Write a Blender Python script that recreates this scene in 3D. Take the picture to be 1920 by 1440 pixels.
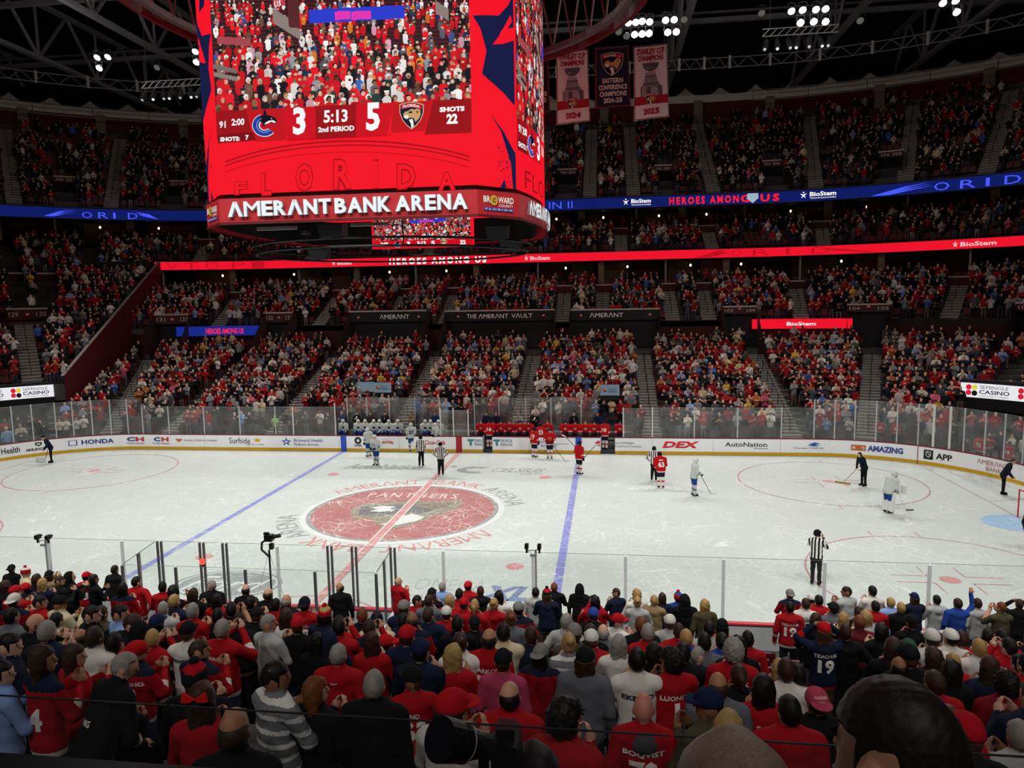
import bpy, bmesh, math, random
import numpy as np
from mathutils import Vector, Matrix
from mathutils.bvhtree import BVHTree

random.seed(7)
rng = np.random.default_rng(7)
SC = bpy.context.scene
COL = SC.collection
for _o in list(bpy.data.objects):
    bpy.data.objects.remove(_o)

# ------------------------------------------------------------------ camera
CAM = np.array([9.4285, -31.9302, 9.6995])
YAW, PITCH, ROLL, FPX = -0.13088, -0.115366, -0.017417, 1347.0
def _cam_axes():
    f = np.array([math.sin(YAW) * math.cos(PITCH), math.cos(YAW) * math.cos(PITCH), math.sin(PITCH)])
    r = np.array([math.cos(YAW), -math.sin(YAW), 0.0])
    u = np.cross(r, f)
    c, s = math.cos(ROLL), math.sin(ROLL)
    return c * r + s * u, -s * r + c * u, f
_R, _U, _F = _cam_axes()
cd = bpy.data.cameras.new('camera')
cd.sensor_fit = 'HORIZONTAL'; cd.sensor_width = 36.0; cd.lens = 36.0 * FPX / 1920.0
cd.clip_start = 0.05; cd.clip_end = 400
cam = bpy.data.objects.new('camera', cd); COL.objects.link(cam)
cam.matrix_world = Matrix(((_R[0], _U[0], -_F[0], CAM[0]), (_R[1], _U[1], -_F[1], CAM[1]), (_R[2], _U[2], -_F[2], CAM[2]), (0, 0, 0, 1)))
SC.camera = cam

# ------------------------------------------------------------------ world, exposure
W = bpy.data.worlds.new('world'); SC.world = W; W.use_nodes = True
W.node_tree.nodes['Background'].inputs[0].default_value = (0.55, 0.5, 0.5, 1)
W.node_tree.nodes['Background'].inputs[1].default_value = 0.03
SC.view_settings.view_transform = 'Standard'
SC.view_settings.look = 'None'
SC.view_settings.exposure = 0.0
SC.view_settings.gamma = 1.0
SC.view_settings.use_curve_mapping = False
SC.cycles.max_bounces = 5
SC.cycles.diffuse_bounces = 3
SC.cycles.glossy_bounces = 2
SC.cycles.transparent_max_bounces = 14
SC.cycles.use_adaptive_sampling = True
SC.cycles.adaptive_threshold = 0.03
SC.cycles.caustics_reflective = False
SC.cycles.caustics_refractive = False

# ------------------------------------------------------------------ arena floodlights (the rows of lamps over both sides of the rink)
def spot(loc, target, power, angle, blend=0.6, size=0.35, color=(1.0, 0.985, 0.95)):
    l = bpy.data.lights.new('floodlight_beam', 'SPOT')
    l.energy = power; l.spot_size = math.radians(angle); l.spot_blend = blend
    l.shadow_soft_size = size; l.color = color
    o = bpy.data.objects.new('floodlight_beam', l); COL.objects.link(o)
    o.location = loc
    d = Vector(target) - Vector(loc)
    o.rotation_euler = d.to_track_quat('-Z', 'Y').to_euler()
    return o
FLOOD = [(x, 20.5, 28.6) for x in (-29.5, -20.0, -10.0, 0.0, 12.6, 22.6, 31.5)] + [(x, -20.5, 28.6) for x in (-30.0, -20.0, -10.0, 0.0, 10.0, 20.0, 30.0)]
FLOOD_POWER = 9200
for _x, _y, _z in FLOOD:
    spot((_x, _y, _z - 0.5), (_x * 0.80, _y * 0.16, 0), FLOOD_POWER, 100, 1.0)
    if _y > 0:
        _l = bpy.data.lights.new('added_spill_light', 'POINT'); _l.energy = 620; _l.shadow_soft_size = 0.5; _l.color = (1, 0.97, 0.92)
        _o = bpy.data.objects.new('added_spill_light', _l); COL.objects.link(_o); _o.location = (_x, _y - 1.2, _z - 1.0)  # added point lights that brighten the roof and upper deck

# unseen house lights added behind the camera to light the near crowd's backs
for _x in (-24.0, -12.0, 0.0, 12.0, 24.0):
    spot((_x, -39.0, 24.0), (_x * 0.9 + 1.0, -17.0, 2.0), 3300, 80, 1.0, 0.5, (1.0, 0.96, 0.92))

# ------------------------------------------------------------------ helpers
def lin(h):
    if isinstance(h, str):
        h = h.lstrip('#'); c = [int(h[i:i + 2], 16) / 255 for i in (0, 2, 4)]
    else:
        c = list(h)
    return tuple((x / 12.92 if x <= 0.04045 else ((x + 0.055) / 1.055) ** 2.4) for x in c)

_MATS = {}
def mat(col, rough=0.7, metal=0.0, var=0.10, scale=9.0, emit=0.0, bump=0.0, spec=0.3, name=None):
    """plain procedural material: colour with a little noise variation"""
    key = (col, rough, metal, var, scale, emit, bump, spec)
    if key in _MATS: return _MATS[key]
    m = bpy.data.materials.new(name or ('m_' + str(col).strip('#')))
    m.use_nodes = True
    nt = m.node_tree; b = nt.nodes['Principled BSDF']
    c = lin(col)
    b.inputs['Roughness'].default_value = rough
    b.inputs['Metallic'].default_value = metal
    b.inputs['Specular IOR Level'].default_value = spec
    tc = nt.nodes.new('ShaderNodeTexCoord')
    n = nt.nodes.new('ShaderNodeTexNoise'); n.inputs['Scale'].default_value = scale; n.inputs['Detail'].default_value = 2
    nt.links.new(tc.outputs['Object'], n.inputs['Vector'])
    mx = nt.nodes.new('ShaderNodeMix'); mx.data_type = 'RGBA'
    mx.inputs['A'].default_value = tuple(x * (1 - var) for x in c) + (1,)
    mx.inputs['B'].default_value = tuple(min(1, x * (1 + var)) for x in c) + (1,)
    nt.links.new(n.outputs['Fac'], mx.inputs['Factor'])
    nt.links.new(mx.outputs['Result'], b.inputs['Base Color'])
    if emit > 0:
        nt.links.new(mx.outputs['Result'], b.inputs['Emission Color'])
        b.inputs['Emission Strength'].default_value = emit
        if emit > 0.2:
            b.inputs['Specular IOR Level'].default_value = 0.0; b.inputs['Roughness'].default_value = 1.0
            b.inputs['Base Color'].default_value = (0.004, 0.004, 0.004, 1)
            for l in list(nt.links):
                if l.to_socket == b.inputs['Base Color']: nt.links.remove(l)
    if bump > 0:
        bp = nt.nodes.new('ShaderNodeBump'); bp.inputs['Strength'].default_value = bump; bp.inputs['Distance'].default_value = 0.01
        n2 = nt.nodes.new('ShaderNodeTexNoise'); n2.inputs['Scale'].default_value = scale * 6
        nt.links.new(tc.outputs['Object'], n2.inputs['Vector']); nt.links.new(n2.outputs['Fac'], bp.inputs['Height'])
        nt.links.new(bp.outputs['Normal'], b.inputs['Normal'])
    _MATS[key] = m
    return m

LED = 0.95          # how bright the light-emitting boards are
def led(col, k=1.0): return mat(col, 0.5, 0, 0.02, 30, LED * k)

def attr_mat(name, attr='col', emit=0.0, rough=0.75):
    m = bpy.data.materials.new(name); m.use_nodes = True
    nt = m.node_tree; b = nt.nodes['Principled BSDF']
    a = nt.nodes.new('ShaderNodeAttribute'); a.attribute_name = attr
    tc = nt.nodes.new('ShaderNodeTexCoord'); n = nt.nodes.new('ShaderNodeTexNoise'); n.inputs['Scale'].default_value = 14
    nt.links.new(tc.outputs['Object'], n.inputs['Vector'])
    mr = nt.nodes.new('ShaderNodeMapRange'); mr.inputs['To Min'].default_value = 0.8; mr.inputs['To Max'].default_value = 1.2
    nt.links.new(n.outputs['Fac'], mr.inputs['Value'])
    mx = nt.nodes.new('ShaderNodeMix'); mx.data_type = 'RGBA'; mx.blend_type = 'MULTIPLY'; mx.inputs['Factor'].default_value = 1
    nt.links.new(a.outputs['Color'], mx.inputs['A']); nt.links.new(mr.outputs['Result'], mx.inputs['B'])
    b.inputs['Roughness'].default_value = rough; b.inputs['Specular IOR Level'].default_value = 0.2
    if emit:
        nt.links.new(a.outputs['Color'], b.inputs['Emission Color']); b.inputs['Emission Strength'].default_value = emit; b.inputs['Specular IOR Level'].default_value = 0.0
        b.inputs['Base Color'].default_value = (0.004, 0.004, 0.004, 1)
    else:
        nt.links.new(mx.outputs['Result'], b.inputs['Base Color'])
    return m

def props(o, label=None, cat=None, group=None, kind=None):
    if label: o['label'] = label
    if cat: o['category'] = cat
    if group: o['group'] = group
    if kind: o['kind'] = kind
    return o

def empty(name, loc=(0, 0, 0), rz=0.0, **kw):
    o = bpy.data.objects.new(name, None); COL.objects.link(o); o.location = loc; o.rotation_euler = (0, 0, rz)
    o.empty_display_size = 0.2
    return props(o, **kw)

def link(name, me, parent=None, loc=(0, 0, 0), rot=(0, 0, 0), scale=(1, 1, 1), **kw):
    o = bpy.data.objects.new(name, me); COL.objects.link(o)
    if parent is not None: o.parent = parent
    o.location = loc; o.rotation_euler = rot; o.scale = scale
    return props(o, **kw)

def pymesh(name, v, f, m=None, smooth=False):
    me = bpy.data.meshes.new(name)
    me.from_pydata([tuple(map(float, x)) for x in v], [], [tuple(map(int, x)) for x in f])
    if m is not None:
        for q in (m if isinstance(m, (list, tuple)) else [m]): me.materials.append(q)
    if smooth: me.polygons.foreach_set('use_smooth', [True] * len(me.polygons))
    me.update()
    return me

class MB:
    """collects simple shapes into one mesh"""
    def __init__(s): s.v = []; s.f = []
    def add(s, v, f):
        n = len(s.v); s.v.extend([tuple(x) for x in v]); s.f.extend([tuple(i + n for i in q) for q in f]); return s
    def box(s, c, size, rz=0.0, M=None):
        x, y, z = (k / 2 for k in size)
        v = [(-x, -y, -z), (x, -y, -z), (x, y, -z), (-x, y, -z), (-x, -y, z), (x, -y, z), (x, y, z), (-x, y, z)]
        cr, sr = math.cos(rz), math.sin(rz)
        v = [(c[0] + a * cr - b * sr, c[1] + a * sr + b * cr, c[2] + d) for a, b, d in v]
        if M is not None: v = [tuple(M @ Vector(q)) for q in v]
        return s.add(v, [(0, 3, 2, 1), (4, 5, 6, 7), (0, 1, 5, 4), (1, 2, 6, 5), (2, 3, 7, 6), (3, 0, 4, 7)])
    def bar(s, a, b, r=0.02, n=6, r2=None):
        a = Vector(a); b = Vector(b); d = (b - a)
        if d.length < 1e-6: return s
        d.normalize(); p = d.orthogonal().normalized(); q = d.cross(p); r2 = r if r2 is None else r2
        v = []
        for k in range(n):
            t = 2 * math.pi * k / n; w = p * math.cos(t) + q * math.sin(t); v.append(a + w * r)
        for k in range(n):
            t = 2 * math.pi * k / n; w = p * math.cos(t) + q * math.sin(t); v.append(b + w * r2)
        f = [(k, (k + 1) % n, n + (k + 1) % n, n + k) for k in range(n)] + [tuple(range(n))[::-1], tuple(range(n, 2 * n))]
        return s.add(v, f)
    def path(s, pts, r=0.02, n=6):
        for a, b in zip(pts[:-1], pts[1:]): s.bar(a, b, r, n)
        return s
    def lathe(s, prof, c=(0, 0, 0), n=16, M=None):
        v = []; f = []
        for r, z in prof:
            for k in range(n):
                t = 2 * math.pi * k / n; v.append((c[0] + r * math.cos(t), c[1] + r * math.sin(t), c[2] + z))
        for i in range(len(prof) - 1):
            for k in range(n): f.append((i * n + k, i * n + (k + 1) % n, (i + 1) * n + (k + 1) % n, (i + 1) * n + k))
        f.append(tuple(range(n))[::-1]); f.append(tuple(range((len(prof) - 1) * n, len(prof) * n)))
        if M is not None: v = [tuple(M @ Vector(q)) for q in v]
        return s.add(v, f)
    def poly(s, pts): return s.add(pts, [tuple(range(len(pts)))])
    def prism(s, pts, ext):
        n = len(pts); e = Vector(ext); v = [Vector(q) for q in pts]; v2 = [q + e for q in v]
        f = [tuple(range(n))[::-1], tuple(range(n, 2 * n))] + [(k, (k + 1) % n, n + (k + 1) % n, n + k) for k in range(n)]
        return s.add(v + v2, f)
    def mesh(s, name, m=None, smooth=False): return pymesh(name, s.v, s.f, m, smooth)
    def obj(s, name, m, parent=None, smooth=False, **kw): return link(name, s.mesh(name, m, smooth), parent, **kw)

# --- lettering
_TX = {}
def text_raw(s, bold=0.0, space=1.0):
    key = (s, bold, space)
    if key in _TX: return _TX[key]
    cu = bpy.data.curves.new('t', 'FONT'); cu.body = s; cu.size = 1; cu.offset = bold; cu.resolution_u = 2; cu.space_character = space
    cu.align_x = 'CENTER'
    ob = bpy.data.objects.new('t', cu)
    me = bpy.data.meshes.new_from_object(ob)
    v = np.zeros(len(me.vertices) * 3); me.vertices.foreach_get('co', v); v = v.reshape(-1, 3)[:, :2]
    f = [tuple(p.vertices) for p in me.polygons]
    bpy.data.objects.remove(ob); bpy.data.curves.remove(cu); bpy.data.meshes.remove(me)
    mn, mxx = v.min(0), v.max(0)
    v = (v - mn) / np.maximum(mxx - mn, 1e-6)
    _TX[key] = (v, f, (mxx - mn))
    return _TX[key]

def cut_mesh(v, f, axis, cuts):
    bm = bmesh.new(); vs = [bm.verts.new((a, b, 0)) for a, b in v]
    for q in f:
        try: bm.faces.new([vs[i] for i in q])
        except ValueError: pass
    for c in cuts:
        no = (1, 0, 0) if axis == 0 else (0, 1, 0); co = (c, 0, 0) if axis == 0 else (0, c, 0)
        bmesh.ops.bisect_plane(bm, geom=bm.verts[:] + bm.edges[:] + bm.faces[:], plane_co=co, plane_no=no)
    bm.verts.index_update()
    v2 = np.array([x.co[:2] for x in bm.verts]); f2 = [tuple(x.index for x in q.verts) for q in bm.faces]
    bm.free(); return v2, f2

def text(name, s, box, fn, m, parent=None, bold=0.0, shear=0.0, cuts=0, space=1.0, ext=None, arch=None, **kw):
    """lettering s stretched into box (x0, x1, y0, y1) of a surface; fn(x, y) gives the point in space"""
    v, f, _ = text_raw(s, bold, space)
    x0, x1, y0, y1 = box
    if cuts: v, f = cut_mesh(v, f, 0, [k / cuts for k in range(1, cuts)])
    X = x0 + v[:, 0] * (x1 - x0) + shear * (v[:, 1] - 0.5) * (y1 - y0); Y = y0 + v[:, 1] * (y1 - y0)
    if arch: Y = Y + arch * (1 - (2 * v[:, 0] - 1) ** 2)
    P = [fn(a, b) for a, b in zip(X, Y)]
    mb = MB(); mb.add(P, f)
    if ext is not None:
        n = len(P); e = Vector(ext); P2 = [tuple(Vector(q) + e) for q in P]
        ed = {}
        for q in f:
            for a, b in zip(q, q[1:] + q[:1]):
                k = (min(a, b), max(a, b)); ed[k] = ed.get(k, 0) + 1 if k in ed else 1; ed.setdefault(('d',) + k, (a, b))
        mb.v.extend(P2); mb.f.extend([tuple(i + n for i in q[::-1]) for q in f])
        for k, c in list(ed.items()):
            if k[0] != 'd' and c == 1:
                a, b = ed[('d',) + k]; mb.f.append((b, a, a + n, b + n))
    return mb.obj(name, m, parent, **kw)

def flat(name, pts, fn, m, parent=None, **kw):
    """flat printed shape: outline pts in surface coordinates"""
    return MB().poly([fn(*q) for q in pts]).obj(name, m, parent, **kw)

def ellipse(cx, cy, rx, ry, n=32, a0=0, a1=360):
    return [(cx + rx * math.cos(math.radians(a0 + (a1 - a0) * k / n)), cy + ry * math.sin(math.radians(a0 + (a1 - a0) * k / n))) for k in range(n if a1 - a0 == 360 else n + 1)]

def ring(name, c, r0, r1, fn, m, parent=None, n=72, a0=0, a1=360, **kw):
    v = []; f = []
    for k in range(n + 1):
        t = math.radians(a0 + (a1 - a0) * k / n)
        v += [fn(c[0] + r0 * math.cos(t), c[1] + r0 * math.sin(t)), fn(c[0] + r1 * math.cos(t), c[1] + r1 * math.sin(t))]
    f = [(2 * k, 2 * k + 2, 2 * k + 3, 2 * k + 1) for k in range(n)]
    return MB().add(v, f).obj(name, m, parent, **kw)

# --- plan of the bowl: everything is an offset of the rink's rounded rectangle
HX, HY, CR = 30.48, 12.954, 8.53
def off(u, d, side=1):
    a = abs(u); s = 1 if u >= 0 else -1; R = CR + d
    if a <= HX - CR: return (u, side * (HY + d))
    th = (a - (HX - CR)) / 20.0
    if th < math.pi / 2: return (s * (HX - CR + R * math.sin(th)), side * (HY - CR + R * math.cos(th)))
    return (s * (HX + d), side * (HY - CR - (a - (HX - CR) - 10 * math.pi)))
def usteps(u0, u1, step=1.2):
    """sample positions along the plan, fine in the corners only"""
    out = [u0]; u = u0
    while u < u1 - 1e-6:
        nxt = u + step
        for k in (-(HX - CR), HX - CR):
            if u < k - 1e-6 < nxt - 1e-6: nxt = k
        u = min(nxt, u1); out.append(u)
    return out
def strip(mb, us, prof, side=1):
    """sweep a profile [(d, z), ...] along the plan"""
    n = len(prof); v = []; f = []
    for u in us:
        for d, z in prof: v.append(off(u, d, side) + (z,))
    for i in range(len(us) - 1):
        for k in range(n - 1):
            q = (i * n + k, (i + 1) * n + k, (i + 1) * n + k + 1, i * n + k + 1)
            f.append(q if side > 0 else q[::-1])
    return mb.add(v, f)
# ================================================================== SETTING: the ice
def ice_mat(name, col, paint=1.0):
    """ice or paint under the ice: skate scratches cut across both"""
    m = bpy.data.materials.new(name); m.use_nodes = True
    nt = m.node_tree; b = nt.nodes['Principled BSDF']; L = nt.links
    g = nt.nodes.new('ShaderNodeNewGeometry')
    sep = []
    for i, (sc, dist, w, seed) in enumerate(((0.35, 1.6, 0.0055, 0), (0.7, 1.0, 0.0085, 40), (1.3, 0.7, 0.012, 90), (0.5, 2.4, 0.006, 150), (2.2, 0.5, 0.016, 210))):
        ad = nt.nodes.new('ShaderNodeVectorMath'); ad.operation = 'ADD'; ad.inputs[1].default_value = (seed, seed * 0.7, 0)
        L.new(g.outputs['Position'], ad.inputs[0])
        nz = nt.nodes.new('ShaderNodeTexNoise'); nz.inputs['Scale'].default_value = 0.35; nz.inputs['Detail'].default_value = 1
        L.new(ad.outputs[0], nz.inputs['Vector'])
        sc2 = nt.nodes.new('ShaderNodeVectorMath'); sc2.operation = 'SCALE'; sc2.inputs['Scale'].default_value = dist * 2
        L.new(nz.outputs['Color'], sc2.inputs[0])
        a2 = nt.nodes.new('ShaderNodeVectorMath'); a2.operation = 'ADD'; L.new(ad.outputs[0], a2.inputs[0]); L.new(sc2.outputs[0], a2.inputs[1])
        vo = nt.nodes.new('ShaderNodeTexVoronoi'); vo.feature = 'DISTANCE_TO_EDGE'; vo.inputs['Scale'].default_value = sc
        L.new(a2.outputs[0], vo.inputs['Vector'])
        mr = nt.nodes.new('ShaderNodeMapRange'); mr.inputs['From Min'].default_value = w * 0.3; mr.inputs['From Max'].default_value = w
        mr.inputs['To Min'].default_value = 1; mr.inputs['To Max'].default_value = 0
        L.new(vo.outputs['Distance'], mr.inputs['Value']); sep.append(mr.outputs['Result'])
    mx = sep[0]
    for s in sep[1:]:
        k = nt.nodes.new('ShaderNodeMath'); k.operation = 'MAXIMUM'; L.new(mx, k.inputs[0]); L.new(s, k.inputs[1]); mx = k.outputs[0]
    patch = nt.nodes.new('ShaderNodeTexNoise'); patch.inputs['Scale'].default_value = 0.5; patch.inputs['Detail'].default_value = 4
    L.new(g.outputs['Position'], patch.inputs['Vector'])
    pm = nt.nodes.new('ShaderNodeMapRange'); pm.inputs['From Min'].default_value = 0.33; pm.inputs['From Max'].default_value = 0.58
    L.new(patch.outputs['Fac'], pm.inputs['Value'])
    fm = nt.nodes.new('ShaderNodeMath'); fm.operation = 'MULTIPLY'; L.new(mx, fm.inputs[0]); L.new(pm.outputs['Result'], fm.inputs[1])
    grain = nt.nodes.new('ShaderNodeTexNoise'); grain.inputs['Scale'].default_value = 6; grain.inputs['Detail'].default_value = 5
    st = nt.nodes.new('ShaderNodeVectorMath'); st.operation = 'MULTIPLY'; st.inputs[1].default_value = (0.35, 1.6, 1); L.new(g.outputs['Position'], st.inputs[0]); L.new(st.outputs[0], grain.inputs['Vector'])
    c = lin(col)
    base = nt.nodes.new('ShaderNodeMix'); base.data_type = 'RGBA'
    k = 0.96 if paint < 0.5 else 0.86
    base.inputs['A'].default_value = tuple(x * k for x in c) + (1,)
    lift = 0.0 if paint < 0.5 else 0.10
    base.inputs['B'].default_value = tuple(min(1, x * 1.02 + lift) for x in c) + (1,)
    L.new(grain.outputs['Fac'], base.inputs['Factor'])
    fin = nt.nodes.new('ShaderNodeMix'); fin.data_type = 'RGBA'; fin.inputs['B'].default_value = lin('#e9ede8') + (1,)
    fs = nt.nodes.new('ShaderNodeMath'); fs.operation = 'MULTIPLY'; fs.inputs[1].default_value = 0.8 if paint > 0.5 else 0.7; L.new(fm.outputs[0], fs.inputs[0])
    L.new(fs.outputs[0], fin.inputs['Factor']); L.new(base.outputs['Result'], fin.inputs['A'])
    L.new(fin.outputs['Result'], b.inputs['Base Color'])
    b.inputs['Roughness'].default_value = 0.38; b.inputs['Specular IOR Level'].default_value = 0.22
    return m

_us = usteps(-21.95 - 10 * math.pi - 4.42, 21.95 + 10 * math.pi + 4.42, 1.0)
_out = [off(u, 0.02) for u in _us] + [off(u, 0.02, -1) for u in _us[::-1]]
ICE = ice_mat('ice_surface', '#c5ccc7', 0.0)
ice = MB().poly([q + (0.0,) for q in _out]).obj('floor_ice', ICE, kind='structure', label='white scratched ice of the hockey rink')
fn_ice = lambda x, y: (x, y, 0.004)
fn_ice2 = lambda x, y: (x, y, 0.006)
fn_ice3 = lambda x, y: (x, y, 0.008)
fn_ice4 = lambda x, y: (x, y, 0.010)
I_RED = ice_mat('ice_red', '#c78484'); I_BLUE = ice_mat('ice_blue', '#7b82c6'); I_GREY = ice_mat('ice_grey', '#8b9092'); I_LGREY = ice_mat('ice_lightgrey', '#a9b0b0')
I_DISC = ice_mat('ice_disc', '#a8625f'); I_DARK = ice_mat('ice_dark', '#5f5f5f'); I_TAN = ice_mat('ice_tan', '#86806b'); I_CREASE = ice_mat('ice_crease', '#8fb6da')
I_WHITE = ice_mat('ice_white', '#d6dad6', 0.0); I_LINE = ice_mat('ice_thinred', '#b37c7e'); I_NAVY = ice_mat('ice_navy', '#6d80a8'); I_TXT = ice_mat('ice_redtext', '#c47a74')
def rect(x0, x1, y0, y1): return [(x0, y0), (x1, y0), (x1, y1), (x0, y1)]
for sx in (-1, 1): flat('blue_line', rect(sx * 7.77 - 0.152, sx * 7.77 + 0.152, -12.93, 12.93), fn_ice, I_BLUE, ice)
fn_line = lambda x, y: (x, y, 0.014)
flat('centre_line', rect(-0.152, 0.152, -12.93, 12.93), fn_line, I_RED, ice)
for y0, y1 in ((-4.4, 4.4),):
    for s in (-1, 1): flat('centre_line_border', rect(s * 0.185 - 0.03, s * 0.185 + 0.03, y0, y1), fn_line, I_WHITE, ice)
for k in range(26):
    y = -12.6 + k * 0.95
    if abs(y) > 4.7: flat('centre_line_dash', [(-0.11, y), (0.11, y + 0.06), (0.11, y + 0.30), (-0.11, y + 0.24)], lambda x, y: (x, y, 0.017), ice_mat('ice_redpale', '#d3a6a4') if k == 0 else bpy.data.materials['ice_redpale'], ice)
for sx in (-1, 1):
    for sy in (-1, 1): flat('face_off_spot', ellipse(sx * 6.096, sy * 6.706, 0.33, 0.33, 28), fn_ice, I_RED, ice)
    flat('goal_line', rect(sx * 27.13 - 0.03, sx * 27.13 + 0.03, -11.2, 11.2), fn_ice, I_LINE, ice)
for sx in (-1, 1):
    for sy in (-1, 1):
        cx, cy = sx * 21.03, sy * 6.706
        flat('face_off_spot', ellipse(cx, cy, 0.33, 0.33, 28), fn_ice, I_RED, ice)
        ring('face_off_circle', (cx, cy), 4.53, 4.61, fn_ice, I_LINE, ice)
        for a in (-1, 1):
            for b in (-1, 1):
                flat('face_off_mark', rect(cx + a * 0.61, cx + a * 1.83, cy + b * 0.30 - 0.028, cy + b * 0.30 + 0.028), fn_ice, I_LINE, ice)
                flat('face_off_mark', rect(cx + a * 0.61 - 0.028, cx + a * 0.61 + 0.028, cy + b * 0.30, cy + b * 1.2), fn_ice, I_LINE, ice)
            for b in (-1, 1):
                flat('hash_mark', rect(cx + a * 0.90 - 0.028, cx + a * 0.90 + 0.028, cy + b * 4.55, cy + b * 5.15), fn_ice, I_LINE, ice)
for sx in (-1, 1):
    flat('goal_crease', [(sx * 27.1, -1.22), (sx * 27.1, 1.22)] + [(sx * (27.13 - a), b) for a, b in ellipse(0, 0, 1.83, 1.32, 20, 60, -60)][0:] , fn_ice, I_CREASE, ice)
    for s in (-1, 1): flat('trapezoid_line', [(sx * 27.13, s * 3.35 - 0.03), (sx * 27.13, s * 3.35 + 0.03), (sx * 30.4, s * 4.27 + 0.03), (sx * 30.4, s * 4.27 - 0.03)], fn_ice, I_LINE, ice)
ring('referee_crease', (0, -12.95), 3.02, 3.08, fn_ice, I_LINE, ice, 40, 4, 176)
# centre logo
ring('centre_ring_white', (0, 0), 4.40, 4.72, fn_ice, I_WHITE, ice)
ring('centre_ring', (0, 0), 4.25, 4.45, fn_ice2, I_GREY, ice)
flat('centre_disc', ellipse(0, 0, 4.25, 4.25, 64), fn_ice, I_DISC, ice)
flat('emblem_head', [(-2.55, 0.35), (-2.1, 1.0), (-1.2, 1.25), (-0.2, 1.55), (1.2, 1.5), (2.3, 1.85), (2.65, 1.2), (2.3, 0.2), (1.6, -0.9), (0.9, -2.2), (0.1, -3.0), (-0.6, -2.2), (-1.3, -1.3), (-1.9, -1.5), (-2.35, -0.8)], fn_ice2, I_TAN, ice)
flat('emblem_shadow', [(-2.2, 0.3), (-1.0, 0.8), (0.3, 0.8), (1.4, 0.2), (0.9, -0.6), (0.2, -0.2), (-0.9, -0.9), (-1.9, -0.9)], lambda x, y: (x, y, 0.0075), I_DARK, ice)
flat('emblem_brow', [(-0.4, 1.1), (1.2, 1.2), (2.2, 1.5), (1.9, 0.6), (1.3, 0.4), (0.6, 0.9)], fn_ice3, ice_mat('ice_brown', '#74695a'), ice)
flat('emblem_muzzle', [(-1.75, 0.35), (-1.2, 0.62), (-0.55, 0.55), (-0.75, 0.2), (-0.4, -0.1), (-1.0, -0.35), (-1.6, -0.3), (-1.3, 0.05)], fn_ice4, I_WHITE, ice)
flat('emblem_chin', [(0.15, -1.0), (0.55, -0.55), (1.25, -1.0), (1.05, -1.6), (0.2, -2.3), (-0.5, -2.2), (0.2, -1.6)], fn_ice4, I_WHITE, ice)
text('ice_lettering', 'PANTHERS', (-2.55, 2.05, 2.15, 2.95), fn_ice4, ice_mat('ice_palered', '#dcc6c2'), ice, 0.01, space=1.35)
def ring_text(s, a0, a1, r0, r1, m, inward):
    """lettering along the centre circle, angles in degrees clockwise from the far side"""
    def fn(x, y):
        t = math.radians(90 - x) if not inward else math.radians(-90 + x)
        r = r0 + (r1 - r0) * (y if not inward else 1 - y)
        return (r * math.cos(t), r * math.sin(t), 0.006)
    text('ice_lettering', s, (a0, a1, 0, 1), fn, m, ice, 0.0, cuts=24)
ring_text('ΛMERΛNT', -58, -6, 4.85, 5.75, I_TXT, False); ring_text('BANK', 3, 34, 4.85, 5.75, I_TXT, False); ring_text('ARENA', 38, 78, 4.85, 5.75, I_GREY, False)
# the same words for readers on the far side: mirrored through the centre
def ring_text2(s, a0, a1, r0, r1, m):
    def fn(x, y):
        t = math.radians(270 - x); r = r0 + (r1 - r0) * y
        return (r * math.cos(t), r * math.sin(t), 0.006)
    text('ice_lettering', s, (a0, a1, 0, 1), fn, m, ice, 0.0, cuts=24)
ring_text2('ΛMERΛNT', -58, -6, 4.85, 5.75, I_TXT); ring_text2('BANK', 3, 34, 4.85, 5.75, I_TXT); ring_text2('ARENA', 38, 78, 4.85, 5.75, I_GREY)
# advertisements in the ice
text('ice_lettering', 'AutoNation', (-5.9, -1.3, 8.05, 9.35), fn_ice, I_GREY, ice, 0.03, shear=0.2)
text('ice_lettering', 'CELSIUS', (2.9, 5.9, 7.75, 8.75), fn_ice, I_GREY, ice, 0.02, shear=0.35)
text('ice_lettering', 'LIVE FIT', (4.6, 5.9, 7.2, 7.6), fn_ice, I_GREY, ice, 0.01)
ring('ice_emblem', (1.9, 8.2), 0.42, 0.85, lambda x, y: (1.9 + (x - 1.9) * 1.25, y, 0.004), I_GREY, ice, 24, 50, 300)
flat('ice_emblem', ellipse(0.5, 9.0, 0.2, 0.28, 16), fn_ice, I_GREY, ice)
fo = (-3.75, -9.2)
flat('ice_emblem', ellipse(fo[0], fo[1], 1.95, 1.25, 48), fn_ice, I_GREY, ice)
ring('ice_emblem', fo, 1.72, 1.80, lambda x, y: (x, fo[1] + (y - fo[1]) * 0.64, 0.006), I_WHITE, ice, 48)
text('ice_lettering', 'Ford', (fo[0] - 1.25, fo[0] + 1.25, fo[1] - 0.65, fo[1] + 0.65), fn_ice3, I_WHITE, ice, 0.0, shear=0.3)
text('ice_lettering', 'OMEGA', (2.85, 5.35, -9.1, -8.1), fn_ice, I_LGREY, ice, -0.01)
text('ice_lettering', 'SPORT+', (2.75, 5.3, -10.5, -9.5), fn_ice, I_LGREY, ice, -0.01)
text('ice_lettering', 'XL', (5.3, 7.0, -9.75, -8.55), fn_ice, I_NAVY, ice, 0.05, shear=0.3)
text('ice_lettering', 'PANTHERS', (28.0, 29.6, 6.0, 8.8), fn_ice, I_LGREY, ice, 0.03)
text('ice_lettering', 'FLA', (-29.6, -28.2, 5.0, 8.0), fn_ice, I_LGREY, ice, 0.03)

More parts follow.
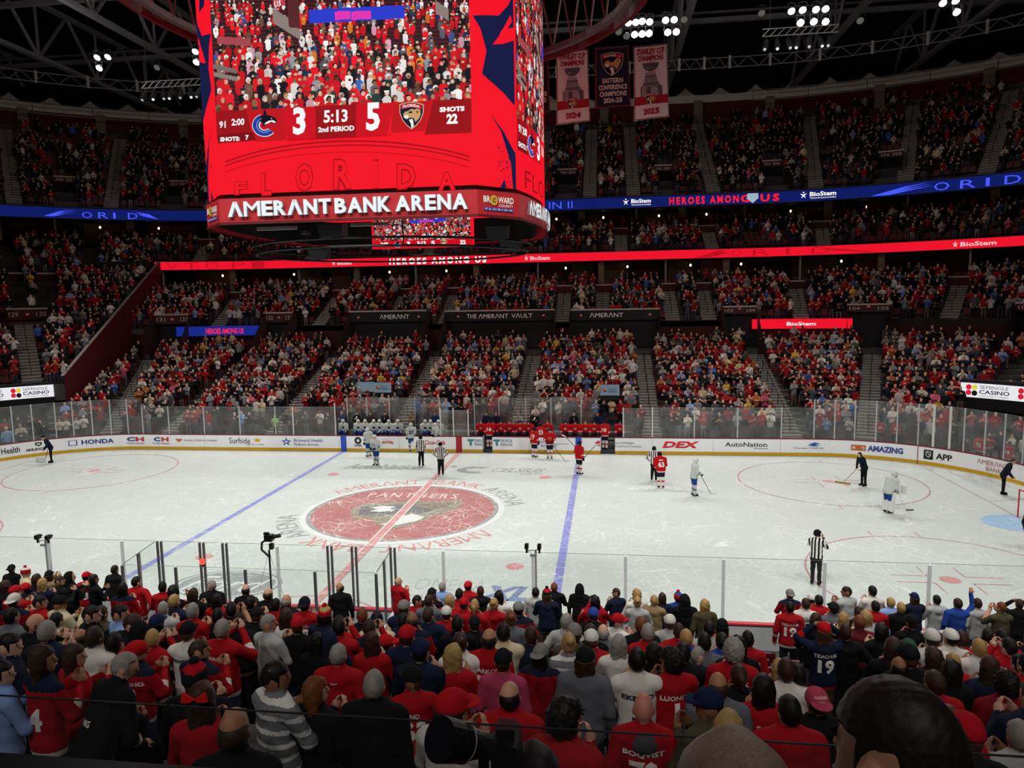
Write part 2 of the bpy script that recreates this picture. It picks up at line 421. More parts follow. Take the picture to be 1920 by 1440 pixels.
# ================================================================== dasher boards
WHITE_B = mat('#f0f2f5', 0.35, 0, 0.02, 2.0); YEL = mat('#d2a51c', 0.4, 0, 0.08, 3.0); CAPR = mat('#6d1626', 0.4); CAPN = mat('#c43a4a', 0.4)
boards = empty('dasher_boards', label='white rink boards with advertising and yellow kick strip', cat='boards', kind='structure')
# panels: joints at regular spacing, each one its own piece
def board_panel(u0, u1, side=1, z1=1.02):
    us = usteps(u0 + 0.006, u1 - 0.006, 0.6)
    mb = MB(); strip(mb, us, [(0.0, 0.0), (0.0, 0.20)], side); o = mb.obj('kick_strip', YEL, boards)
    mb = MB(); strip(mb, us, [(0.0, 0.20), (0.0, z1), (0.10, z1)], side); mb.obj('board_panel', WHITE_B, boards)
    mb = MB(); strip(mb, us, [(-0.015, z1), (-0.015, z1 + 0.05), (0.13, z1 + 0.05), (0.13, z1 - 0.03)], side); mb.obj('cap_rail', CAPR if side > 0 else CAPN, boards)
    mb = MB(); strip(mb, us[::-1], [(0.13, 0.0), (0.13, z1)], side); mb.obj('board_back', mat('#b9bbbb', 0.5), boards)
DOORS = ((1.55, 2.17), (9.08, 9.98))
edges = [-56, -50, -47.0, -44.0, -40.9, -36.1, -33.9, -29.6, -26.0, -21.0, -17.6, -14.4, -10.8, -8.1, -4.0, -0.2, 1.55, 2.17, 6.0, 9.08, 9.98, 12.3, 16.0, 20.0, 24.0, 28.0, 31.5, 35.08, 38.0, 41.0, 44.0, 48.0, 52.0, 56.0]
for a, b in zip(edges[:-1], edges[1:]):
    if (a, b) not in DOORS: board_panel(a, b)
for a in range(-20, 28, 4): board_panel(a, a + 4, -1)
# coloured line posts and open bench doors
fnb = lambda u, z: off(u, -0.012) + (z,)
fnb2 = lambda u, z: off(u, -0.020) + (z,)
fnb3 = lambda u, z: off(u, -0.026) + (z,)
for u in (-7.77, 7.70): flat('blue_line_mark', rect(u - 0.19, u + 0.19, 0.0, 1.04), fnb2, mat('#2f55b8', 0.4), boards)
flat('centre_line_mark', rect(-0.19, 0.19, 0.0, 1.04), fnb2, mat('#a9232f', 0.4), boards)
flat('goal_line_mark', rect(35.03, 35.13, 0.0, 1.04), fnb2, mat('#8c2c3c', 0.4), boards)
for (a, b) in DOORS:
    mb = MB(); mb.box(((a + b) / 2, HY + 0.9, 0.1), (b - a, 1.6, 0.2)); mb.obj('bench_step', mat('#3a3c40', 0.7), boards)
    mb = MB(); mb.box((a + 0.02, HY + 0.32, 0.62), (0.06, 0.6, 0.85)); mb.obj('bench_gate', mat('#9da2a6', 0.4), boards)
ADV = {}
def ad(s, u0, u1, z0, z1, col, bold=0.01, shear=0.0, cuts=6, **kw):
    return text('advert_lettering', s, (u0, u1, z0, z1), fnb2, mat(col, 0.45, 0, 0.02), boards, bold, shear, cuts=cuts, **kw)
def adp(pts, col, fn=None): return flat('advert_mark', pts, fn or fnb, mat(col, 0.45, 0, 0.02), boards)
ad('Health', -42.3, -39.9, 0.42, 0.80, '#26282c', 0.01)
ad('NHLSHOP', -39.1, -36.6, 0.38, 0.56, '#151515', 0.03, 0.4); adp([(-37.9, 0.92), (-37.0, 0.92), (-37.0, 0.75), (-37.45, 0.64), (-37.9, 0.75)], '#202020'); adp([(-37.75, 0.86), (-37.15, 0.86), (-37.3, 0.74), (-37.6, 0.74)], '#c9cbcb', fnb3)
ad('HONDA', -31.7, -27.0, 0.48, 0.80, '#233f86', 0.03); adp(rect(-33.5, -32.3, 0.46, 0.82), '#233f86'); adp(rect(-33.35, -32.45, 0.50, 0.79), '#f0f2f5', fnb2); ad('H', -33.15, -32.65, 0.52, 0.77, '#233f86', 0.03)
for a, b in ((-25.0, -22.1), (-21.3, -20.2)):
    c = (a + b) / 2; ad('C', a, c - 0.05, 0.55, 0.85, '#27427f', 0.05); ad('H', c + 0.03, b, 0.55, 0.85, '#bd3138', 0.05); ad('Cooper', a - 0.1, c - 0.05, 0.36, 0.48, '#27427f'); ad('Hunter', c + 0.02, b + 0.1, 0.36, 0.48, '#bd3138')
ad("Nicklaus Children's Hospital", -19.1, -16.7, 0.56, 0.72, '#a8585c'); adp([(-19.7, 0.70), (-19.55, 0.76), (-19.45, 0.72), (-19.35, 0.76), (-19.2, 0.70), (-19.45, 0.50)], '#c24a2e'); adp(ellipse(-19.45, 0.67, 0.07, 0.05, 10), '#d9a23e', fnb2)
ad('Surfside', -15.8, -14.3, 0.46, 0.85, '#3a3d45', 0.0); adp(ellipse(-13.8, 0.68, 0.20, 0.11, 18), '#dfa924')
for k in range(9): t = math.radians(20 + k * 20 - 10); adp([(-13.8 + 0.25 * math.cos(t - 0.07), 0.68 + 0.14 * math.sin(t - 0.07)), (-13.8 + 0.42 * math.cos(t), 0.68 + 0.22 * math.sin(t)), (-13.8 + 0.25 * math.cos(t + 0.07), 0.68 + 0.14 * math.sin(t + 0.07))], '#dfa924')
ad('ICED TEA + VODKA', -14.6, -13.3, 0.36, 0.44, '#4a4d55', 0.0)
ad('Broward Health', -11.2, -9.2, 0.60, 0.82, '#36539a', 0.0); ad('Pediatric Services', -11.2, -9.5, 0.36, 0.52, '#36539a', 0.0)
adp([(-11.75 + (0.38 if k % 2 == 0 else 0.15) * math.sin(k * math.pi / 5), 0.60 + (0.30 if k % 2 == 0 else 0.12) * math.cos(k * math.pi / 5)) for k in range(10)], '#35579c'); adp(ellipse(-11.75, 0.60, 0.09, 0.08, 12), '#f0f2f5', fnb2)
ring('advert_mark', (-6.78, 0.72), 0.10, 0.24, lambda x, z: fnb(x, z), mat('#26282c', 0.45), boards, 24); ad('WSFL', -7.05, -6.5, 0.32, 0.46, '#26282c', 0.03); ad('SOUTH FLORIDA', -6.35, -5.6, 0.60, 0.70, '#4a4c50', 0.0)
ad('OFFICIAL BANK OF', -5.2, -4.3, 0.82, 0.87, '#9a6a6a', 0.0); ad('PANTHERS', -5.15, -4.37, 0.48, 0.68, '#b2453f', 0.03, arch=0.06)
ad('Coca-Cola', -2.3, -0.9, 0.50, 0.80, '#c03238', 0.02, 0.2)
for a in (0.55, 2.25):
    adp([(a, 0.88), (a + 0.42, 0.88), (a + 0.42, 0.74), (a + 0.30, 0.74), (a + 0.30, 0.45), (a + 0.14, 0.45), (a + 0.14, 0.74), (a, 0.74)], '#3f8f93')
    ad('TROPICAL', a + 0.46, a + 1.25 if a > 1 else a + 0.98, 0.68, 0.88, '#365f8a', 0.0); ad('FINANCIAL', a + 0.46, a + 1.25 if a > 1 else a + 0.98, 0.45, 0.63, '#365f8a', 0.0)
ad('BAPTIST', 5.2, 6.2, 0.66, 0.84, '#2e4f86', 0.0); ad('ACCESS', 5.3, 6.3, 0.40, 0.58, '#2e4f86', 0.0); adp(rect(5.9, 7.1, 0.605, 0.625), '#333333')
ad("Joe DiMaggio", 10.0, 11.2, 0.62, 0.78, '#54575b', 0.0); ad("Children's Hospital", 10.0, 11.6, 0.42, 0.56, '#54575b', 0.0); adp([(8.72, 0.70), (8.95, 0.86), (9.05, 0.80), (9.05, 0.48), (8.9, 0.52)], '#cf3a42')
ad('DEX', 13.0, 15.1, 0.42, 0.84, '#cf2f33', 0.05, 0.45)
ad('AutoNation', 16.7, 19.2, 0.54, 0.82, '#232427', 0.01); adp(rect(18.4, 19.25, 0.42, 0.45), '#3a3b3e')
ad('Disney CRUISE LINE', 20.8, 23.2, 0.40, 0.55, '#4d566c', 0.0); adp([(21.6, 0.70), (22.0, 0.84), (22.5, 0.80), (22.9, 0.72), (22.3, 0.74), (22.0, 0.66)], '#34539c'); adp([(21.5, 0.64), (22.2, 0.70), (22.7, 0.64), (22.1, 0.60)], '#34539c')
adp(rect(26.8, 28.7, 0.44, 0.78), '#bf6334'); ad("MIKE'S", 26.95, 28.55, 0.52, 0.70, '#e6d8c6', 0.03); ad('AMAZING', 28.9, 33.3, 0.44, 0.80, '#3a4f97', 0.05)
adp(rect(35.8, 36.95, 0.34, 0.88), '#1a1b1d'); adp([(36.05, 0.80), (36.7, 0.80), (36.7, 0.56), (36.38, 0.42), (36.05, 0.56)], '#c9cbcd', fnb2); adp([(36.14, 0.75), (36.61, 0.75), (36.61, 0.58), (36.38, 0.49), (36.14, 0.58)], '#1a1b1d', fnb3); adp([(36.14, 0.74), (36.25, 0.74), (36.61, 0.60), (36.55, 0.55)], '#c9cbcd', lambda u, z: off(u, -0.032) + (z,))
ad('APP', 37.3, 39.3, 0.42, 0.76, '#17181a', 0.03)
ad('ΛMERΛNT', 42.4, 46.4, 0.60, 0.86, '#b8705c', 0.0); ad('BANK', 43.6, 45.6, 0.28, 0.52, '#b8705c', 0.0)
ad('FLORIDA PANTHERS', -48.5, -44.5, 0.42, 0.72, '#8c2c34', 0.01)

# ================================================================== glass round the rink
def glass_mat(name, tint, gloss=0.06, haze=0.06):
    m = bpy.data.materials.new(name); m.use_nodes = True; nt = m.node_tree; L = nt.links
    nt.nodes.remove(nt.nodes['Principled BSDF']); out = nt.nodes['Material Output']
    t = nt.nodes.new('ShaderNodeBsdfTransparent'); t.inputs[0].default_value = tint
    g = nt.nodes.new('ShaderNodeBsdfGlossy'); g.inputs['Roughness'].default_value = 0.04
    d = nt.nodes.new('ShaderNodeBsdfDiffuse'); d.inputs[0].default_value = (0.8, 0.85, 0.85, 1)
    tc = nt.nodes.new('ShaderNodeTexCoord'); n = nt.nodes.new('ShaderNodeTexNoise'); n.inputs['Scale'].default_value = 1.5; n.inputs['Detail'].default_value = 4
    L.new(tc.outputs['Object'], n.inputs['Vector'])
    mr = nt.nodes.new('ShaderNodeMapRange'); mr.inputs['From Min'].default_value = 0.3; mr.inputs['From Max'].default_value = 0.7; mr.inputs['To Min'].default_value = haze * 0.5; mr.inputs['To Max'].default_value = haze * 1.5
    L.new(n.outputs['Fac'], mr.inputs['Value'])
    m1 = nt.nodes.new('ShaderNodeMixShader'); m1.inputs[0].default_value = gloss; L.new(t.outputs[0], m1.inputs[1]); L.new(g.outputs[0], m1.inputs[2])
    m2 = nt.nodes.new('ShaderNodeMixShader'); L.new(mr.outputs['Result'], m2.inputs[0]); L.new(m1.outputs[0], m2.inputs[1]); L.new(d.outputs[0], m2.inputs[2])
    L.new(m2.outputs[0], out.inputs['Surface'])
    return m
GLASS = glass_mat('rink_glass', (0.93, 0.96, 0.95, 1), 0.05, 0.085)
GLASS_NEAR = glass_mat('rink_glass_clear', (0.96, 0.98, 0.97, 1), 0.03, 0.015)
GLASS_EDGE = mat('#8b9a94', 0.2, 0, 0.05, 3)
ALU = mat('#b9bdc0', 0.4, 0.15, 0.05, 5); ALUN = mat('#e2e6e8', 0.45, 0.0, 0.05, 5); ALUW = mat('#d5d5d0', 0.4, 0.1); DARKALU = mat('#6a6a6e', 0.3, 0.4, 0.1, 5)
glass = empty('rink_glass_wall', label='clear glass panes with metal posts standing on the rink boards', cat='glass', kind='structure')
def pane(u0, u1, z0, z1, d=0.06, side=1, m=GLASS, edge=True):
    us = usteps(u0 + 0.02, u1 - 0.02, 0.7)
    mb = MB(); strip(mb, us, [(d - 0.006, z0), (d - 0.006, z1)], side)
    o = mb.obj('glass_pane', m, glass)
    if edge:
        mb = MB(); strip(mb, us, [(d - 0.008, z1 - 0.012), (d - 0.008, z1), (d + 0.008, z1)], side); mb.obj('pane_edge', GLASS_EDGE, o)
    return o
def post(u, z0, z1, d=0.06, side=1, m=None, w=0.07):
    m = m or (ALU if side > 0 else ALUN)
    x, y = off(u, d, side); x2, y2 = off(u + 0.05, d, side)
    MB().box((x, y, (z0 + z1) / 2), (w, 0.05, z1 - z0), math.atan2(y2 - y, x2 - x)).obj('glass_post', m, glass)
fp = [-46.0, -43.2, -40.53, -37.98, -34.96, -32.63, -29.99, -27.29, -24.67, -22.22, -20.14, -17.57, -15.0, -12.47, -11.23]
ft = lambda u: 3.45 if u < -24.5 or u > 21.9 else 2.95
for a, b in zip(fp[:-1], fp[1:]): pane(a, b, 1.05, ft(a))
for a in fp: post(a, 1.05, ft(a) + 0.02, m=ALUW if a > -12 else ALU)
pane(-11.23, -8.3, 1.05, 2.95); post(-8.3, 1.05, 3.2, m=ALUW)
fp = [12.29, 14.85, 17.44, 20.03, 21.93, 24.62, 27.2, 29.83, 32.41, 34.97, 36.81, 38.78, 40.51, 43.12, 45.61, 48.2, 51.0]
pane(10.5, 12.29, 1.05, 2.9); post(10.5, 1.05, 2.95, m=ALUW)
for a, b in zip(fp[:-1], fp[1:]): pane(a, b, 1.05, ft(a))
for a in fp: post(a, 1.05, ft(a) + 0.02, m=ALUW if a in (36.81, 38.78, 12.29) else ALU, w=0.12 if a in (36.81, 38.78) else 0.07)
# glass between and behind the player benches
pane(-1.2, 0.62, 1.05, 2.75); post(-1.2, 1.05, 2.9, m=ALUW); post(-0.35, 1.05, 2.9, m=ALUW); post(0.62, 1.05, 2.8, m=ALUW)
for a, b in ((-8.3, -6.9), (-6.9, -5.3), (-5.3, -3.5), (-3.5, -1.8), (-1.8, -1.2), (0.62, 2.3), (2.3, 4.1), (4.1, 5.8), (5.8, 7.8), (7.8, 8.9)):
    pane(a, b, 1.0, 3.25, 2.35)
    MB().box(((a + b) / 2, HY + 2.35, 0.5), (b - a, 0.12, 1.0)).obj('bench_back_wall', mat('#8d9091', 0.6), glass)
    post(a, 1.0, 3.28, 2.35, m=ALUW if a in (-8.3, -1.8) else ALU)
for u in (-8.3, -1.2, 0.62, 10.5):
    mb = MB().poly([(u, HY + 0.1, 1.05), (u, HY + 2.35, 1.05), (u, HY + 2.35, 3.2), (u, HY + 0.1, 2.9)]); mb.obj('glass_pane', GLASS, glass)
# near side: long panes, and the box for the officials built back from the boards
np_ = [-20.0, -17.4, -14.8, -12.2, -9.6, -7.2, -4.80]
for a, b in zip(np_[:-1], np_[1:]): pane(a, b, 1.05, 2.87, 0.06, -1, GLASS_NEAR)
for a in np_: post(a, 1.05, 2.83, 0.06, -1, w=0.08)
np_ = [4.92, 7.43, 9.94, 12.51, 15.07, 17.63, 20.2, 22.8]
for a, b in zip(np_[:-1], np_[1:]): pane(a, b, 1.05, 2.85, 0.06, -1, GLASS_NEAR)
for a in np_: post(a, 1.05, 2.80, 0.06, -1, w=0.08)
bx = [-4.80, -3.60, -2.27, -1.56, 0.05, 1.62, 2.34, 3.47, 4.92]
for a, b in zip(bx[:-1], bx[1:]): pane(a, b, 1.05, 2.87, 0.06, -1, GLASS_NEAR)
for a in bx[1:-1]:
    if a == 0.05: post(a, 1.05, 2.80, 0.06, -1, w=0.08)
    else:
        for k in (-0.06, 0.06): post(a + k, 1.05, 2.85, 0.06, -1, DARKALU, 0.06)
bk = [-3.72, -2.15, -0.15, 1.80, 3.47]
for a, b in zip(bk[:-1], bk[1:]):
    pane(a, b, 1.02, 2.72, 1.55, -1, GLASS_NEAR)
    MB().box(((a + b) / 2, -HY - 1.55, 0.52), (b - a, 0.10, 1.0)).obj('box_back_wall', mat('#b4b6b6', 0.6), glass)
for a in bk: post(a, 1.02, 2.68, 1.55, -1, DARKALU, 0.07)
for u in (-3.72, 3.47):
    mb = MB().poly([(u, -HY - 0.1, 1.05), (u, -HY - 1.5, 1.05), (u, -HY - 1.5, 2.72), (u, -HY - 0.1, 2.85)]); o = mb.obj('glass_pane', GLASS_NEAR, glass)
    MB().bar((u, -HY - 0.1, 2.85), (u, -HY - 1.5, 2.72), 0.012).obj('pane_edge', DARKALU, o)
    MB().box((u, -HY - 0.85, 1.9), (0.05, 0.10, 1.75)).obj('glass_post', DARKALU, glass)
    MB().box((u, -HY - 0.8, 0.52), (0.10, 1.4, 1.0)).obj('box_side_wall', mat('#b4b6b6', 0.6), glass)
# ================================================================== SETTING: the stands
HAND0 = mat('#1c1c1e', 0.5)
CONC = mat('#4c4a48', 0.85, 0, 0.15, 1.5, bump=0.3); RISER = mat('#3d3533', 0.85, 0, 0.15, 1.5)
STEP = mat('#6a6662', 0.85, 0, 0.12, 2.0); WALLR = mat('#5a1620', 0.75, 0, 0.10, 1.0); BLACK = mat('#101012', 0.6, 0, 0.2, 2.0)
DGREY = mat('#232325', 0.7, 0, 0.15, 1.0); LEDGE = mat('#b6a49c', 0.5, 0, 0.05, 3.0); TAN = mat('#6d5f49', 0.7, 0, 0.12, 1.0)
def zlow(d): return 0.6 + (d - 1.6) * 0.358
ROW = 0.84
LOW = [(1.6 + ROW * k, zlow(1.6 + ROW * k)) for k in range(16)]            # front part of the lower bowl, d 1.6 .. 14.2
MID = [(17.0 + 0.86 * k, 7.75 + 0.42 * k) for k in range(7)]               # rows above the entrances
CLUB = [(25.0 + 0.88 * k, 14.05 + 0.47 * k) for k in range(5)]             # rows above the red ribbon board
UPP = [(27.0 + 0.85 * k, 19.55 + 0.585 * k) for k in range(17)]            # upper deck
WALL_U = -31.0
def terrace(name, rows, us, last, side=1, front=None):
    prof = []
    z0 = front if front is not None else rows[0][1] - 0.3
    prof.append((rows[0][0], z0))
    for (d, z), nx in zip(rows, rows[1:] + [last]):
        prof += [(d, z), (nx[0], z)]
    prof.append(last)
    mb = MB(); strip(mb, us, prof, side)
    return mb.obj(name, CONC, kind='structure', label=None)
UL, UR = -50, 50
us_all = usteps(UL, UR, 1.6)
# the corner left of the red stair wall is a raised end tier, the corner on the far right starts above an entrance tunnel
us_side = usteps(-36.0, 35.6, 1.6)
props(terrace('stand_lower', LOW, us_side, (15.0, 5.5), front=0.0), label='stepped concrete rows of the lower stand behind the far boards', kind='structure')
LOWR = [r for r in LOW if r[0] > 7.4]
props(terrace('stand_lower_corner', LOWR, usteps(35.6, UR, 1.6), (15.0, 5.5), front=2.2), label='stepped rows of the lower corner stand above the lit sponsor board on the right', kind='structure')
END = [(6.4 + ROW * k, 4.1 + 0.43 * k) for k in range(11)]
ENDV = [(16.6 + ROW * k, 9.1 + 0.43 * k) for k in range(8)]
us_end = usteps(UL, -33.2, 1.2)
# rows of the end tier, cut along the slanting line of the red stair wall
WA, WB_ = (-30.4, 16.3), (-34.0, 34.6)
def wall_x(y): return WA[0] + (WB_[0] - WA[0]) * (y - WA[1]) / (WB_[1] - WA[1])
def u_at_wall(d):
    lo, hi = -52.0, -22.0
    for _ in range(40):
        m = (lo + hi) / 2; x, y = off(m, d)
        if x < wall_x(y): lo = m
        else: hi = m
    return hi
def end_tier(name, rows, last, front):
    mb = MB()
    for i, ((d, z), nx) in enumerate(zip(rows, rows[1:] + [last])):
        uu = usteps(UL, min(u_at_wall(d), u_at_wall(nx[0])) - 0.05, 1.6)
        strip(mb, uu, [(d, front if i == 0 else rows[i - 1][1]), (d, z), (nx[0], z), (nx[0], nx[1])])
    return mb.obj(name, CONC, kind='structure')
props(end_tier('stand_end', END, (15.6, 8.6), 2.9), label='raised rows of the end stand left of the red stair wall', kind='structure')
props(end_tier('stand_end_upper', ENDV, (23.6, 12.2), 6.5), label='upper rows of the end stand above the doorway on the left', kind='structure')
ENDC = [(24.0 + 0.86 * k, 12.9 + 0.47 * k) for k in range(7)]
props(end_tier('stand_end_club', ENDC, (30.5, 16.2), 12.2), label='club rows of the end stand under the blue ribbon board', kind='structure')
mb = MB(); strip(mb, usteps(UL, u_at_wall(23.9), 1.2), [(23.75, 12.2), (23.75, 12.95), (23.95, 12.95)]); mb.obj('trim_1', mat('#3d1016', 0.7), kind='structure', label='dark red parapet above the end stand')
mb = MB(); strip(mb, usteps(UL, u_at_wall(23.9), 1.2), [(23.70, 12.90), (23.70, 13.05), (23.97, 13.05)]); mb.obj('trim_2', LEDGE, kind='structure', label='pale ledge along the parapet of the end stand')
# red stair wall
n = 14; mb = MB(); vv = []
def end_z(d):
    if d < 15.6: return 4.1 + (d - 6.4) * 0.512
    if d < 16.6: return 8.8
    return min(9.1 + (d - 16.6) * 0.512, 14.6)
for k in range(n + 1):
    t = k / n; x = WA[0] + (WB_[0] - WA[0]) * t; y = WA[1] + (WB_[1] - WA[1]) * t
    R = math.hypot(-x - 21.95, y - 4.42); d = R - CR
    zt = 4.75 + (14.15 - 4.75) * t
    vv += [(x, y, 0.2 + 0.35 * max(0, d - 3)), (x, y, zt), (x - 0.3, y, zt)]
mb.add(vv, [(3 * k, 3 * k + 3, 3 * k + 4, 3 * k + 1) for k in range(n)])
wall = mb.obj('wall_stair', WALLR, kind='structure', label='sloping dark red wall between the end stand and the side stand')
mb = MB(); mb.add(vv, [(3 * k + 1, 3 * k + 4, 3 * k + 5, 3 * k + 2) for k in range(n)]); mb.obj('coping', mat('#8a8078', 0.7), wall)
# rows above the entrances on the long side
us_mid = usteps(-32.5, UR, 1.6)
props(terrace('stand_middle', MID, us_mid, (23.0, 10.2), front=7.3), label='stepped rows between the entrances and the suites', kind='structure')
us_c = usteps(-33.0, UR, 1.6)
mb = MB(); strip(mb, us_c, [(23.0, 10.2), (23.0, 11.0), (23.3, 11.0)]); mb.obj('wall_suite_front', mat('#4a141c', 0.7), kind='structure', label='dark red wall under the suite ledge')
mb = MB(); strip(mb, us_c, [(22.92, 10.95), (22.92, 11.07), (23.4, 11.07)]); mb.obj('trim_3', LEDGE, kind='structure', label='pale ledge in front of the lower suites')
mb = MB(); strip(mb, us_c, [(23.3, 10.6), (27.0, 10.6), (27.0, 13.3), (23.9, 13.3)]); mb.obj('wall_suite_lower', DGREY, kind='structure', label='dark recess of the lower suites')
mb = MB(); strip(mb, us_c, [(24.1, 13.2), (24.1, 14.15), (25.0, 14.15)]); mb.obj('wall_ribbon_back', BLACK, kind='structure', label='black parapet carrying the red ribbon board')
for k, u in enumerate([-29.5, -25.5, -21, -15, -9, -3, 3, 9, 15, 20.5, 25, 29, 33]):
    x, y = off(u, 24.6); x2, y2 = off(u + 0.1, 24.6)
    mb = MB().box((x, y, 12.0), (0.55 if k % 2 else 0.14, 0.45, 2.7), math.atan2(y2 - y, x2 - x)); mb.obj('column_suite', TAN if k % 2 else mat('#8d8a84', 0.6), kind='structure', label='suite column under the red ribbon board')
props(terrace('stand_club', CLUB, us_c, (29.4, 16.2), front=13.6), label='stepped club rows above the red ribbon board', kind='structure')
us_b = usteps(UL, UR, 1.6)
mb = MB(); strip(mb, us_c, [(29.3, 16.0), (29.3, 16.75), (29.6, 16.75)]); mb.obj('wall_club_back', mat('#43121a', 0.7), kind='structure', label='dark red wall behind the club rows')
mb = MB(); strip(mb, us_c, [(29.2, 16.68), (29.2, 16.80), (29.65, 16.80)]); mb.obj('trim_4', LEDGE, kind='structure', label='pale ledge in front of the upper suites')
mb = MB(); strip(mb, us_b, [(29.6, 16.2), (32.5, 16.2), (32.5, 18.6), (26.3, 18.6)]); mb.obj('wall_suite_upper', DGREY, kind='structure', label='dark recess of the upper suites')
for k, u in enumerate([-40, -37.5, -35, -31.5, -27.5, -22.5, -16, -10, 2, 7, 12.5, 17, 22.5, 26.5, 30, 33.5]):
    x, y = off(u, 29.9); x2, y2 = off(u + 0.1, 29.9)
    mb = MB().box((x, y, 17.6), (0.7 if k % 2 else 0.2, 0.6, 2.4), math.atan2(y2 - y, x2 - x)); mb.obj('column_suite', TAN if k % 2 else mat('#7b7872', 0.6), kind='structure', label='suite column under the blue ribbon board')
mb = MB(); strip(mb, us_b, [(26.1, 18.2), (26.1, 19.4), (27.0, 19.4)]); mb.obj('wall_upper_front', BLACK, kind='structure', label='black parapet carrying the blue ribbon board')
props(terrace('stand_upper', UPP, us_b, (41.5, 29.8), front=19.0), label='steep stepped rows of the dark upper deck', kind='structure')
mb = MB(); strip(mb, us_b, [(41.6, 29.4), (41.6, 31.6)]); mb.obj('wall_upper_back', mat('#4b1119', 0.8), kind='structure', label='dark red wall behind the upper deck')
for u in (-36, -33, -29.5, -25, 9.3, 14.5, 19.8, 24.2, 28.6, 32.5):
    x, y = off(u, 41.3); x2, y2 = off(u + 0.1, 41.3)
    MB().box((x, y, 30.4), (1.0, 0.5, 2.6), math.atan2(y2 - y, x2 - x)).obj('column_upper', mat('#6e655c', 0.8), kind='structure', label='concrete column against the upper back wall')
mb = MB(); strip(mb, us_b, [(41.2, 31.5), (41.2, 32.3), (43.5, 32.3)]); mb.obj('beam_upper', mat('#b5aca5', 0.7), kind='structure', label='pale ring beam over the upper deck')
# scalloped cloth above the beam
mb = MB(); v = []; f = []; us = np.arange(UL, UR + 0.01, 0.12); arc_ = 0.0; last_ = off(UL, 43.2)
for u in us:
    q_ = off(u, 43.2); arc_ += math.dist(q_, last_); last_ = q_
    ph = (arc_ / 3.9) % 1.0; sc = 1.15 * abs(math.sin(math.pi * ph)) ** 0.8
    x, y = off(u, 43.2); v += [(x, y, 32.2), (x, y, 33.7 - sc * 0.9), (x, y + 0.02, 33.7 - sc * 0.9)]
n = len(us)
mb.add(v, [(3 * k, 3 * k + 3, 3 * k + 4, 3 * k + 1) for k in range(n - 1)]); mb.obj('scalloped_drape', mat('#b4afa9', 0.9, 0, 0.15, 0.6), label='long pale cloth with a scalloped top edge above the upper deck', cat='drape')
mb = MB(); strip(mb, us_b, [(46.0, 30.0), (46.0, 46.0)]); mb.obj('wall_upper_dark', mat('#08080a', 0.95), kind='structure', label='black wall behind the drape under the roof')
# warm pendant lamps inside the suites
PEND = mat('#ffd9a0', 0.5, 0, 0, 3, 5.0)
for d, z, us_, lab in ((25.6, 12.75, (-26.3, -22.0, -12.0, -6.2, 5.6, 11.5, 17.4, 22.0, 27.1), 'lower'), (30.8, 18.0, (-33.0, -30.2, -24.0, 4.4, 9.2, 14.8, 19.5, 24.8, 28.2), 'upper')):
    for u in us_:
        x, y = off(u, d); o = empty('pendant_lamp', (x, y, z), label=f'small warm pendant lamp inside the {lab} suites', cat='lamp', group=f'pendant lamps of the {lab} suites')
        MB().lathe([(0.03, -0.12), (0.09, -0.06), (0.09, 0.06), (0.03, 0.12)], n=8).obj('bulb', PEND, o); MB().bar((0, 0, 0.12), (0, 0, 0.45), 0.012, 4).obj('cord', HAND0, o)
for d0, z0_, z1_, us_, nm in ((26.9, 10.7, 13.2, np.arange(-28, 34, 3.1), 'lower'), (32.3, 16.4, 18.5, np.arange(-40, 34, 3.1), 'upper')):
    for i, u in enumerate(us_):
        mb = MB(); strip(mb, usteps(u, u + 2.2, 0.8), [(d0, z0_), (d0, z1_)]); mb.obj('wall_suite_panel', (TAN, mat('#4a2228', 0.7), mat('#5c5546', 0.7))[i % 3], kind='structure', label=f'inner wall panel of the {nm} suites')
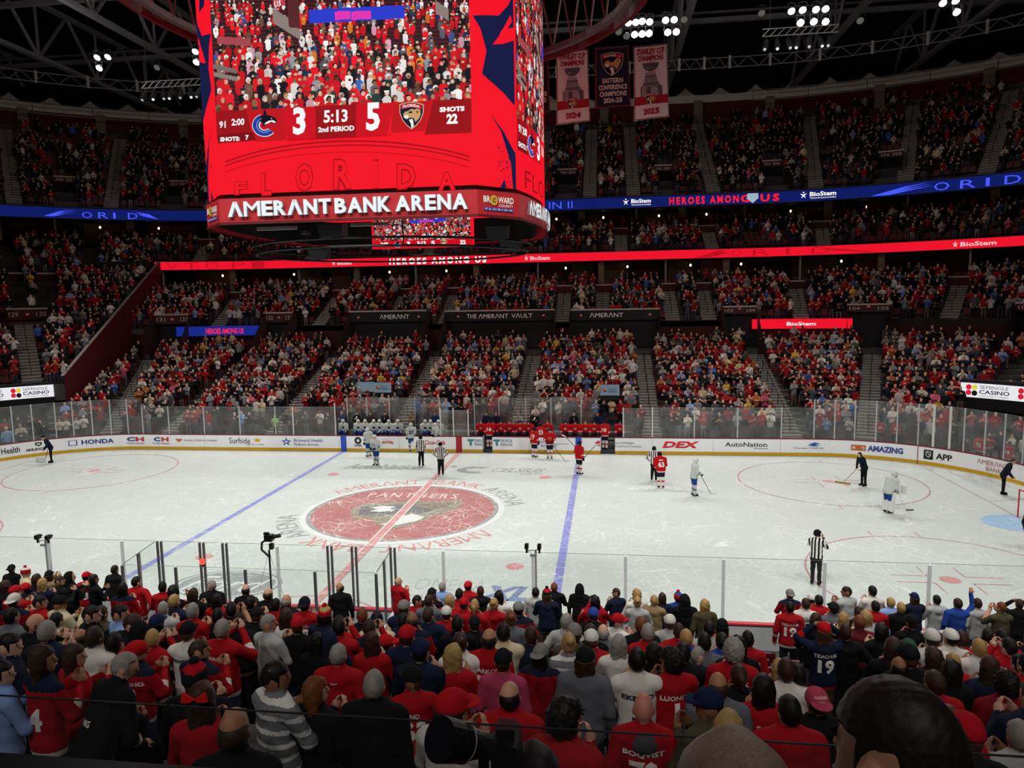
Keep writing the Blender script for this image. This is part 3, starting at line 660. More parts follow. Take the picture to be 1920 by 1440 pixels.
# stair aisles
AISLES = [-37.0, -28.9, -21.3, -13.5, -4.6, 3.55, 12.4, 21.15, 28.8, 37.6]
HAND = mat('#2c2c2e', 0.4, 0.6); NOSE = mat('#9a948c', 0.8, 0, 0.1, 3)
def aisle(u, rows, w, name, label):
    mb = MB()
    for k, ((d, z), nx) in enumerate(zip(rows[:-1], rows[1:])):
        if abs(u) > 21.95: du = w / 2 * 20 / (CR + d)
        else: du = w / 2
        for j in range(2):
            d0 = d + (nx[0] - d) * j / 2; zz = z + (nx[1] - z) * (j + 1) / 2 * 0.98 + 0.01
            a, b = off(u - du, d0), off(u + du, d0); c, e = off(u + du, nx[0]), off(u - du, nx[0])
            mb.add([a + (z,), b + (z,), c + (z,), e + (z,), a + (zz,), b + (zz,), c + (zz,), e + (zz,)], [(4, 5, 6, 7), (0, 1, 5, 4), (1, 2, 6, 5), (3, 0, 4, 7)])
    o = mb.obj(name, STEP, kind='structure', label=label)
    nz = MB()
    for k, ((d, z), nx) in enumerate(zip(rows[:-1], rows[1:])):
        du = w / 2 * 20 / (CR + d) if abs(u) > 21.95 else w / 2
        for j in range(2):
            d0 = d + (nx[0] - d) * j / 2 - 0.01; zz = z + (nx[1] - z) * (j + 1) / 2 * 0.98 + 0.015
            a, b = off(u - du, d0), off(u + du, d0); c, e = off(u + du, d0 + 0.07), off(u - du, d0 + 0.07)
            nz.add([a + (zz - 0.06,), b + (zz - 0.06,), a + (zz,), b + (zz,), c + (zz,), e + (zz,)], [(0, 1, 3, 2), (2, 3, 4, 5)])
    q = nz.obj('step_nosing', NOSE, o); q['kind'] = 'stuff'
    r = MB(); dd = rows[1:-1:2]
    for d, z in dd:
        p = off(u, d + 0.2); r.bar(p + (z,), p + (z + 0.95,), 0.025, 5)
    for (d, z), (d2, z2) in zip(dd[:-1], dd[1:]):
        r.bar(off(u, d + 0.2) + (z + 0.95,), off(u, d2 + 0.2) + (z2 + 0.95,), 0.022, 5)
    r.obj('handrail', HAND, o)
for u in AISLES:
    if u > -30 and u < 33: aisle(u, LOW, 1.25, 'stair_aisle', 'concrete stair aisle with a handrail in the lower stand')
    elif u < 0: aisle(u, END, 1.25, 'stair_aisle', 'concrete stair aisle with a handrail in the raised end stand')
MAIS = [-24.8, -16.1, -9.5, -4.6, 5.7, 9.15, 15.0, 18.0, 24.6, 32.8]
for u in MAIS: aisle(u, MID, 1.2, 'stair_aisle', 'concrete stair aisle in the rows under the suites')
CAIS = [-27.5, -20.0, -8.0, 10.9, 19.3, 26.2]
for u in CAIS: aisle(u, CLUB, 1.2, 'stair_aisle', 'dark stair aisle in the club rows')
UAIS = [-36.7, -32.2, -27.0, -19, -10, 2.7, 7.9, 12.1, 19.6, 25.8, 29.9, 33.3]
for u in UAIS: aisle(u, UPP, 1.3, 'stair_aisle', 'steep stair aisle climbing the upper deck')
# entrances under the middle rows
MARO = mat('#43181d', 0.6); WTXT = mat('#c9c4be', 0.6); SIGNE = mat('#d8d2c8', 0.5, 0, 0.02, 9, 0.12)
def entrance(u0, u1, words, z0=8.15, z1=8.95, d=16.4, floor_z=5.5, dark=BLACK, face=MARO, tsize=0.42, big=False):
    o = empty('entrance', label='dark entrance under a sign board in the lower stand', kind='structure')
    us = usteps(u0, u1, 0.8)
    mb = MB(); strip(mb, us, [(d, z0), (d, z1), (d + 0.7, z1)]); mb.obj('sign_board', face, o)
    mb = MB(); strip(mb, us, [(d - 0.04, z1 - 0.02), (d - 0.04, z1 + 0.10), (d + 0.3, z1 + 0.10)]); mb.obj('ledge', LEDGE, o)
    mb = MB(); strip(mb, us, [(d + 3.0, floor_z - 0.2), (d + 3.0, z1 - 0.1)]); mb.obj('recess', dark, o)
    if z0 < 12: mb = MB(); strip(mb, us, [(d + 0.5, floor_z), (d + 0.5, z0 + 0.05)]); mb.obj('shade_panel', BLACK, o)  # black panels painted in as the shade inside the entrances
    else: mb = MB(); strip(mb, us, [(d - 2.3, z0 - 2.2), (d - 2.3, z0 - 1.3), (d - 0.1, z0), (d, z0)]); mb.obj('shade_panel', BLACK, o)
    for u in (u0, u1):
        mb = MB(); a = off(u, d); b = off(u, d - 2.6); c = off(u, d + 3.0)
        mb.add([b + (floor_z - 0.6,), b + (floor_z + 1.2,), a + (z1,), c + (z1,), c + (floor_z - 0.6,)], [(0, 1, 2, 3, 4)]); mb.obj('cheek_wall', mat('#4a3a37', 0.75), o)
    fn = lambda u, z: off(u, d - 0.02) + (z,)
    W = u1 - u0
    for s, f0, f1 in words:
        h = z1 - z0; text('sign_lettering', s, (u0 + W * f0, u0 + W * f1, z0 + h * 0.28, z0 + h * 0.72), fn, SIGNE if big else WTXT, o, 0.0, cuts=4)
    for f in ((0.5,) if not big else (0.12, 0.9)) if z0 < 12 else ():
        flat('exit_light', rect(u0 + W * f - 0.10, u0 + W * f + 0.10, z0 + 0.34, z0 + 0.50), fn, mat('#b8605c', 0.5, 0, 0.02, 9, 0.19), o)
    return o
entrance(-37.86, -35.5, (('129', 0.06, 0.28), ('130', 0.72, 0.96)), 8.85, 9.7, 16.2, 6.4)
entrance(-28.97, -26.63, (('131', 0.06, 0.3), ('137', 0.74, 0.96)))
entrance(-20.84, -18.23, (('132', 0.06, 0.28), ('132', 0.74, 0.96)))
entrance(-13.03, -6.03, (('ΛMERΛNT', 0.40, 0.78),), 8.05, 8.95, face=BLACK, big=True)
entrance(-4.37, 5.12, (('THE', 0.20, 0.29), ('ΛMERΛNT', 0.31, 0.58), ('VΛULT', 0.61, 0.80)), 8.0, 8.85, face=BLACK, big=True)
entrance(6.48, 13.81, (('ΛMERΛNT', 0.22, 0.60),), 7.95, 8.8, face=BLACK, big=True)
entrance(19.0, 21.68, (('103', 0.06, 0.3), ('104', 0.72, 0.96)), 8.3, 8.87)
entrance(27.23, 29.69, (('104', 0.06, 0.3), ('105', 0.72, 0.96)), 8.35, 8.9)
entrance(36.12, 38.5, (('105', 0.06, 0.3), ('106', 0.72, 0.96)), 8.35, 8.9)
for u0, u1, a, b in ((-34.8, -34.0, '330', '331'), (-29.41, -28.66, '331', '332'), (4.8, 6.44, '301', '302'), (14.39, 15.92, '302', '303'), (23.47, 24.18, '303', '304'), (28.76, 29.62, '304', '305')):
    entrance(u0 - 0.1, u1 + 0.1, ((a, 0.08, 0.42), (b, 0.56, 0.92)), 22.35, 22.9, 30.6, 20.4)
# walkway wall between the front rows and the entrances
mb = MB(); strip(mb, usteps(-30.6, UR, 1.6), [(15.0, 5.5), (19.4, 5.5)]); mb.obj('floor_walkway', CONC, kind='structure', label='concrete walkway in front of the entrances')
mb = MB(); strip(mb, usteps(-30.4, UR, 1.6), [(17.0, 5.5), (17.0, 7.8)]); mb.obj('wall_walkway', mat('#3c1418', 0.75), kind='structure', label='dark red wall behind the walkway')
# light-emitting ribbon boards and small boards
def ribbon(name, us, d, z0, z1, m, label):
    o = empty(name, label=label, cat='display')
    mb = MB(); strip(mb, us, [(d, z0), (d, z1), (d + 0.12, z1)]); mb.obj('screen', m, o)
    mb = MB(); strip(mb, us, [(d + 0.12, z0 - 0.06), (d - 0.03, z0 - 0.06), (d - 0.03, z0)]); mb.obj('bottom_frame', DGREY, o)
    return o, (lambda u, z: off(u, d - 0.02) + (z,)), (lambda u, z: off(u, d - 0.035) + (z,))
E_RED = led('#f4142c'); E_RED2 = led('#c40f22'); E_BLUE = led('#12206e', 0.8); E_BLUE2 = led('#4a5cff'); E_WHITE = led('#ffffff'); E_PINK = led('#ffd0d8')
rb, fr, fr2 = ribbon('red_ribbon_board', usteps(-29.87, 44, 1.2), 24.0, 13.30, 14.08, E_RED, 'long glowing red ribbon board along the suites')
bb, fb, fb2 = ribbon('blue_ribbon_board', usteps(-50, 44, 1.2), 26.0, 18.32, 19.30, E_BLUE, 'long glowing dark blue ribbon board under the upper deck')
def star_man(o, fn, u, z, s, m, w=1.0):
    flat('emblem', ellipse(u, z + 0.62 * s, 0.13 * s * w, 0.13 * s, 10), fn, m, o)
    flat('emblem', [(u - 0.55 * s * w, z + 0.45 * s), (u - 0.1 * s * w, z + 0.30 * s), (u + 0.1 * s * w, z + 0.30 * s), (u + 0.55 * s * w, z + 0.45 * s), (u + 0.18 * s * w, z + 0.10 * s), (u + 0.34 * s * w, z - 0.4 * s), (u, z - 0.05 * s), (u - 0.34 * s * w, z - 0.4 * s), (u - 0.18 * s * w, z + 0.10 * s)], fn, m, o)
for a, b, g in ((-17.4, -15.3, 1.0), (1.7, 4.2, 1.0), (32.2, 34.1, 0.6)):
    star_man(rb, fr, a + 0.25 * g, 13.62, 0.40, E_PINK, g); text('ribbon_lettering', 'BioStem', (a + 0.62 * g, b, 13.50, 13.86), fr, E_PINK, rb, 0.02, cuts=4)
text('ribbon_lettering', 'HEROES AMONG US', (-11.5, -1.9, 13.38, 14.0), fr, E_WHITE, rb, 0.05, space=1.45, cuts=10)
for u0, u1, k in ((16.5, 19.0, 1),):
    pass
for i, ch in enumerate('ORID'): text('ribbon_lettering', ch, (20.9 + i * 1.55, 21.8 + i * 1.55, 13.42, 13.98) if i != 2 else (24.2, 24.4, 13.42, 13.98), fr, E_RED2, rb, -0.01, cuts=3)
for i in range(3):
    flat('ribbon_swoosh', [(17.6 + i * 0.35, 13.36), (19.6 + i * 0.3, 13.95 - i * 0.1), (20.4 + i * 0.2, 13.99 - i * 0.1), (19.9 + i * 0.2, 13.86 - i * 0.1), (18.2 + i * 0.35, 13.34)], fr, E_RED2, rb)
    flat('ribbon_swoosh', [(26.2 + i * 0.35, 13.95 - i * 0.12), (28.2 + i * 0.3, 13.5 - i * 0.05), (28.5 + i * 0.3, 13.36), (27.6 + i * 0.3, 13.5 - i * 0.05), (25.9 + i * 0.3, 13.9 - i * 0.12)], fr, E_RED2, rb)
for i, u in enumerate((-29.3, -28.2, -27.0, -25.4, -24.2)): text('ribbon_lettering', 'VTOPI'[i], (u, u + 0.8, 13.36, 14.02), fr, E_RED2, rb, -0.01, cuts=2)
for a, b in ((11.1, 13.7), (25.0, 26.75)):
    g = 1.0 if a < 20 else 0.62
    star_man(bb, fb, a + 0.25 * g, 18.78, 0.52, E_WHITE, g); text('ribbon_lettering', 'BioStem', (a + 0.75 * g, b, 18.72, 19.12), fb, E_WHITE, bb, 0.03, cuts=4); text('ribbon_lettering', 'TECHNOLOGIES', (a + 0.75 * g, b, 18.50, 18.62), fb, E_WHITE, bb, 0.01, cuts=4)
text('ribbon_lettering', 'HEROES AMONG US', (15.4, 23.95, 18.45, 19.15), fb, led('#ff2035'), bb, 0.04, space=1.4, cuts=16)
flat('emblem', [(22.30, 19.25), (22.85, 19.25), (22.88, 18.8), (22.58, 18.35), (22.27, 18.8)], fb2, led('#9fb6c8'), bb)
for i, u in enumerate((31.2, 32.3, 33.35, 34.1)): text('ribbon_lettering', 'ORID'[i], (u, u + (0.65 if i != 2 else 0.16), 18.42, 19.1), fb, E_BLUE2, bb, 0.0, cuts=2)
for i, u in enumerate((-33.6, -32.8, -32.05, -31.3)): text('ribbon_lettering', 'ORID'[i], (u, u + (0.5 if i != 2 else 0.12), 18.40, 19.0), fb, E_BLUE2, bb, 0.0, cuts=2)
for i in range(3):
    flat('ribbon_swoosh', [(28.4 + i * 0.15, 18.4), (29.9 + i * 0.2, 19.0 - i * 0.12), (31.0 + i * 0.1, 19.2 - i * 0.15), (30.2 + i * 0.1, 18.98 - i * 0.14), (28.9 + i * 0.15, 18.38)], fb, E_BLUE2, bb)
    flat('ribbon_swoosh', [(-35.4 + i * 0.1, 18.5), (-34.6 + i * 0.12, 19.0 - i * 0.12), (-33.8, 19.2 - i * 0.15), (-34.4, 19.0 - i * 0.14), (-35.2 + i * 0.1, 18.46)], fb, E_BLUE2, bb)
    flat('ribbon_swoosh', [(-31.0 + i * 0.1, 19.15 - i * 0.15), (-30.2 + i * 0.1, 18.9 - i * 0.1), (-29.7, 18.4), (-30.3, 18.8 - i * 0.1)], fb, E_BLUE2, bb)
text('ribbon_lettering', 'IN II', (4.0, 6.3, 18.45, 19.1), fb, E_BLUE2, bb, 0.0, cuts=4)
b1, f1, _ = ribbon('small_display', usteps(21.27, 27.57, 0.9), 16.0, 7.07, 7.85, E_RED, 'glowing red display board beside the entrance in the right lower stand'); text('display_lettering', 'BioStem', (23.6, 25.4, 7.3, 7.6), f1, E_WHITE, b1, 0.02, cuts=3)
b2, f2, _ = ribbon('small_display', usteps(-27.49, -21.2, 0.9), 16.0, 7.05, 7.88, led('#1c2f9a', 0.8), 'glowing blue display board in the left lower stand'); text('display_lettering', 'HEROES AMONG US', (-25.4, -22.6, 7.2, 7.7), f2, led('#ff2a48'), b2, 0.03, cuts=4)
ribbon('small_display', usteps(-39.5, -37.15, 0.6), 15.4, 7.45, 8.2, E_RED, 'short glowing red display board at the end stand doorway')
for u0, u1, lab in ((-50.0, -35.3, 'white glowing sponsor board on the end stand above the left corner glass'), (35.7, 50.0, 'white glowing sponsor board on the right corner above the glass')):
    d = 6.2 if u0 < 0 else 6.5
    o = empty('corner_display', label=lab, cat='display')
    us = usteps(u0, u1, 0.8)
    mb = MB(); strip(mb, us, [(d, 3.25), (d, 4.15), (d + 0.3, 4.15)]); mb.obj('screen', led('#f2f2f6', 0.95), o)
    mb = MB(); strip(mb, us, [(d + 1.5, 2.5), (d - 0.05, 2.55), (d - 0.05, 3.25), (d, 3.25)]); mb.obj('header', BLACK, o)
    mb = MB(); strip(mb, us, [(d, 4.15), (d - 0.06, 4.15), (d - 0.06, 4.35), (d + 0.5, 4.35)]); mb.obj('top_frame', DGREY, o)
    fn = lambda u, z, d=d: off(u, d - 0.02) + (z,)
    fnn = lambda u, z, d=d: off(u, d - 0.03) + (z,)
    W = 3.75
    k = 0; u = u1 - 3.6 if u0 < 0 else u0 + 0.35
    for k in range(3):
        a = u - k * W if u0 < 0 else u + k * W
        for cx, cz, c in ((0.25, 3.88, '#d8203a'), (0.68, 3.88, '#e8d24a'), (0.25, 3.54, '#d8203a'), (0.68, 3.52, '#14141c')): flat('emblem', ellipse(a + cx, cz, 0.21, 0.17, 14), fn, led(c), o)
        text('display_lettering', 'SEMINOLE', (a + 1.05, a + 3.1, 3.82, 4.02), fn, led('#5a4a6a'), o, 0.0, cuts=3); text('display_lettering', 'CASINO', (a + 1.02, a + 3.2, 3.50, 3.75), fn, led('#14101c'), o, 0.02, cuts=3); text('display_lettering', 'COCONUT CREEK', (a + 1.0, a + 3.15, 3.33, 3.43), fn, led('#6a5a7a'), o, 0.0, cuts=3)
    # tunnel behind the glass
    mb = MB(); strip(mb, us, [(d + 1.4, 0.0), (d + 1.4, 2.6)]); mb.obj('tunnel_wall', mat('#4a4b4d', 0.8), o)
for (x, y, z) in ((-6.6, HY + 5.0, 3.62), (9.7, HY + 3.4, 3.62), (-8.0, HY + 5.4, 3.62)):
    o = empty('sponsor_sign', (x, y, z), label={-6.6: 'pale blue sponsor sign above the visitors bench tunnel', 9.7: 'pale blue sponsor sign above the home bench doorway', -8.0: 'grey side of the pale sponsor sign at the left bench tunnel'}[x], cat='sign')
    MB().box((0, 0.1, 0), (1.25, 0.12, 0.72)).obj('panel', mat('#9fb4c9', 0.5, 0, 0.03, 4, 0.35), o)
    if x != -8.0:
        fn = lambda a, b: (a, 0.03, b)
        for cx, cz, c in ((-0.42, 0.06, '#c8364a'), (-0.30, 0.06, '#d8b84a'), (-0.42, -0.06, '#c8364a'), (-0.30, -0.06, '#22222a')): flat('emblem', ellipse(cx, cz, 0.065, 0.065, 10), fn, mat(c, 0.5), o)
        text('sign_lettering', 'SEMINOLE', (-0.18, 0.42, 0.03, 0.14), fn, mat('#3d4a66', 0.5), o); text('sign_lettering', 'CASINO', (-0.18, 0.45, -0.16, -0.01), fn, mat('#26304a', 0.5), o, 0.02)
    MB().box((0, 0.6, -0.55), (1.3, 0.9, 0.35)).obj('header', BLACK, o)

# near stand (the rows below the camera) and the platform the camera stands on
NLOW = [(0.65 + ROW * k, 0.60 + 0.2856 * k) for k in range(18)]
props(terrace('stand_near', NLOW, usteps(-30, 34, 4), (0.65 + ROW * 18, 6.4), side=-1, front=0.0), label='stepped concrete rows of the near stand under the crowd', kind='structure')
MB().poly([(-34, -HY - 0.1, 0.0), (34, -HY - 0.1, 0.0), (34, -HY - 0.7, 0.0), (-34, -HY - 0.7, 0.0)][::-1]).obj('floor_near', mat('#6f6f70', 0.8), kind='structure', label='grey floor strip behind the near boards')
MB().poly([(-34, HY + 0.05, 0.0), (34, HY + 0.05, 0.0), (48, HY - 6, 0.0), (48, HY + 12, 0.0), (-48, HY + 12, 0.0), (-48, HY - 6, 0.0)]).obj('floor_far', mat('#58585a', 0.8), kind='structure', label='grey floor behind the far boards')
MB().box((9, -30.05, 6.95), (60, 0.12, 2.2)).obj('wall_platform', BLACK, kind='structure', label='black wall under the camera platform')
MB().box((9, -33.0, 7.9), (60, 5.9, 0.2)).obj('floor_platform', mat('#2a2a2c', 0.9), kind='structure', label='dark floor of the camera platform')

# ================================================================== roof
roof = MB().poly([(-62, -70, 42), (-62, 62, 42), (62, 62, 42), (62, -70, 42)]).obj('ceiling', mat('#0b0b0d', 0.95, 0, 0.3, 0.4), kind='structure', label='black roof deck high above the rink')
GIRD = mat('#6e6e70', 0.6, 0.2, 0.15, 0.6); TRUSS = mat('#8c8a88', 0.5, 0.4, 0.1, 2.0); TRUSSD = mat('#4a4a4c', 0.5, 0.4, 0.1, 2.0)
for x, lab in ((-57, 'outermost left'), (-43.0, 'second left'), (-31.3, 'third left'), (-18, 'central left'), (0, 'central'), (16.3, 'right of the hanging scoreboard'), (30.2, 'second right'), (41.0, 'outermost right')):
    o = empty('roof_girder', (x, 0, 33), label=f'long dark steel roof girder, {lab}', cat='girder')
    MB().box((0, 0, 0), (0.55, 112, 0.35)).obj('bottom_chord', GIRD, o)
    MB().box((0, 0, 5.0), (0.5, 112, 0.4)).obj('top_chord', GIRD, o)
    mb = MB()
    for k in range(-6, 7): mb.bar((0, k * 8, 0), (0, k * 8 + 4, 5.0), 0.16, 5); mb.bar((0, k * 8 + 4, 5), (0, k * 8 + 8, 0), 0.16, 5); mb.bar((0, k * 8, 0), (0, k * 8, 5), 0.14, 5)
    mb.obj('web_bracing', GIRD, o)
for y, lab in ((12, 'nearest the scoreboard'), (26, 'over the far boards'), (40, 'over the far upper deck')):
    o = empty('roof_purlin', (0, y, 35.2), label=f'dark cross beam under the roof, {lab}', cat='beam')
    MB().box((0, 0, 0), (120, 0.4, 0.4)).obj('beam_body', GIRD, o)
    MB().box((0, 0.8, 1.0), (120, 0.18, 0.18)).obj('pipe', GIRD, o)
# ring truss around the scoreboard
o = empty('ring_truss', (0, 0, 23.0), label='round steel truss hanging round the scoreboard', cat='truss')
N = 48
for R, z, w, h, m, nm in ((11.0, 0, 0.30, 0.28, mat('#77757a', 0.4, 0.6, 0.1, 2), 'bottom_chord'), (11.6, -0.1, 0.20, 0.5, mat('#5c1a1e', 0.5), 'trim_band'), (11.0, 3.0, 0.25, 0.25, TRUSSD, 'top_chord')):
    mb = MB(); v = []; f = []
    for k in range(N):
        t = 2 * math.pi * k / N
        for rr, zz in ((R - w, z), (R, z), (R, z + h), (R - w, z + h)): v.append((rr * math.cos(t), rr * math.sin(t), zz))
    for k in range(N):
        for j in range(4): f.append((4 * k + j, 4 * ((k + 1) % N) + j, 4 * ((k + 1) % N) + (j + 1) % 4, 4 * k + (j + 1) % 4))
    mb.add(v, f).obj(nm, m, o)
for k in range(N):
    t0, t1 = 2 * math.pi * k / N, 2 * math.pi * (k + 0.5) / N
    a = (10.9 * math.cos(t0), 10.9 * math.sin(t0)); b = (10.9 * math.cos(t1), 10.9 * math.sin(t1))
    MB().bar(a + (0.2,), b + (3.0,), 0.06, 5).obj('truss_strut', TRUSS, o); MB().bar(b + (3.0,), (10.9 * math.cos(t0 + 2 * math.pi / N), 10.9 * math.sin(t0 + 2 * math.pi / N), 0.2), 0.05, 5).obj('truss_strut', TRUSS, o)
mb = MB()
for k in range(12): t = 2 * math.pi * k / 12; mb.bar((10.9 * math.cos(t), 10.9 * math.sin(t), 3.1), (7 * math.cos(t), 7 * math.sin(t), 12), 0.05, 5)
mb.obj('hanger', TRUSSD, o)
# ring catwalk truss under the roof along the upper deck
o = empty('catwalk_truss', (0, 0, 0), label='long lattice truss running round under the roof', cat='truss')
uu = np.arange(-48, 46, 0.55)
for (z, nm) in ((31.4, 'bottom_chord'), (32.3, 'top_chord')):
    mb = MB(); mb.path([off(u, 28.5) + (z,) for u in uu], 0.05, 5); mb.obj(nm, TRUSS, o)
for i, (a, b) in enumerate(zip(uu[:-1], uu[1:])):
    mb = MB(); mb.bar(off(a, 28.5) + ((31.4 if i % 2 else 32.3),), off(b, 28.5) + ((32.3 if i % 2 else 31.4),), 0.035, 4); mb.obj('lattice_bar', TRUSS, o)
for u in np.arange(-47, 45, 2.35):
    x, y = off(u, 28.45); MB().box((x, y, 31.85), (0.22, 0.12, 1.15)).obj('splice_plate', mat('#c2bfba', 0.4, 0.3), o)
for u0, u1, lab in ((-50, -26.0, 'left'), (23.3, 46, 'right')):
    o = empty('rail_pipe', (0, 0, 0), label=f'double pipe rail over the {lab} upper deck', cat='rail')
    q = np.arange(u0, u1, 0.8); d = 38.0
    for z in (30.6, 31.6): MB().path([off(u, d) + (z,) for u in q], 0.07, 5).obj('pipe', mat('#9a9894', 0.35, 0.5), o)
    for u in q[::3]: MB().bar(off(u, d) + (30.6,), off(u, d) + (31.6,), 0.04, 4).obj('bracket', TRUSSD, o)
# lamps
LENS = mat('#fffef4', 0.4, 0, 0.0, 3, 40.0); LENSD = mat('#a9a79a', 0.3, 0.2, 0.1, 3, 0.25); HOUS = mat('#26262a', 0.5, 0.3)  # LENSD: faint glow put into the colour of unlit lenses
_lamp = {}
def lamp(x, y, z, on=True, r=0.30, lab=None, grp=None):
    if 'b' not in _lamp:   # one set of meshes serves every lamp
        _lamp['b'] = MB().lathe([(0.07, 0.40), (0.12, 0.36), (0.18, 0.22), (0.25, 0.04), (0.25, 0.0), (0.23, 0.0)], n=14).mesh('housing', HOUS)
        _lamp['on'] = MB().lathe([(0.235, 0.02), (0.225, 0.0), (0.16, -0.03)], n=14).mesh('lens', LENS)
        _lamp['off'] = MB().lathe([(0.235, 0.02), (0.225, 0.0), (0.16, -0.03)], n=14).mesh('lens_off', LENSD)
        _lamp['y'] = MB().bar((-0.25, 0, 0.12), (-0.25, 0, 0.5), 0.02, 4).bar((0.25, 0, 0.12), (0.25, 0, 0.5), 0.02, 4).bar((-0.25, 0, 0.5), (0.25, 0, 0.5), 0.02, 4).bar((0, 0, 0.5), (0, 0, 0.62), 0.02, 4).mesh('bracket', HOUS)
    o = empty('floodlight', (x, y, z), label=lab, cat='lamp', group=grp)
    tilt = -0.75 if y > 0 else 0.75
    for nm, k in (('housing', 'b'), ('lens', 'on' if on else 'off')): link(nm, _lamp[k], o, rot=(tilt, 0, 0))
    link('bracket', _lamp['y'], o)
    return o
# floodlight clusters hung over the far side; positions as seen under the roof
LP = [((1178, 43), 1), ((1192, 42), 1), ((1204, 40), 1), ((1218, 41), 1), ((1248, 38), 1), ((1264, 37), 1), ((1190, 65), 1), ((1204, 64), 1), ((1217, 63), 1), ((1252, 61), 1), ((1268, 60), 1),
      ((1484, 21), 1), ((1505, 19), 1), ((1530, 18), 1), ((1548, 17), 1), ((1501, 43), 1), ((1526, 41), 1), ((1548, 41), 1),
      ((1768, 6), 1), ((1792, 2), 1), ((1794, 23), 1), ((182, 108), 1), ((202, 107), 1), ((186, 128), 1), ((366, 97), 1), ((368, 117), 1),
      ((1160, 60), 0), ((1175, 68), 0), ((1283, 37), 0), ((1428, 25), 0), ((1613, 39), 0), ((294, 127), 0)]
for i, (q, on) in enumerate(LP):
    D = _F + (q[0] - 960) / FPX * _R - (q[1] - 720) / FPX * _U
    t = (20.8 - CAM[1]) / D[1]; P = CAM + t * D
    pl = 'right of the hung banners' if q[0] < 1320 and q[0] > 1100 else 'above the spotlight bar' if 1400 < q[0] < 1600 else 'in the far right corner of the roof' if q[0] > 1600 else 'in the left roof corner' if q[0] < 250 else 'beside the scoreboard edge'
    lamp(P[0], P[1], P[2], bool(on), lab=('bright floodlight ' if on else 'unlit round floodlight ') + pl, grp=('lit floodlights ' if on else 'unlit floodlights ') + pl)
for x, y, z in [(x, -20.8, 28.4) for x in (-30, -20, -10, 0, 10, 20, 30)]:
    pass
# theatrical lights on a short bar
for x0, x1, y, z, lab in ((20.6, 25.8, 24, 28.2, 'black stage lights on a short truss under the right roof'), (-27.6, -22.0, 24, 27.2, 'black stage lights on a short truss under the left roof')):
    o = empty('stage_light_bar', (0, 0, 0), label=lab, cat='lights')
    mb = MB(); n = 10
    for a in (0, 0.5):
        mb.bar((x0, y, z + a), (x1, y, z + a), 0.04, 5)
    for k in range(n): xa = x0 + (x1 - x0) * k / n; mb.bar((xa, y, z), (xa + (x1 - x0) / n, y, z + 0.5), 0.03, 4)
    mb.obj('truss', TRUSS, o)
    for k in range(7):
        xa = x0 + (x1 - x0) * (k + 0.4) / 7.2
        s = MB(); s.bar((xa, y, z), (xa, y, z - 0.3), 0.03, 4); s.bar((xa, y, z - 0.3), (xa + 0.15 * ((k % 3) - 1), y - 0.25, z - 0.95), 0.16, 8, 0.24); h = s.obj('stage_lamp', HOUS, o)
        e = Vector((xa + 0.15 * ((k % 3) - 1), y - 0.25, z - 0.95)); MB().bar(e, e + Vector((0.02 * ((k % 3) - 1), -0.03, -0.08)), 0.10, 8).obj('lens', mat('#dfe6ee', 0.2, 0, 0, 3, 1.2 if k % 2 else 0.2), h)
    mb = MB(); mb.bar((x0 + 0.5, y, z + 0.5), (x0 + 0.5, y, 42), 0.02, 4); mb.bar((x1 - 0.5, y, z + 0.5), (x1 - 0.5, y, 42), 0.02, 4); mb.obj('hanging_cable', TRUSSD, o)
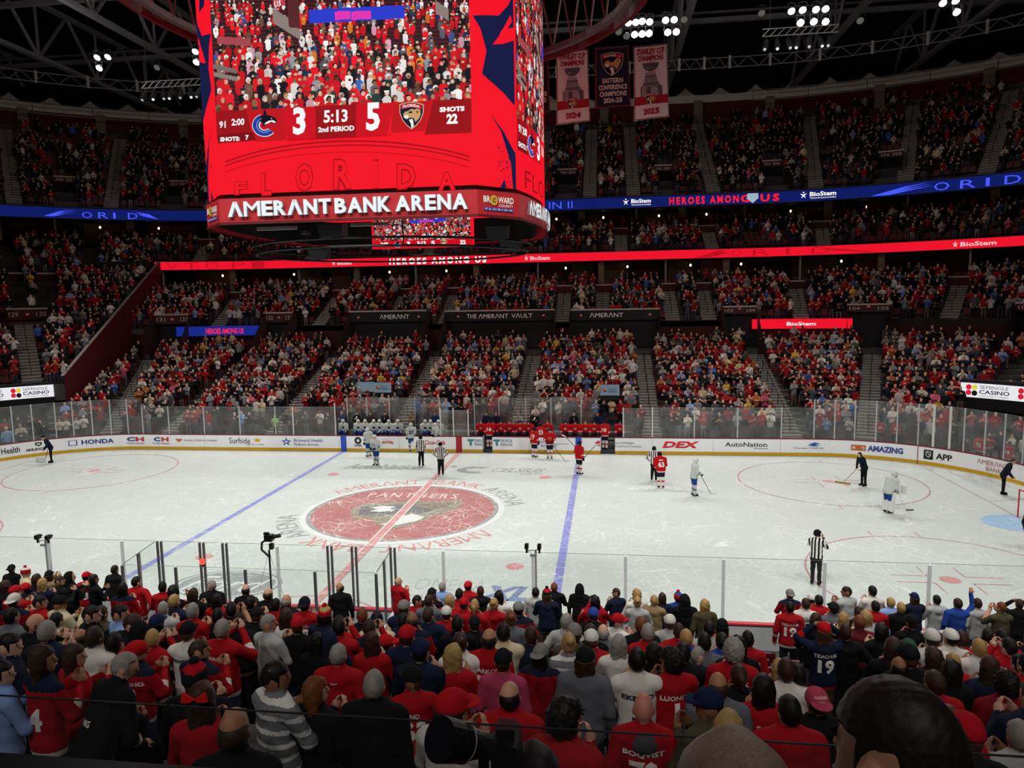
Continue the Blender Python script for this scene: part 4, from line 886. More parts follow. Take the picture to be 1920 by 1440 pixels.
# ================================================================== hanging scoreboard
def pix(px, py, o, n):
    """point of a plane seen at a place of the photograph"""
    D = _F + (px - 960) / FPX * _R - (py - 720) / FPX * _U
    o = np.array(o, float); n = np.array(n, float)
    return CAM + D * (((o - CAM) @ n) / (D @ n))
SKINS = ['#d8ab90', '#c99a7c', '#b58466', '#8d6248', '#5f4130', '#e0b9a2']
def crowd_picture(w, h, seed=3):
    """what the video board shows: a stand full of fans, as a field of light points"""
    r = np.random.default_rng(seed)
    img = np.zeros((h, w, 3)); img[:] = lin('#3a1c20')
    yy, xx = np.mgrid[0:h, 0:w]
    for k in range(26): img[int(h * k / 26):int(h * k / 26) + 1] = lin('#5c2a30')
    tops = ['#e01c28'] * 9 + ['#c4161f'] * 5 + ['#1b1b20'] * 5 + ['#e8e4e0'] * 4 + ['#5a5f6a', '#8c8f96', '#26355c', '#3c62a8', '#e07a2a', '#6b4a3c', '#d9a0b8', '#2c3c34']
    hairs = ['#2a1a14', '#17110f', '#4a3020', '#8a6a44', '#b9b0a8', '#e3202c', '#f0f0ee', '#1d2748']
    def ell(cx, cy, rx, ry, c):
        x0, x1, y0, y1 = int(max(0, cx - rx - 1)), int(min(w, cx + rx + 2)), int(max(0, cy - ry - 1)), int(min(h, cy + ry + 2))
        if x0 >= x1 or y0 >= y1: return
        m = ((xx[y0:y1, x0:x1] - cx) / rx) ** 2 + ((yy[y0:y1, x0:x1] - cy) / ry) ** 2 <= 1
        img[y0:y1, x0:x1][m] = c
    y = 2.0
    while y < h + 10:
        s = 3.4 + 5.6 * (y / h)                       # body half-width grows towards the front
        x = r.uniform(-s, 0)
        while x < w + s:
            x += s * r.uniform(1.25, 1.95)
            if y < h * 0.42 and r.random() < 0.42: continue
            if y >= h * 0.42 and r.random() < 0.12: continue
            yo = y + r.uniform(-0.35, 0.35) * s
            c = np.array(lin(tops[r.integers(len(tops))])) * r.uniform(0.75, 1.15)
            ell(x, yo + 1.6 * s, 0.62 * s, 1.25 * s, np.clip(c, 0, 1)); ell(x, yo + 0.9 * s, 0.66 * s, 0.55 * s, np.clip(c * 1.08, 0, 1))
            if r.random() < 0.5: ell(x + r.uniform(-.2, .2) * s, yo + 1.2 * s, 0.28 * s, 0.22 * s, lin(SKINS[r.integers(6)]))
            ell(x, yo - 0.10 * s, 0.36 * s, 0.44 * s, lin(hairs[r.integers(len(hairs))]))
            ell(x + 0.06 * s, yo + 0.06 * s, 0.27 * s, 0.34 * s, lin(SKINS[r.integers(6)]))
            if r.random() < 0.22: ell(x, yo - 0.32 * s, 0.38 * s, 0.20 * s, lin(hairs[5 + r.integers(3)]))
        y += s * 1.12
    return img
def grid_obj(name, img, fn, m, parent, **kw):
    h, w, _ = img.shape
    v = [fn(i / w, 1 - j / h) for j in range(h + 1) for i in range(w + 1)]
    idx = (np.arange(h)[:, None] * (w + 1) + np.arange(w)[None, :]).ravel()
    f = np.stack([idx + w + 1, idx + w + 2, idx + 1, idx], 1)
    me = bpy.data.meshes.new(name); me.from_pydata(v, [], f.tolist()); me.materials.append(m)
    a = me.attributes.new('col', 'FLOAT_COLOR', 'FACE'); c = np.ones((h * w, 4), np.float32); c[:, :3] = img.reshape(-1, 3); a.data.foreach_set('color', c.ravel())
    return link(name, me, parent, **kw)
PICM = attr_mat('video_picture', 'col', 0.95)
PIC = crowd_picture(300, 126)
# details of the picture: the blue board, a stair wall and steps
def picfill(img, x0, x1, y0, y1, c, slope=0.0):
    h, w, _ = img.shape
    for i in range(int(x0 * w), int(x1 * w)):
        sh = slope * (i / w - x0); a = int((y0 + sh) * h); b = int((y1 + sh) * h); img[max(0, a):max(0, b), i] = lin(c)
picfill(PIC, 0.38, 0.75, 0.10, 0.23, '#2f3fd0', -0.10); picfill(PIC, 0.48, 0.54, 0.12, 0.20, '#e838b8', -0.10); picfill(PIC, 0.545, 0.62, 0.12, 0.20, '#e838b8', -0.10)
picfill(PIC, 0.24, 0.345, 0.08, 0.22, '#8f8078', 1.6); picfill(PIC, 0.30, 0.345, 0.0, 0.26, '#5a2a2c', 0.3); picfill(PIC, 0.87, 0.92, 0.02, 0.14, '#8f8078', 1.8)
picfill(PIC, 0.245, 0.29, 0.0, 0.06, '#c43c4c'); picfill(PIC, 0.02, 0.15, 0.33, 0.40, '#a84a52', 0.2); picfill(PIC, 0.0, 0.09, 0.58, 0.62, '#77706c', 0.6); picfill(PIC, 0.0, 0.09, 0.65, 0.69, '#8a827c', 0.6)
SBX, SBY, CHX, CHY = 4.85, 6.0, 6.12, 4.70
sb = empty('scoreboard', (0, 0, 13.8), label='huge hanging video scoreboard glowing red with crowd picture and score', cat='scoreboard')
def world_child(o, parent):
    o.parent = parent; o.matrix_parent_inverse = Matrix.Translation(-Vector(parent.location)); return o
SB0 = len(bpy.data.objects)
_before = set(bpy.data.objects)
def side_pt(t, e=0.0):
    """right-hand end: from the chamfer edge (t=0) round to the back (t=1)"""
    y = -CHY + 2 * CHY * t
    return (CHX + 0.62 * (1 - (y / CHY) ** 2) + e, y)
def outline(e=0.0, n=14):
    s = [side_pt(k / n, e) for k in range(n + 1)]
    k = e * 0.5
    return [(-SBX - k, -SBY - e), (SBX + k, -SBY - e)] + s + [(SBX + k, SBY + e), (-SBX - k, SBY + e)] + [(-x, y) for x, y in s[::-1]]
def wallring(name, e, z0, z1, m, cap=True):
    pts = outline(e); n = len(pts); mb = MB()
    mb.add([q + (z0,) for q in pts] + [q + (z1,) for q in pts], [(k, (k + 1) % n, n + (k + 1) % n, n + k) for k in range(n)])
    if cap: mb.poly([q + (z1,) for q in pts]); 
    return mb.obj(name, m)
LR = led('#fa1428'); LRD = led('#d20f20'); LRM = led('#a80e1a'); LN = led('#161a44'); LW = E_WHITE
wallring('screen_front', 0.0, 13.83, 22.4, LR)
wallring('screen_frame', -0.12, 13.5, 13.84, mat('#2a0a0c', 0.5), False)
wallring('fascia', 0.10, 12.78, 13.66, mat('#b3242b', 0.55, 0, 0.04, 2), False)
wallring('fascia_rim', 0.14, 12.70, 12.80, mat('#5e1418', 0.5), False)
pts = outline(-0.1); MB().poly([q + (14.1,) for q in pts][::-1]).obj('underside', mat('#0c0c0e', 0.9)); wallring('inner_wall', -0.35, 12.8, 14.0, mat('#141416', 0.9), False)
fP = lambda e: (lambda x, y: (lambda P: (P[0], -SBY - e, P[2]))(pix(x, y, (0, -SBY, 0), (0, 1, 0))))
f1, f2, f3, f4 = fP(0.012), fP(0.022), fP(0.032), fP(0.042)
def quadmap(c, fn):
    (x0, y0), (x1, y1), (x2, y2), (x3, y3) = c      # bottom-left, bottom-right, top-right, top-left
    return lambda a, b: fn((x0 * (1 - a) + x1 * a) * (1 - b) + (x3 * (1 - a) + x2 * a) * b, (y0 * (1 - a) + y1 * a) * (1 - b) + (y3 * (1 - a) + y2 * a) * b)
big = np.vstack([crowd_picture(300, 40, 9) * 0.8, PIC])
grid_obj('video_picture', big, quadmap([(405, 209), (884, 185), (878, -62), (390, -66)], f1), PICM, None)
def bar_y(x): return 209 + (x - 405) * (185 - 209) / (884 - 405)
def cell(x0, x1, h, col, s0=0, s1=0, fn=f1):
    flat('score_cell', [(x0 + s0, bar_y(x0) + h), (x1 + s1, bar_y(x1) + h), (x1, bar_y(x1)), (x0, bar_y(x0))], fn, col)
DK = led('#9c1018'); MD = led('#c4141f')
cell(405, 462, 46, DK, 2, 12); flat('score_cell', [(409, 269), (481, 263), (474, 247), (407, 254)], f1, led('#7c0d14'))
cell(462, 530, 60, MD, 18, 8); cell(527, 592, 62, LRD, 14, 0, f2); cell(592, 668, 62, DK, 0, 0, f2); cell(668, 740, 62, LRD, 0, -14, f2); cell(737, 812, 57, MD, -4, -16, f1); cell(812, 884, 64, DK, -16, 0)
flat('score_cell', [(530, 262), (738, 252), (732, 255), (536, 264)], f2, LRD)
def T(s, cx, cy, w, h, bold=0.03, m=LW, fn=f3, sl=-0.05, **kw):
    v = lambda a, b: fn(cx + (a - 0.5) * w, cy - (b - 0.5) * h + sl * (a - 0.5) * w)
    return text('score_lettering', s, (0, 1, 0, 1), v, m, None, bold, **kw)
T('91', 418, 234, 12, 13); T('2:00', 447, 229, 24, 13); T('SHOTS:', 432, 261, 37, 8.5, 0.05); T('7', 464, 258, 6.5, 9, 0.05)
T('3', 562, 227, 24, 52, 0.04); T('5:13', 630, 218, 45, 24, 0.03); T('2nd PERIOD', 631, 242, 68, 10, 0.04); T('5', 700, 219, 26, 53, 0.04); T('SHOTS', 848, 205, 47, 9.5, 0.06); T('22', 848, 223, 21, 19, 0.05)
T('115', 521, 7, 12, 11, 0.03, fn=f2)
def local(x0, y0, x1, y1, fn, sl=0.0): return lambda a, b: fn(x0 + (x1 - x0) * a, y1 + (y0 - y1) * b + sl * a)
def orca(fn0, fn1, fn2, fn3, em=led, par=None):
    P = lambda pts, c, fn: flat('orca_emblem', pts, fn, em(c), par)
    def cshape(r0, r1, a0, a1):
        o = [(0.46 + r1 * math.cos(math.radians(a)), 0.40 + r1 * 0.80 * math.sin(math.radians(a))) for a in np.linspace(a0, a1, 26)]
        i = [(0.46 + r0 * math.cos(math.radians(a)), 0.40 + r0 * 0.80 * math.sin(math.radians(a))) for a in np.linspace(a1, a0, 26)]
        return o + i
    def cs(r0, r1, c, fn):
        q = cshape(r0, r1, 110, 318); n = len(q) // 2
        mb = MB(); mb.add([fn(*z) for z in q], [(k, k + 1, 2 * n - 2 - k, 2 * n - 1 - k) for k in range(n - 1)]); mb.obj('orca_emblem', em(c), par)
    cs(0.20, 0.52, '#e9edf4', fn0); cs(0.24, 0.49, '#1f3fa0', fn1); cs(0.30, 0.34, '#7f9ad8', fn2)
    P([(0.22, 0.58), (0.30, 0.72), (0.42, 0.78), (0.44, 1.0), (0.52, 0.90), (0.56, 0.76), (0.74, 0.74), (0.92, 0.66), (1.0, 0.50), (0.88, 0.46), (0.70, 0.50), (0.52, 0.42), (0.40, 0.34), (0.40, 0.46)], '#0c1020', fn2)
    P([(0.46, 0.42), (0.62, 0.46), (0.74, 0.52), (0.88, 0.48), (0.96, 0.50), (0.84, 0.58), (0.66, 0.56), (0.52, 0.50)], '#eef0f4', fn3); P([(0.72, 0.66), (0.80, 0.64), (0.76, 0.61)], '#eef0f4', fn3)
def shield(fns, em=led, par=None):
    a, b, c, d = fns; P = lambda pts, col, fn: flat('shield_emblem', pts, fn, em(col), par)
    S = lambda k: [(0.5 + (x - 0.5) * k, 0.52 + (y - 0.52) * k) for x, y in [(0.0, 0.90), (0.25, 0.97), (0.5, 1.0), (0.75, 0.97), (1.0, 0.90), (0.99, 0.60), (0.88, 0.34), (0.70, 0.14), (0.5, 0.0), (0.30, 0.14), (0.12, 0.34), (0.01, 0.60)]]
    P(S(1.0), '#c9b890', a); P(S(0.93), '#151b38', b)
    P([(0.06, 0.87), (0.5, 0.96), (0.94, 0.87), (0.93, 0.72), (0.5, 0.80), (0.07, 0.72)], '#c41e30', c)
    P([(0.16, 0.52), (0.22, 0.62), (0.36, 0.66), (0.50, 0.74), (0.62, 0.71), (0.74, 0.75), (0.86, 0.70), (0.88, 0.54), (0.80, 0.38), (0.66, 0.26), (0.60, 0.40), (0.46, 0.42), (0.30, 0.36), (0.20, 0.42)], '#c9a468', c)
    P([(0.36, 0.62), (0.50, 0.66), (0.56, 0.60), (0.44, 0.57)], '#151b38', d); P([(0.70, 0.66), (0.80, 0.66), (0.77, 0.58), (0.72, 0.58)], '#7a4a2c', d)
    P([(0.18, 0.46), (0.30, 0.52), (0.40, 0.48), (0.34, 0.38), (0.22, 0.41)], '#f2efe8', d); P([(0.40, 0.34), (0.54, 0.38), (0.58, 0.28), (0.60, 0.10), (0.50, 0.04), (0.48, 0.20)], '#f2efe8', d)
    text('shield_lettering', 'FLORIDA', (0.16, 0.84, 0.76, 0.86), d, em('#f2efe8'), par, 0.03, arch=0.05, cuts=5)
orca(*[local(476, 204, 521, 256, f) for f in (f2, f3, f4, fP(0.052))])
shield([local(749, 191, 795, 243, f) for f in (f2, f3, f4, fP(0.052))])
# ghosted crest at the bottom
def arc(cx, cy, rx, ry, w, m, a0=200, a1=340):
    q = [(cx + rx * math.cos(math.radians(a)), cy + ry * math.sin(math.radians(a))) for a in np.linspace(a0, a1, 50)]; q2 = [(x, y + w) for x, y in q]
    q = [t for t in q if 415 < t[0] < 886]; q2 = [t for t in q2 if 415 < t[0] < 886]; n = len(q)
    MB().add([f1(*t) for t in q] + [f1(*t) for t in q2], [(k, k + 1, n + k + 1, n + k) for k in range(n - 1)]).obj('ghost_arc', m)
arc(665, 385, 330, 122, 3, LRM, 190, 350); arc(665, 392, 330, 121, 2.5, LRM, 190, 350); arc(665, 402, 330, 118, 2, LRD, 190, 350)
for ch, cx, cy, w, h in (('F', 452, 353, 26, 26), ('L', 500, 346, 20, 44), ('O', 571, 333, 34, 56), ('R', 643, 327, 36, 60), ('I', 705, 327, 9, 56), ('D', 762, 331, 36, 50), ('A', 838, 340, 34, 36)):
    T(ch, cx, cy, w, h, 0.06, LRM, f1); T(ch, cx, cy, w * 0.90, h * 0.90, 0.02, LR, f2)
# chamfer panels with the navy claw shapes
def chamfer(sgn):
    A = np.array([sgn * SBX, -SBY, 0.0]); B = np.array([sgn * CHX, -CHY, 0.0]); n = np.array([sgn * (CHY - SBY) * -1, -(CHX - SBX), 0.0]); n /= np.linalg.norm(n); n[0] = sgn * abs(n[0])
    return lambda e: (lambda t, z: tuple(A * (1 - t) + B * t + n * e + np.array([0, 0, z])))
cr, cl = chamfer(1), chamfer(-1)
zz = lambda y: 20.35 - y * 0.00655          # height of a row of the panel drawing (drawn on a 0 .. 1000 scale)
def claw(fe, col, pts, e): flat('claw_shape', [((x - 1480) / 228, zz(y)) for x, y in pts], fe(e), col)
for fe in (cr, cl):
    claw(fe, LN, [(1480, 118), (1560, 95), (1625, 80), (1680, 10), (1708, -60), (1708, 120), (1640, 150), (1600, 235), (1708, 190), (1708, 540), (1640, 480), (1525, 405), (1552, 280), (1520, 170)], 0.012)
    claw(fe, LR, [(1585, 240), (1625, 185), (1690, 60), (1700, 90), (1640, 190), (1700, 195), (1640, 225)], 0.02)
    claw(fe, LN, [(1565, 605), (1640, 690), (1685, 765), (1708, 800), (1708, 1000), (1690, 1000), (1680, 860), (1625, 690)], 0.012)
    claw(fe, LN, [(1612, 1000), (1640, 950), (1652, 1000)], 0.012); claw(fe, LN, [(1520, -200), (1620, -170), (1650, -60), (1560, -60)], 0.012)
    for k in range(40):
        a = random.uniform(1600, 1690); b = random.uniform(760, 980); s = random.uniform(3, 8); claw(fe, LN, [(a, b), (a + s, b + s), (a, b + 2 * s)], 0.012)
# right end: the same programme on the curved side
fs = lambda e: (lambda t, z: side_pt(t, e) + (z,))
grid_obj('video_picture', big[:, :150], lambda a, b: fs(0.012)(0.02 + a * 0.60, 16.45 + b * 7.0 * 0.85), PICM, None)
def sq(name, t0, t1, z0, z1, m, e=0.012): mb = MB(); n = 6; mb.add([fs(e)(t0 + (t1 - t0) * k / n, z) for k in range(n + 1) for z in (z0, z1)], [(2 * k, 2 * k + 2, 2 * k + 3, 2 * k + 1) for k in range(n)]); mb.obj(name, m)
sq('score_cell', 0.02, 0.14, 15.75, 16.45, DK); sq('score_cell', 0.02, 0.14, 15.3, 15.75, led('#7c0d14')); sq('score_cell', 0.14, 0.27, 15.3, 16.45, MD); sq('score_cell', 0.27, 0.40, 15.3, 16.45, LRD)
for s, a, b, z0, z1 in (('91', 0.03, 0.06, 15.95, 16.25), ('2:00', 0.075, 0.13, 15.95, 16.25), ('SHOTS: 7', 0.025, 0.135, 15.42, 15.62), ('3', 0.30, 0.37, 15.4, 16.35), ('5:13', 0.42, 0.5, 15.8, 16.2)):
    text('score_lettering', s, (a, b, z0, z1), fs(0.03), LW, None, 0.04, cuts=3)
orca(*[(lambda e: (lambda a, b: fs(e)(0.15 + 0.11 * a, 15.35 + 1.0 * b)))(e) for e in (0.022, 0.03, 0.038, 0.046)])
text('score_lettering', 'FLO', (0.1, 0.5, 14.0, 14.7), fs(0.012), LRM, None, 0.0, cuts=4)
# lettering on the fascia
FW = mat('#f3fbff', 0.4, 0, 0.01, 3, 0.95); FWS = mat('#8d8f92', 0.4, 0.3)
def word(s, x0, x1, z0, z1, fnl, m, name, ext=None, gap=0.13, bold=0.03, cuts=0):
    """letters set one by one with even gaps"""
    wd = {'Λ': 1.0, 'M': 1.12, 'E': 0.72, 'R': 0.80, 'N': 0.90, 'T': 0.80, 'B': 0.80, 'K': 0.86, 'A': 1.0}
    tot = sum(wd[c] for c in s) + gap * (len(s) - 1); x = x0; k = (x1 - x0) / tot
    for c in s:
        text(name, c, (x, x + wd[c] * k, z0, z1), fnl, m, None, 0.0 if c == 'M' else bold, ext=ext, cuts=cuts); x += (wd[c] + gap) * k
for s, x0, x1 in (('ΛMERΛNT', -4.50, -0.52), ('BANK', -0.36, 1.72), ('ARENA', 1.92, 4.55)):
    word(s, x0, x1, 12.98, 13.52, lambda a, b: (a, -SBY - 0.24, b), FW, 'fascia_letter', (0, 0.13, 0))
    word(s, x0 + 0.03, x1 + 0.03, 12.965, 13.505, lambda a, b: (a, -SBY - 0.20, b), FWS, 'fascia_letter_side', (0, 0.10, 0))
for s, t0, t1 in (('ΛMERΛNT', 0.08, 0.42), ('BANK', 0.45, 0.64), ('ARENA', 0.67, 0.92)):
    word(s, t0, t1, 12.98, 13.52, fs(0.24), FW, 'fascia_letter', cuts=4); word(s, t0 - 0.004, t1 - 0.004, 12.97, 13.50, fs(0.17), FWS, 'fascia_letter_side', cuts=4)
YG = mat('#c9a63c', 0.5); BL = mat('#2c4fae', 0.5); WH = mat('#e6e6e2', 0.5, 0, 0.02, 9, 0.15)
for fe in (cr, cl):
    g = fe(0.125); g2 = fe(0.14)
    flip = (lambda t: t) if fe is cr else (lambda t: 1 - t)
    G = lambda f: (lambda a, b: f(flip(0.12 + 0.76 * a), 12.92 + 0.62 * b))
    text('badge_lettering', 'BR', (0.0, 0.22, 0.52, 0.88), G(g), WH, None, 0.02); text('badge_lettering', 'WARD', (0.48, 1.0, 0.52, 0.88), G(g), WH, None, 0.02)
    flat('badge_disc', ellipse(0.34, 0.66, 0.13, 0.30, 14), G(g), YG); text('badge_lettering', 'C', (0.29, 0.40, 0.54, 0.80), G(g2), mat('#6a5218', 0.5), None, 0.03)
    text('badge_lettering', 'COUNTY', (0.50, 0.98, 0.30, 0.46), G(g), WH, None, 0.0); flat('badge_band', [(0.02, 0.06), (0.98, 0.06), (0.98, 0.22), (0.02, 0.22)], G(g), BL); text('badge_lettering', 'FLORIDA', (0.06, 0.94, 0.09, 0.19), G(g2), WH, None, 0.0, space=1.5)
# underside: hoop, speakers, inner screen
N = 40; hp = [(6.2 * math.cos(2 * math.pi * k / N), 5.6 * math.sin(2 * math.pi * k / N), 12.15) for k in range(N + 1)]
MB().path(hp, 0.05, 5).obj('hoop', HOUS); MB().path([(x * 0.97, y * 0.97, 11.85) for x, y, z in hp], 0.05, 5).obj('hoop', HOUS)
mb = MB()
for k in range(0, N, 4): x, y, z = hp[k]; mb.bar((x, y, 12.15), (x * 0.95, y * 0.95, 12.75), 0.03, 4); mb.bar((x, y, 12.15), (x * 0.97, y * 0.97, 11.85), 0.03, 4)
mb.obj('hoop_hanger', HOUS)
SPK = mat('#3d3f42', 0.5, 0.2)
for x, y, z, s in ((-0.9, -5.2, 12.42, 1.0), (5.2, -3.4, 12.35, 0.9), (5.4, -1.0, 12.0, 0.9), (-4.6, 2.5, 12.1, 0.9)):
    MB().prism([(x - 0.5 * s, y - 0.3, z + 0.25), (x + 0.5 * s, y - 0.3, z + 0.25), (x + 0.42 * s, y - 0.15, z - 0.25), (x - 0.42 * s, y - 0.15, z - 0.25)], (0, 0.7, 0.1)).obj('speaker', SPK)
MB().bar((-1.9, -5.3, 12.75), (-1.9, -5.3, 12.35), 0.14, 10, 0.20).obj('camera_pod', SPK)
MB().box((-3.1, -5.2, 12.62), (1.6, 0.12, 0.12)).obj('grey_strip', mat('#b9b9b6', 0.5)); MB().box((0.6, -5.2, 12.66), (1.5, 0.12, 0.12)).obj('grey_strip', mat('#b9b9b6', 0.5))  # plain grey panel strips under the scoreboard
fy = lambda e: (lambda x, z: (x, 4.0 - e, z))
flat('inner_screen', [(-2.35, 12.42), (2.92, 12.42), (2.92, 13.9), (-2.35, 13.9)], fy(0), LR)
grid_obj('video_picture', PIC[::2, ::2], lambda a, b: fy(0.01)(-2.25 + a * 5.0, 12.82 + b * 1.1), PICM, None)
flat('score_cell', [(-2.3, 12.46), (2.85, 12.46), (2.85, 12.82), (-2.3, 12.82)], fy(0.015), LRD)
for s, a, b in (('3', -0.55, -0.35), ('5:13', 0.0, 0.45), ('5', 0.72, 0.92), ('22', 2.2, 2.5), ('2:00', -1.9, -1.5)): text('score_lettering', s, (a, b, 12.55, 12.76), fy(0.03), LW, None, 0.05)
orca(*[(lambda e: (lambda a, b: fy(e)(-1.2 + 0.4 * a, 12.48 + 0.33 * b)))(e) for e in (0.02, 0.025, 0.03, 0.035)]); shield([(lambda e: (lambda a, b: fy(e)(1.2 + 0.34 * a, 12.48 + 0.33 * b)))(e) for e in (0.02, 0.025, 0.03, 0.035)])
for o in list(bpy.data.objects):
    if o not in _before and o.parent is None and o.type == 'MESH': world_child(o, sb)
mb = MB()
for x in (-4, 0, 4):
    for y in (-3, 3): mb.bar((x, y, 22.4 - 13.8), (x * 1.3, y * 1.3, 42 - 13.8), 0.04, 4)
mb.obj('suspension_cable', TRUSSD, sb)

# ================================================================== championship banners
def banner(c, y, label, kind, year=''):
    Q = [pix(a, b, (0, y, 0), (0, 1, 0)) for a, b in c]             # bottom-left, bottom-right, top-right, top-left
    o = empty('hung_banner', tuple(Q[0]), label=label, cat='banner')
    def F(e): return lambda a, b: tuple((Q[0] * (1 - a) + Q[1] * a) * (1 - b) + (Q[3] * (1 - a) + Q[2] * a) * b - Q[0] + np.array([0.05 * math.sin(a * 9 + b * 2), -e + 0.03 * math.sin(a * 7 + 1 + b * 3), 0]))
    def S(name, pts, m, e, n=8):
        (a0, b0), (a1, b1) = pts; mb = MB(); f = F(e)
        mb.add([f(a0 + (a1 - a0) * i / n, b0 + (b1 - b0) * j / n) for j in range(n + 1) for i in range(n + 1)], [(j * (n + 1) + i, j * (n + 1) + i + 1, (j + 1) * (n + 1) + i + 1, (j + 1) * (n + 1) + i) for j in range(n) for i in range(n)]); mb.obj(name, m, o)
    m2 = lambda c: mat(c, 0.85, 0, 0.05, 1.5)
    if kind == 'cup':
        S('border', ((0, 0), (1, 1)), m2('#a39a86'), 0.0); S('inner_border', ((0.02, 0.01), (0.98, 0.99)), m2('#6d1b22'), 0.01); S('cloth', ((0.035, 0.018), (0.965, 0.982)), m2('#d9d2d2'), 0.02)
        text('banner_lettering', 'STANLEY CUP', (0.10, 0.90, 0.875, 0.955), F(0.04), m2('#a3202c'), o, 0.04, cuts=6); text('banner_lettering', 'CHAMPIONS', (0.14, 0.86, 0.785, 0.860), F(0.04), m2('#a3202c'), o, 0.04, cuts=6)
        S('red_band', ((0.035, 0.20), (0.965, 0.315)), m2('#a5202a'), 0.035)
        for a0, a1, b0, b1, c in ((0.20, 0.80, 0.30, 0.44, '#5e5e62'), (0.24, 0.40, 0.30, 0.44, '#8e8e92'), (0.52, 0.70, 0.30, 0.44, '#9c9ca0'), (0.30, 0.70, 0.45, 0.50, '#6c6c70'), (0.33, 0.67, 0.505, 0.55, '#88888c'), (0.36, 0.64, 0.555, 0.595, '#6c6c70'), (0.38, 0.62, 0.60, 0.635, '#9c9ca0')): S('cup_band', ((a0, b0), (a1, b1)), m2(c), 0.03 if a0 != 0.24 and a0 != 0.52 else 0.034, 3)
        flat('cup_shoulder', [(0.20, 0.44), (0.80, 0.44), (0.70, 0.47), (0.30, 0.47)], F(0.03), m2('#77777b'), o)
        flat('cup_bowl', [(0.29, 0.755), (0.71, 0.755), (0.68, 0.70), (0.60, 0.66), (0.52, 0.645), (0.48, 0.645), (0.40, 0.66), (0.32, 0.70)], F(0.032), m2('#58585d'), o); flat('cup_bowl_shine', [(0.36, 0.74), (0.52, 0.745), (0.50, 0.68), (0.42, 0.68)], F(0.036), m2('#9a9aa0'), o)
        shield([(lambda e: (lambda a, b: F(e)(0.36 + 0.28 * a, 0.19 + 0.16 * b)))(e) for e in (0.045, 0.05, 0.055, 0.06)], m2, o)
        text('banner_lettering', year, (0.27, 0.73, 0.06, 0.145), F(0.04), m2('#a3202c'), o, 0.05, cuts=4)
    else:
        S('border', ((0, 0), (1, 1)), m2('#6b2a30'), 0.0); S('cloth', ((0.05, 0.025), (0.95, 0.975)), m2('#1d2236'), 0.02)
        for s, a, b, z in (('EASTERN', 0.22, 0.78, 0.405), ('CONFERENCE', 0.10, 0.90, 0.295), ('CHAMPIONS', 0.12, 0.88, 0.185), (year, 0.24, 0.76, 0.075)): text('banner_lettering', s, (a, b, z, z + 0.085), F(0.04), m2('#cfcac6'), o, 0.04, cuts=6)
        shield([(lambda e: (lambda a, b: F(e)(0.20 + 0.60 * a, 0.52 + 0.40 * b)))(e) for e in (0.03, 0.036, 0.042, 0.05)], m2, o)
    t = F(0)(0.5, 1.0); mb = MB(); mb.bar(F(0)(-0.01, 1.0), F(0)(1.01, 1.0), 0.04, 6); mb.obj('hanging_pipe', TRUSSD, o)
    mb = MB()
    for a in (0.1, 0.9): q = F(0)(a, 1.0); mb.bar(q, (q[0], q[1], 42 - Q[0][2]), 0.012, 4)
    mb.obj('hanging_cable', TRUSSD, o)
banner([(1043, 235), (1106, 227), (1104, 92), (1041, 97)], 14, 'white silver-cup banner hung beside the scoreboard, left of the navy one', 'cup', '2024')
banner([(1115, 204), (1182, 199), (1181, 86), (1114, 91)], 14, 'navy conference champions banner with a big cat crest', 'conf', '2024-25')
banner([(1188, 227), (1254, 219), (1253, 81), (1186, 88)], 14, 'white silver-cup banner hung under the floodlights, rightmost of the banners', 'cup', '2025')
banner([(966, 217), (1031, 210), (1030, 106), (965, 111)], 14, 'navy conference banner half hidden behind the scoreboard', 'conf', '2023-24')
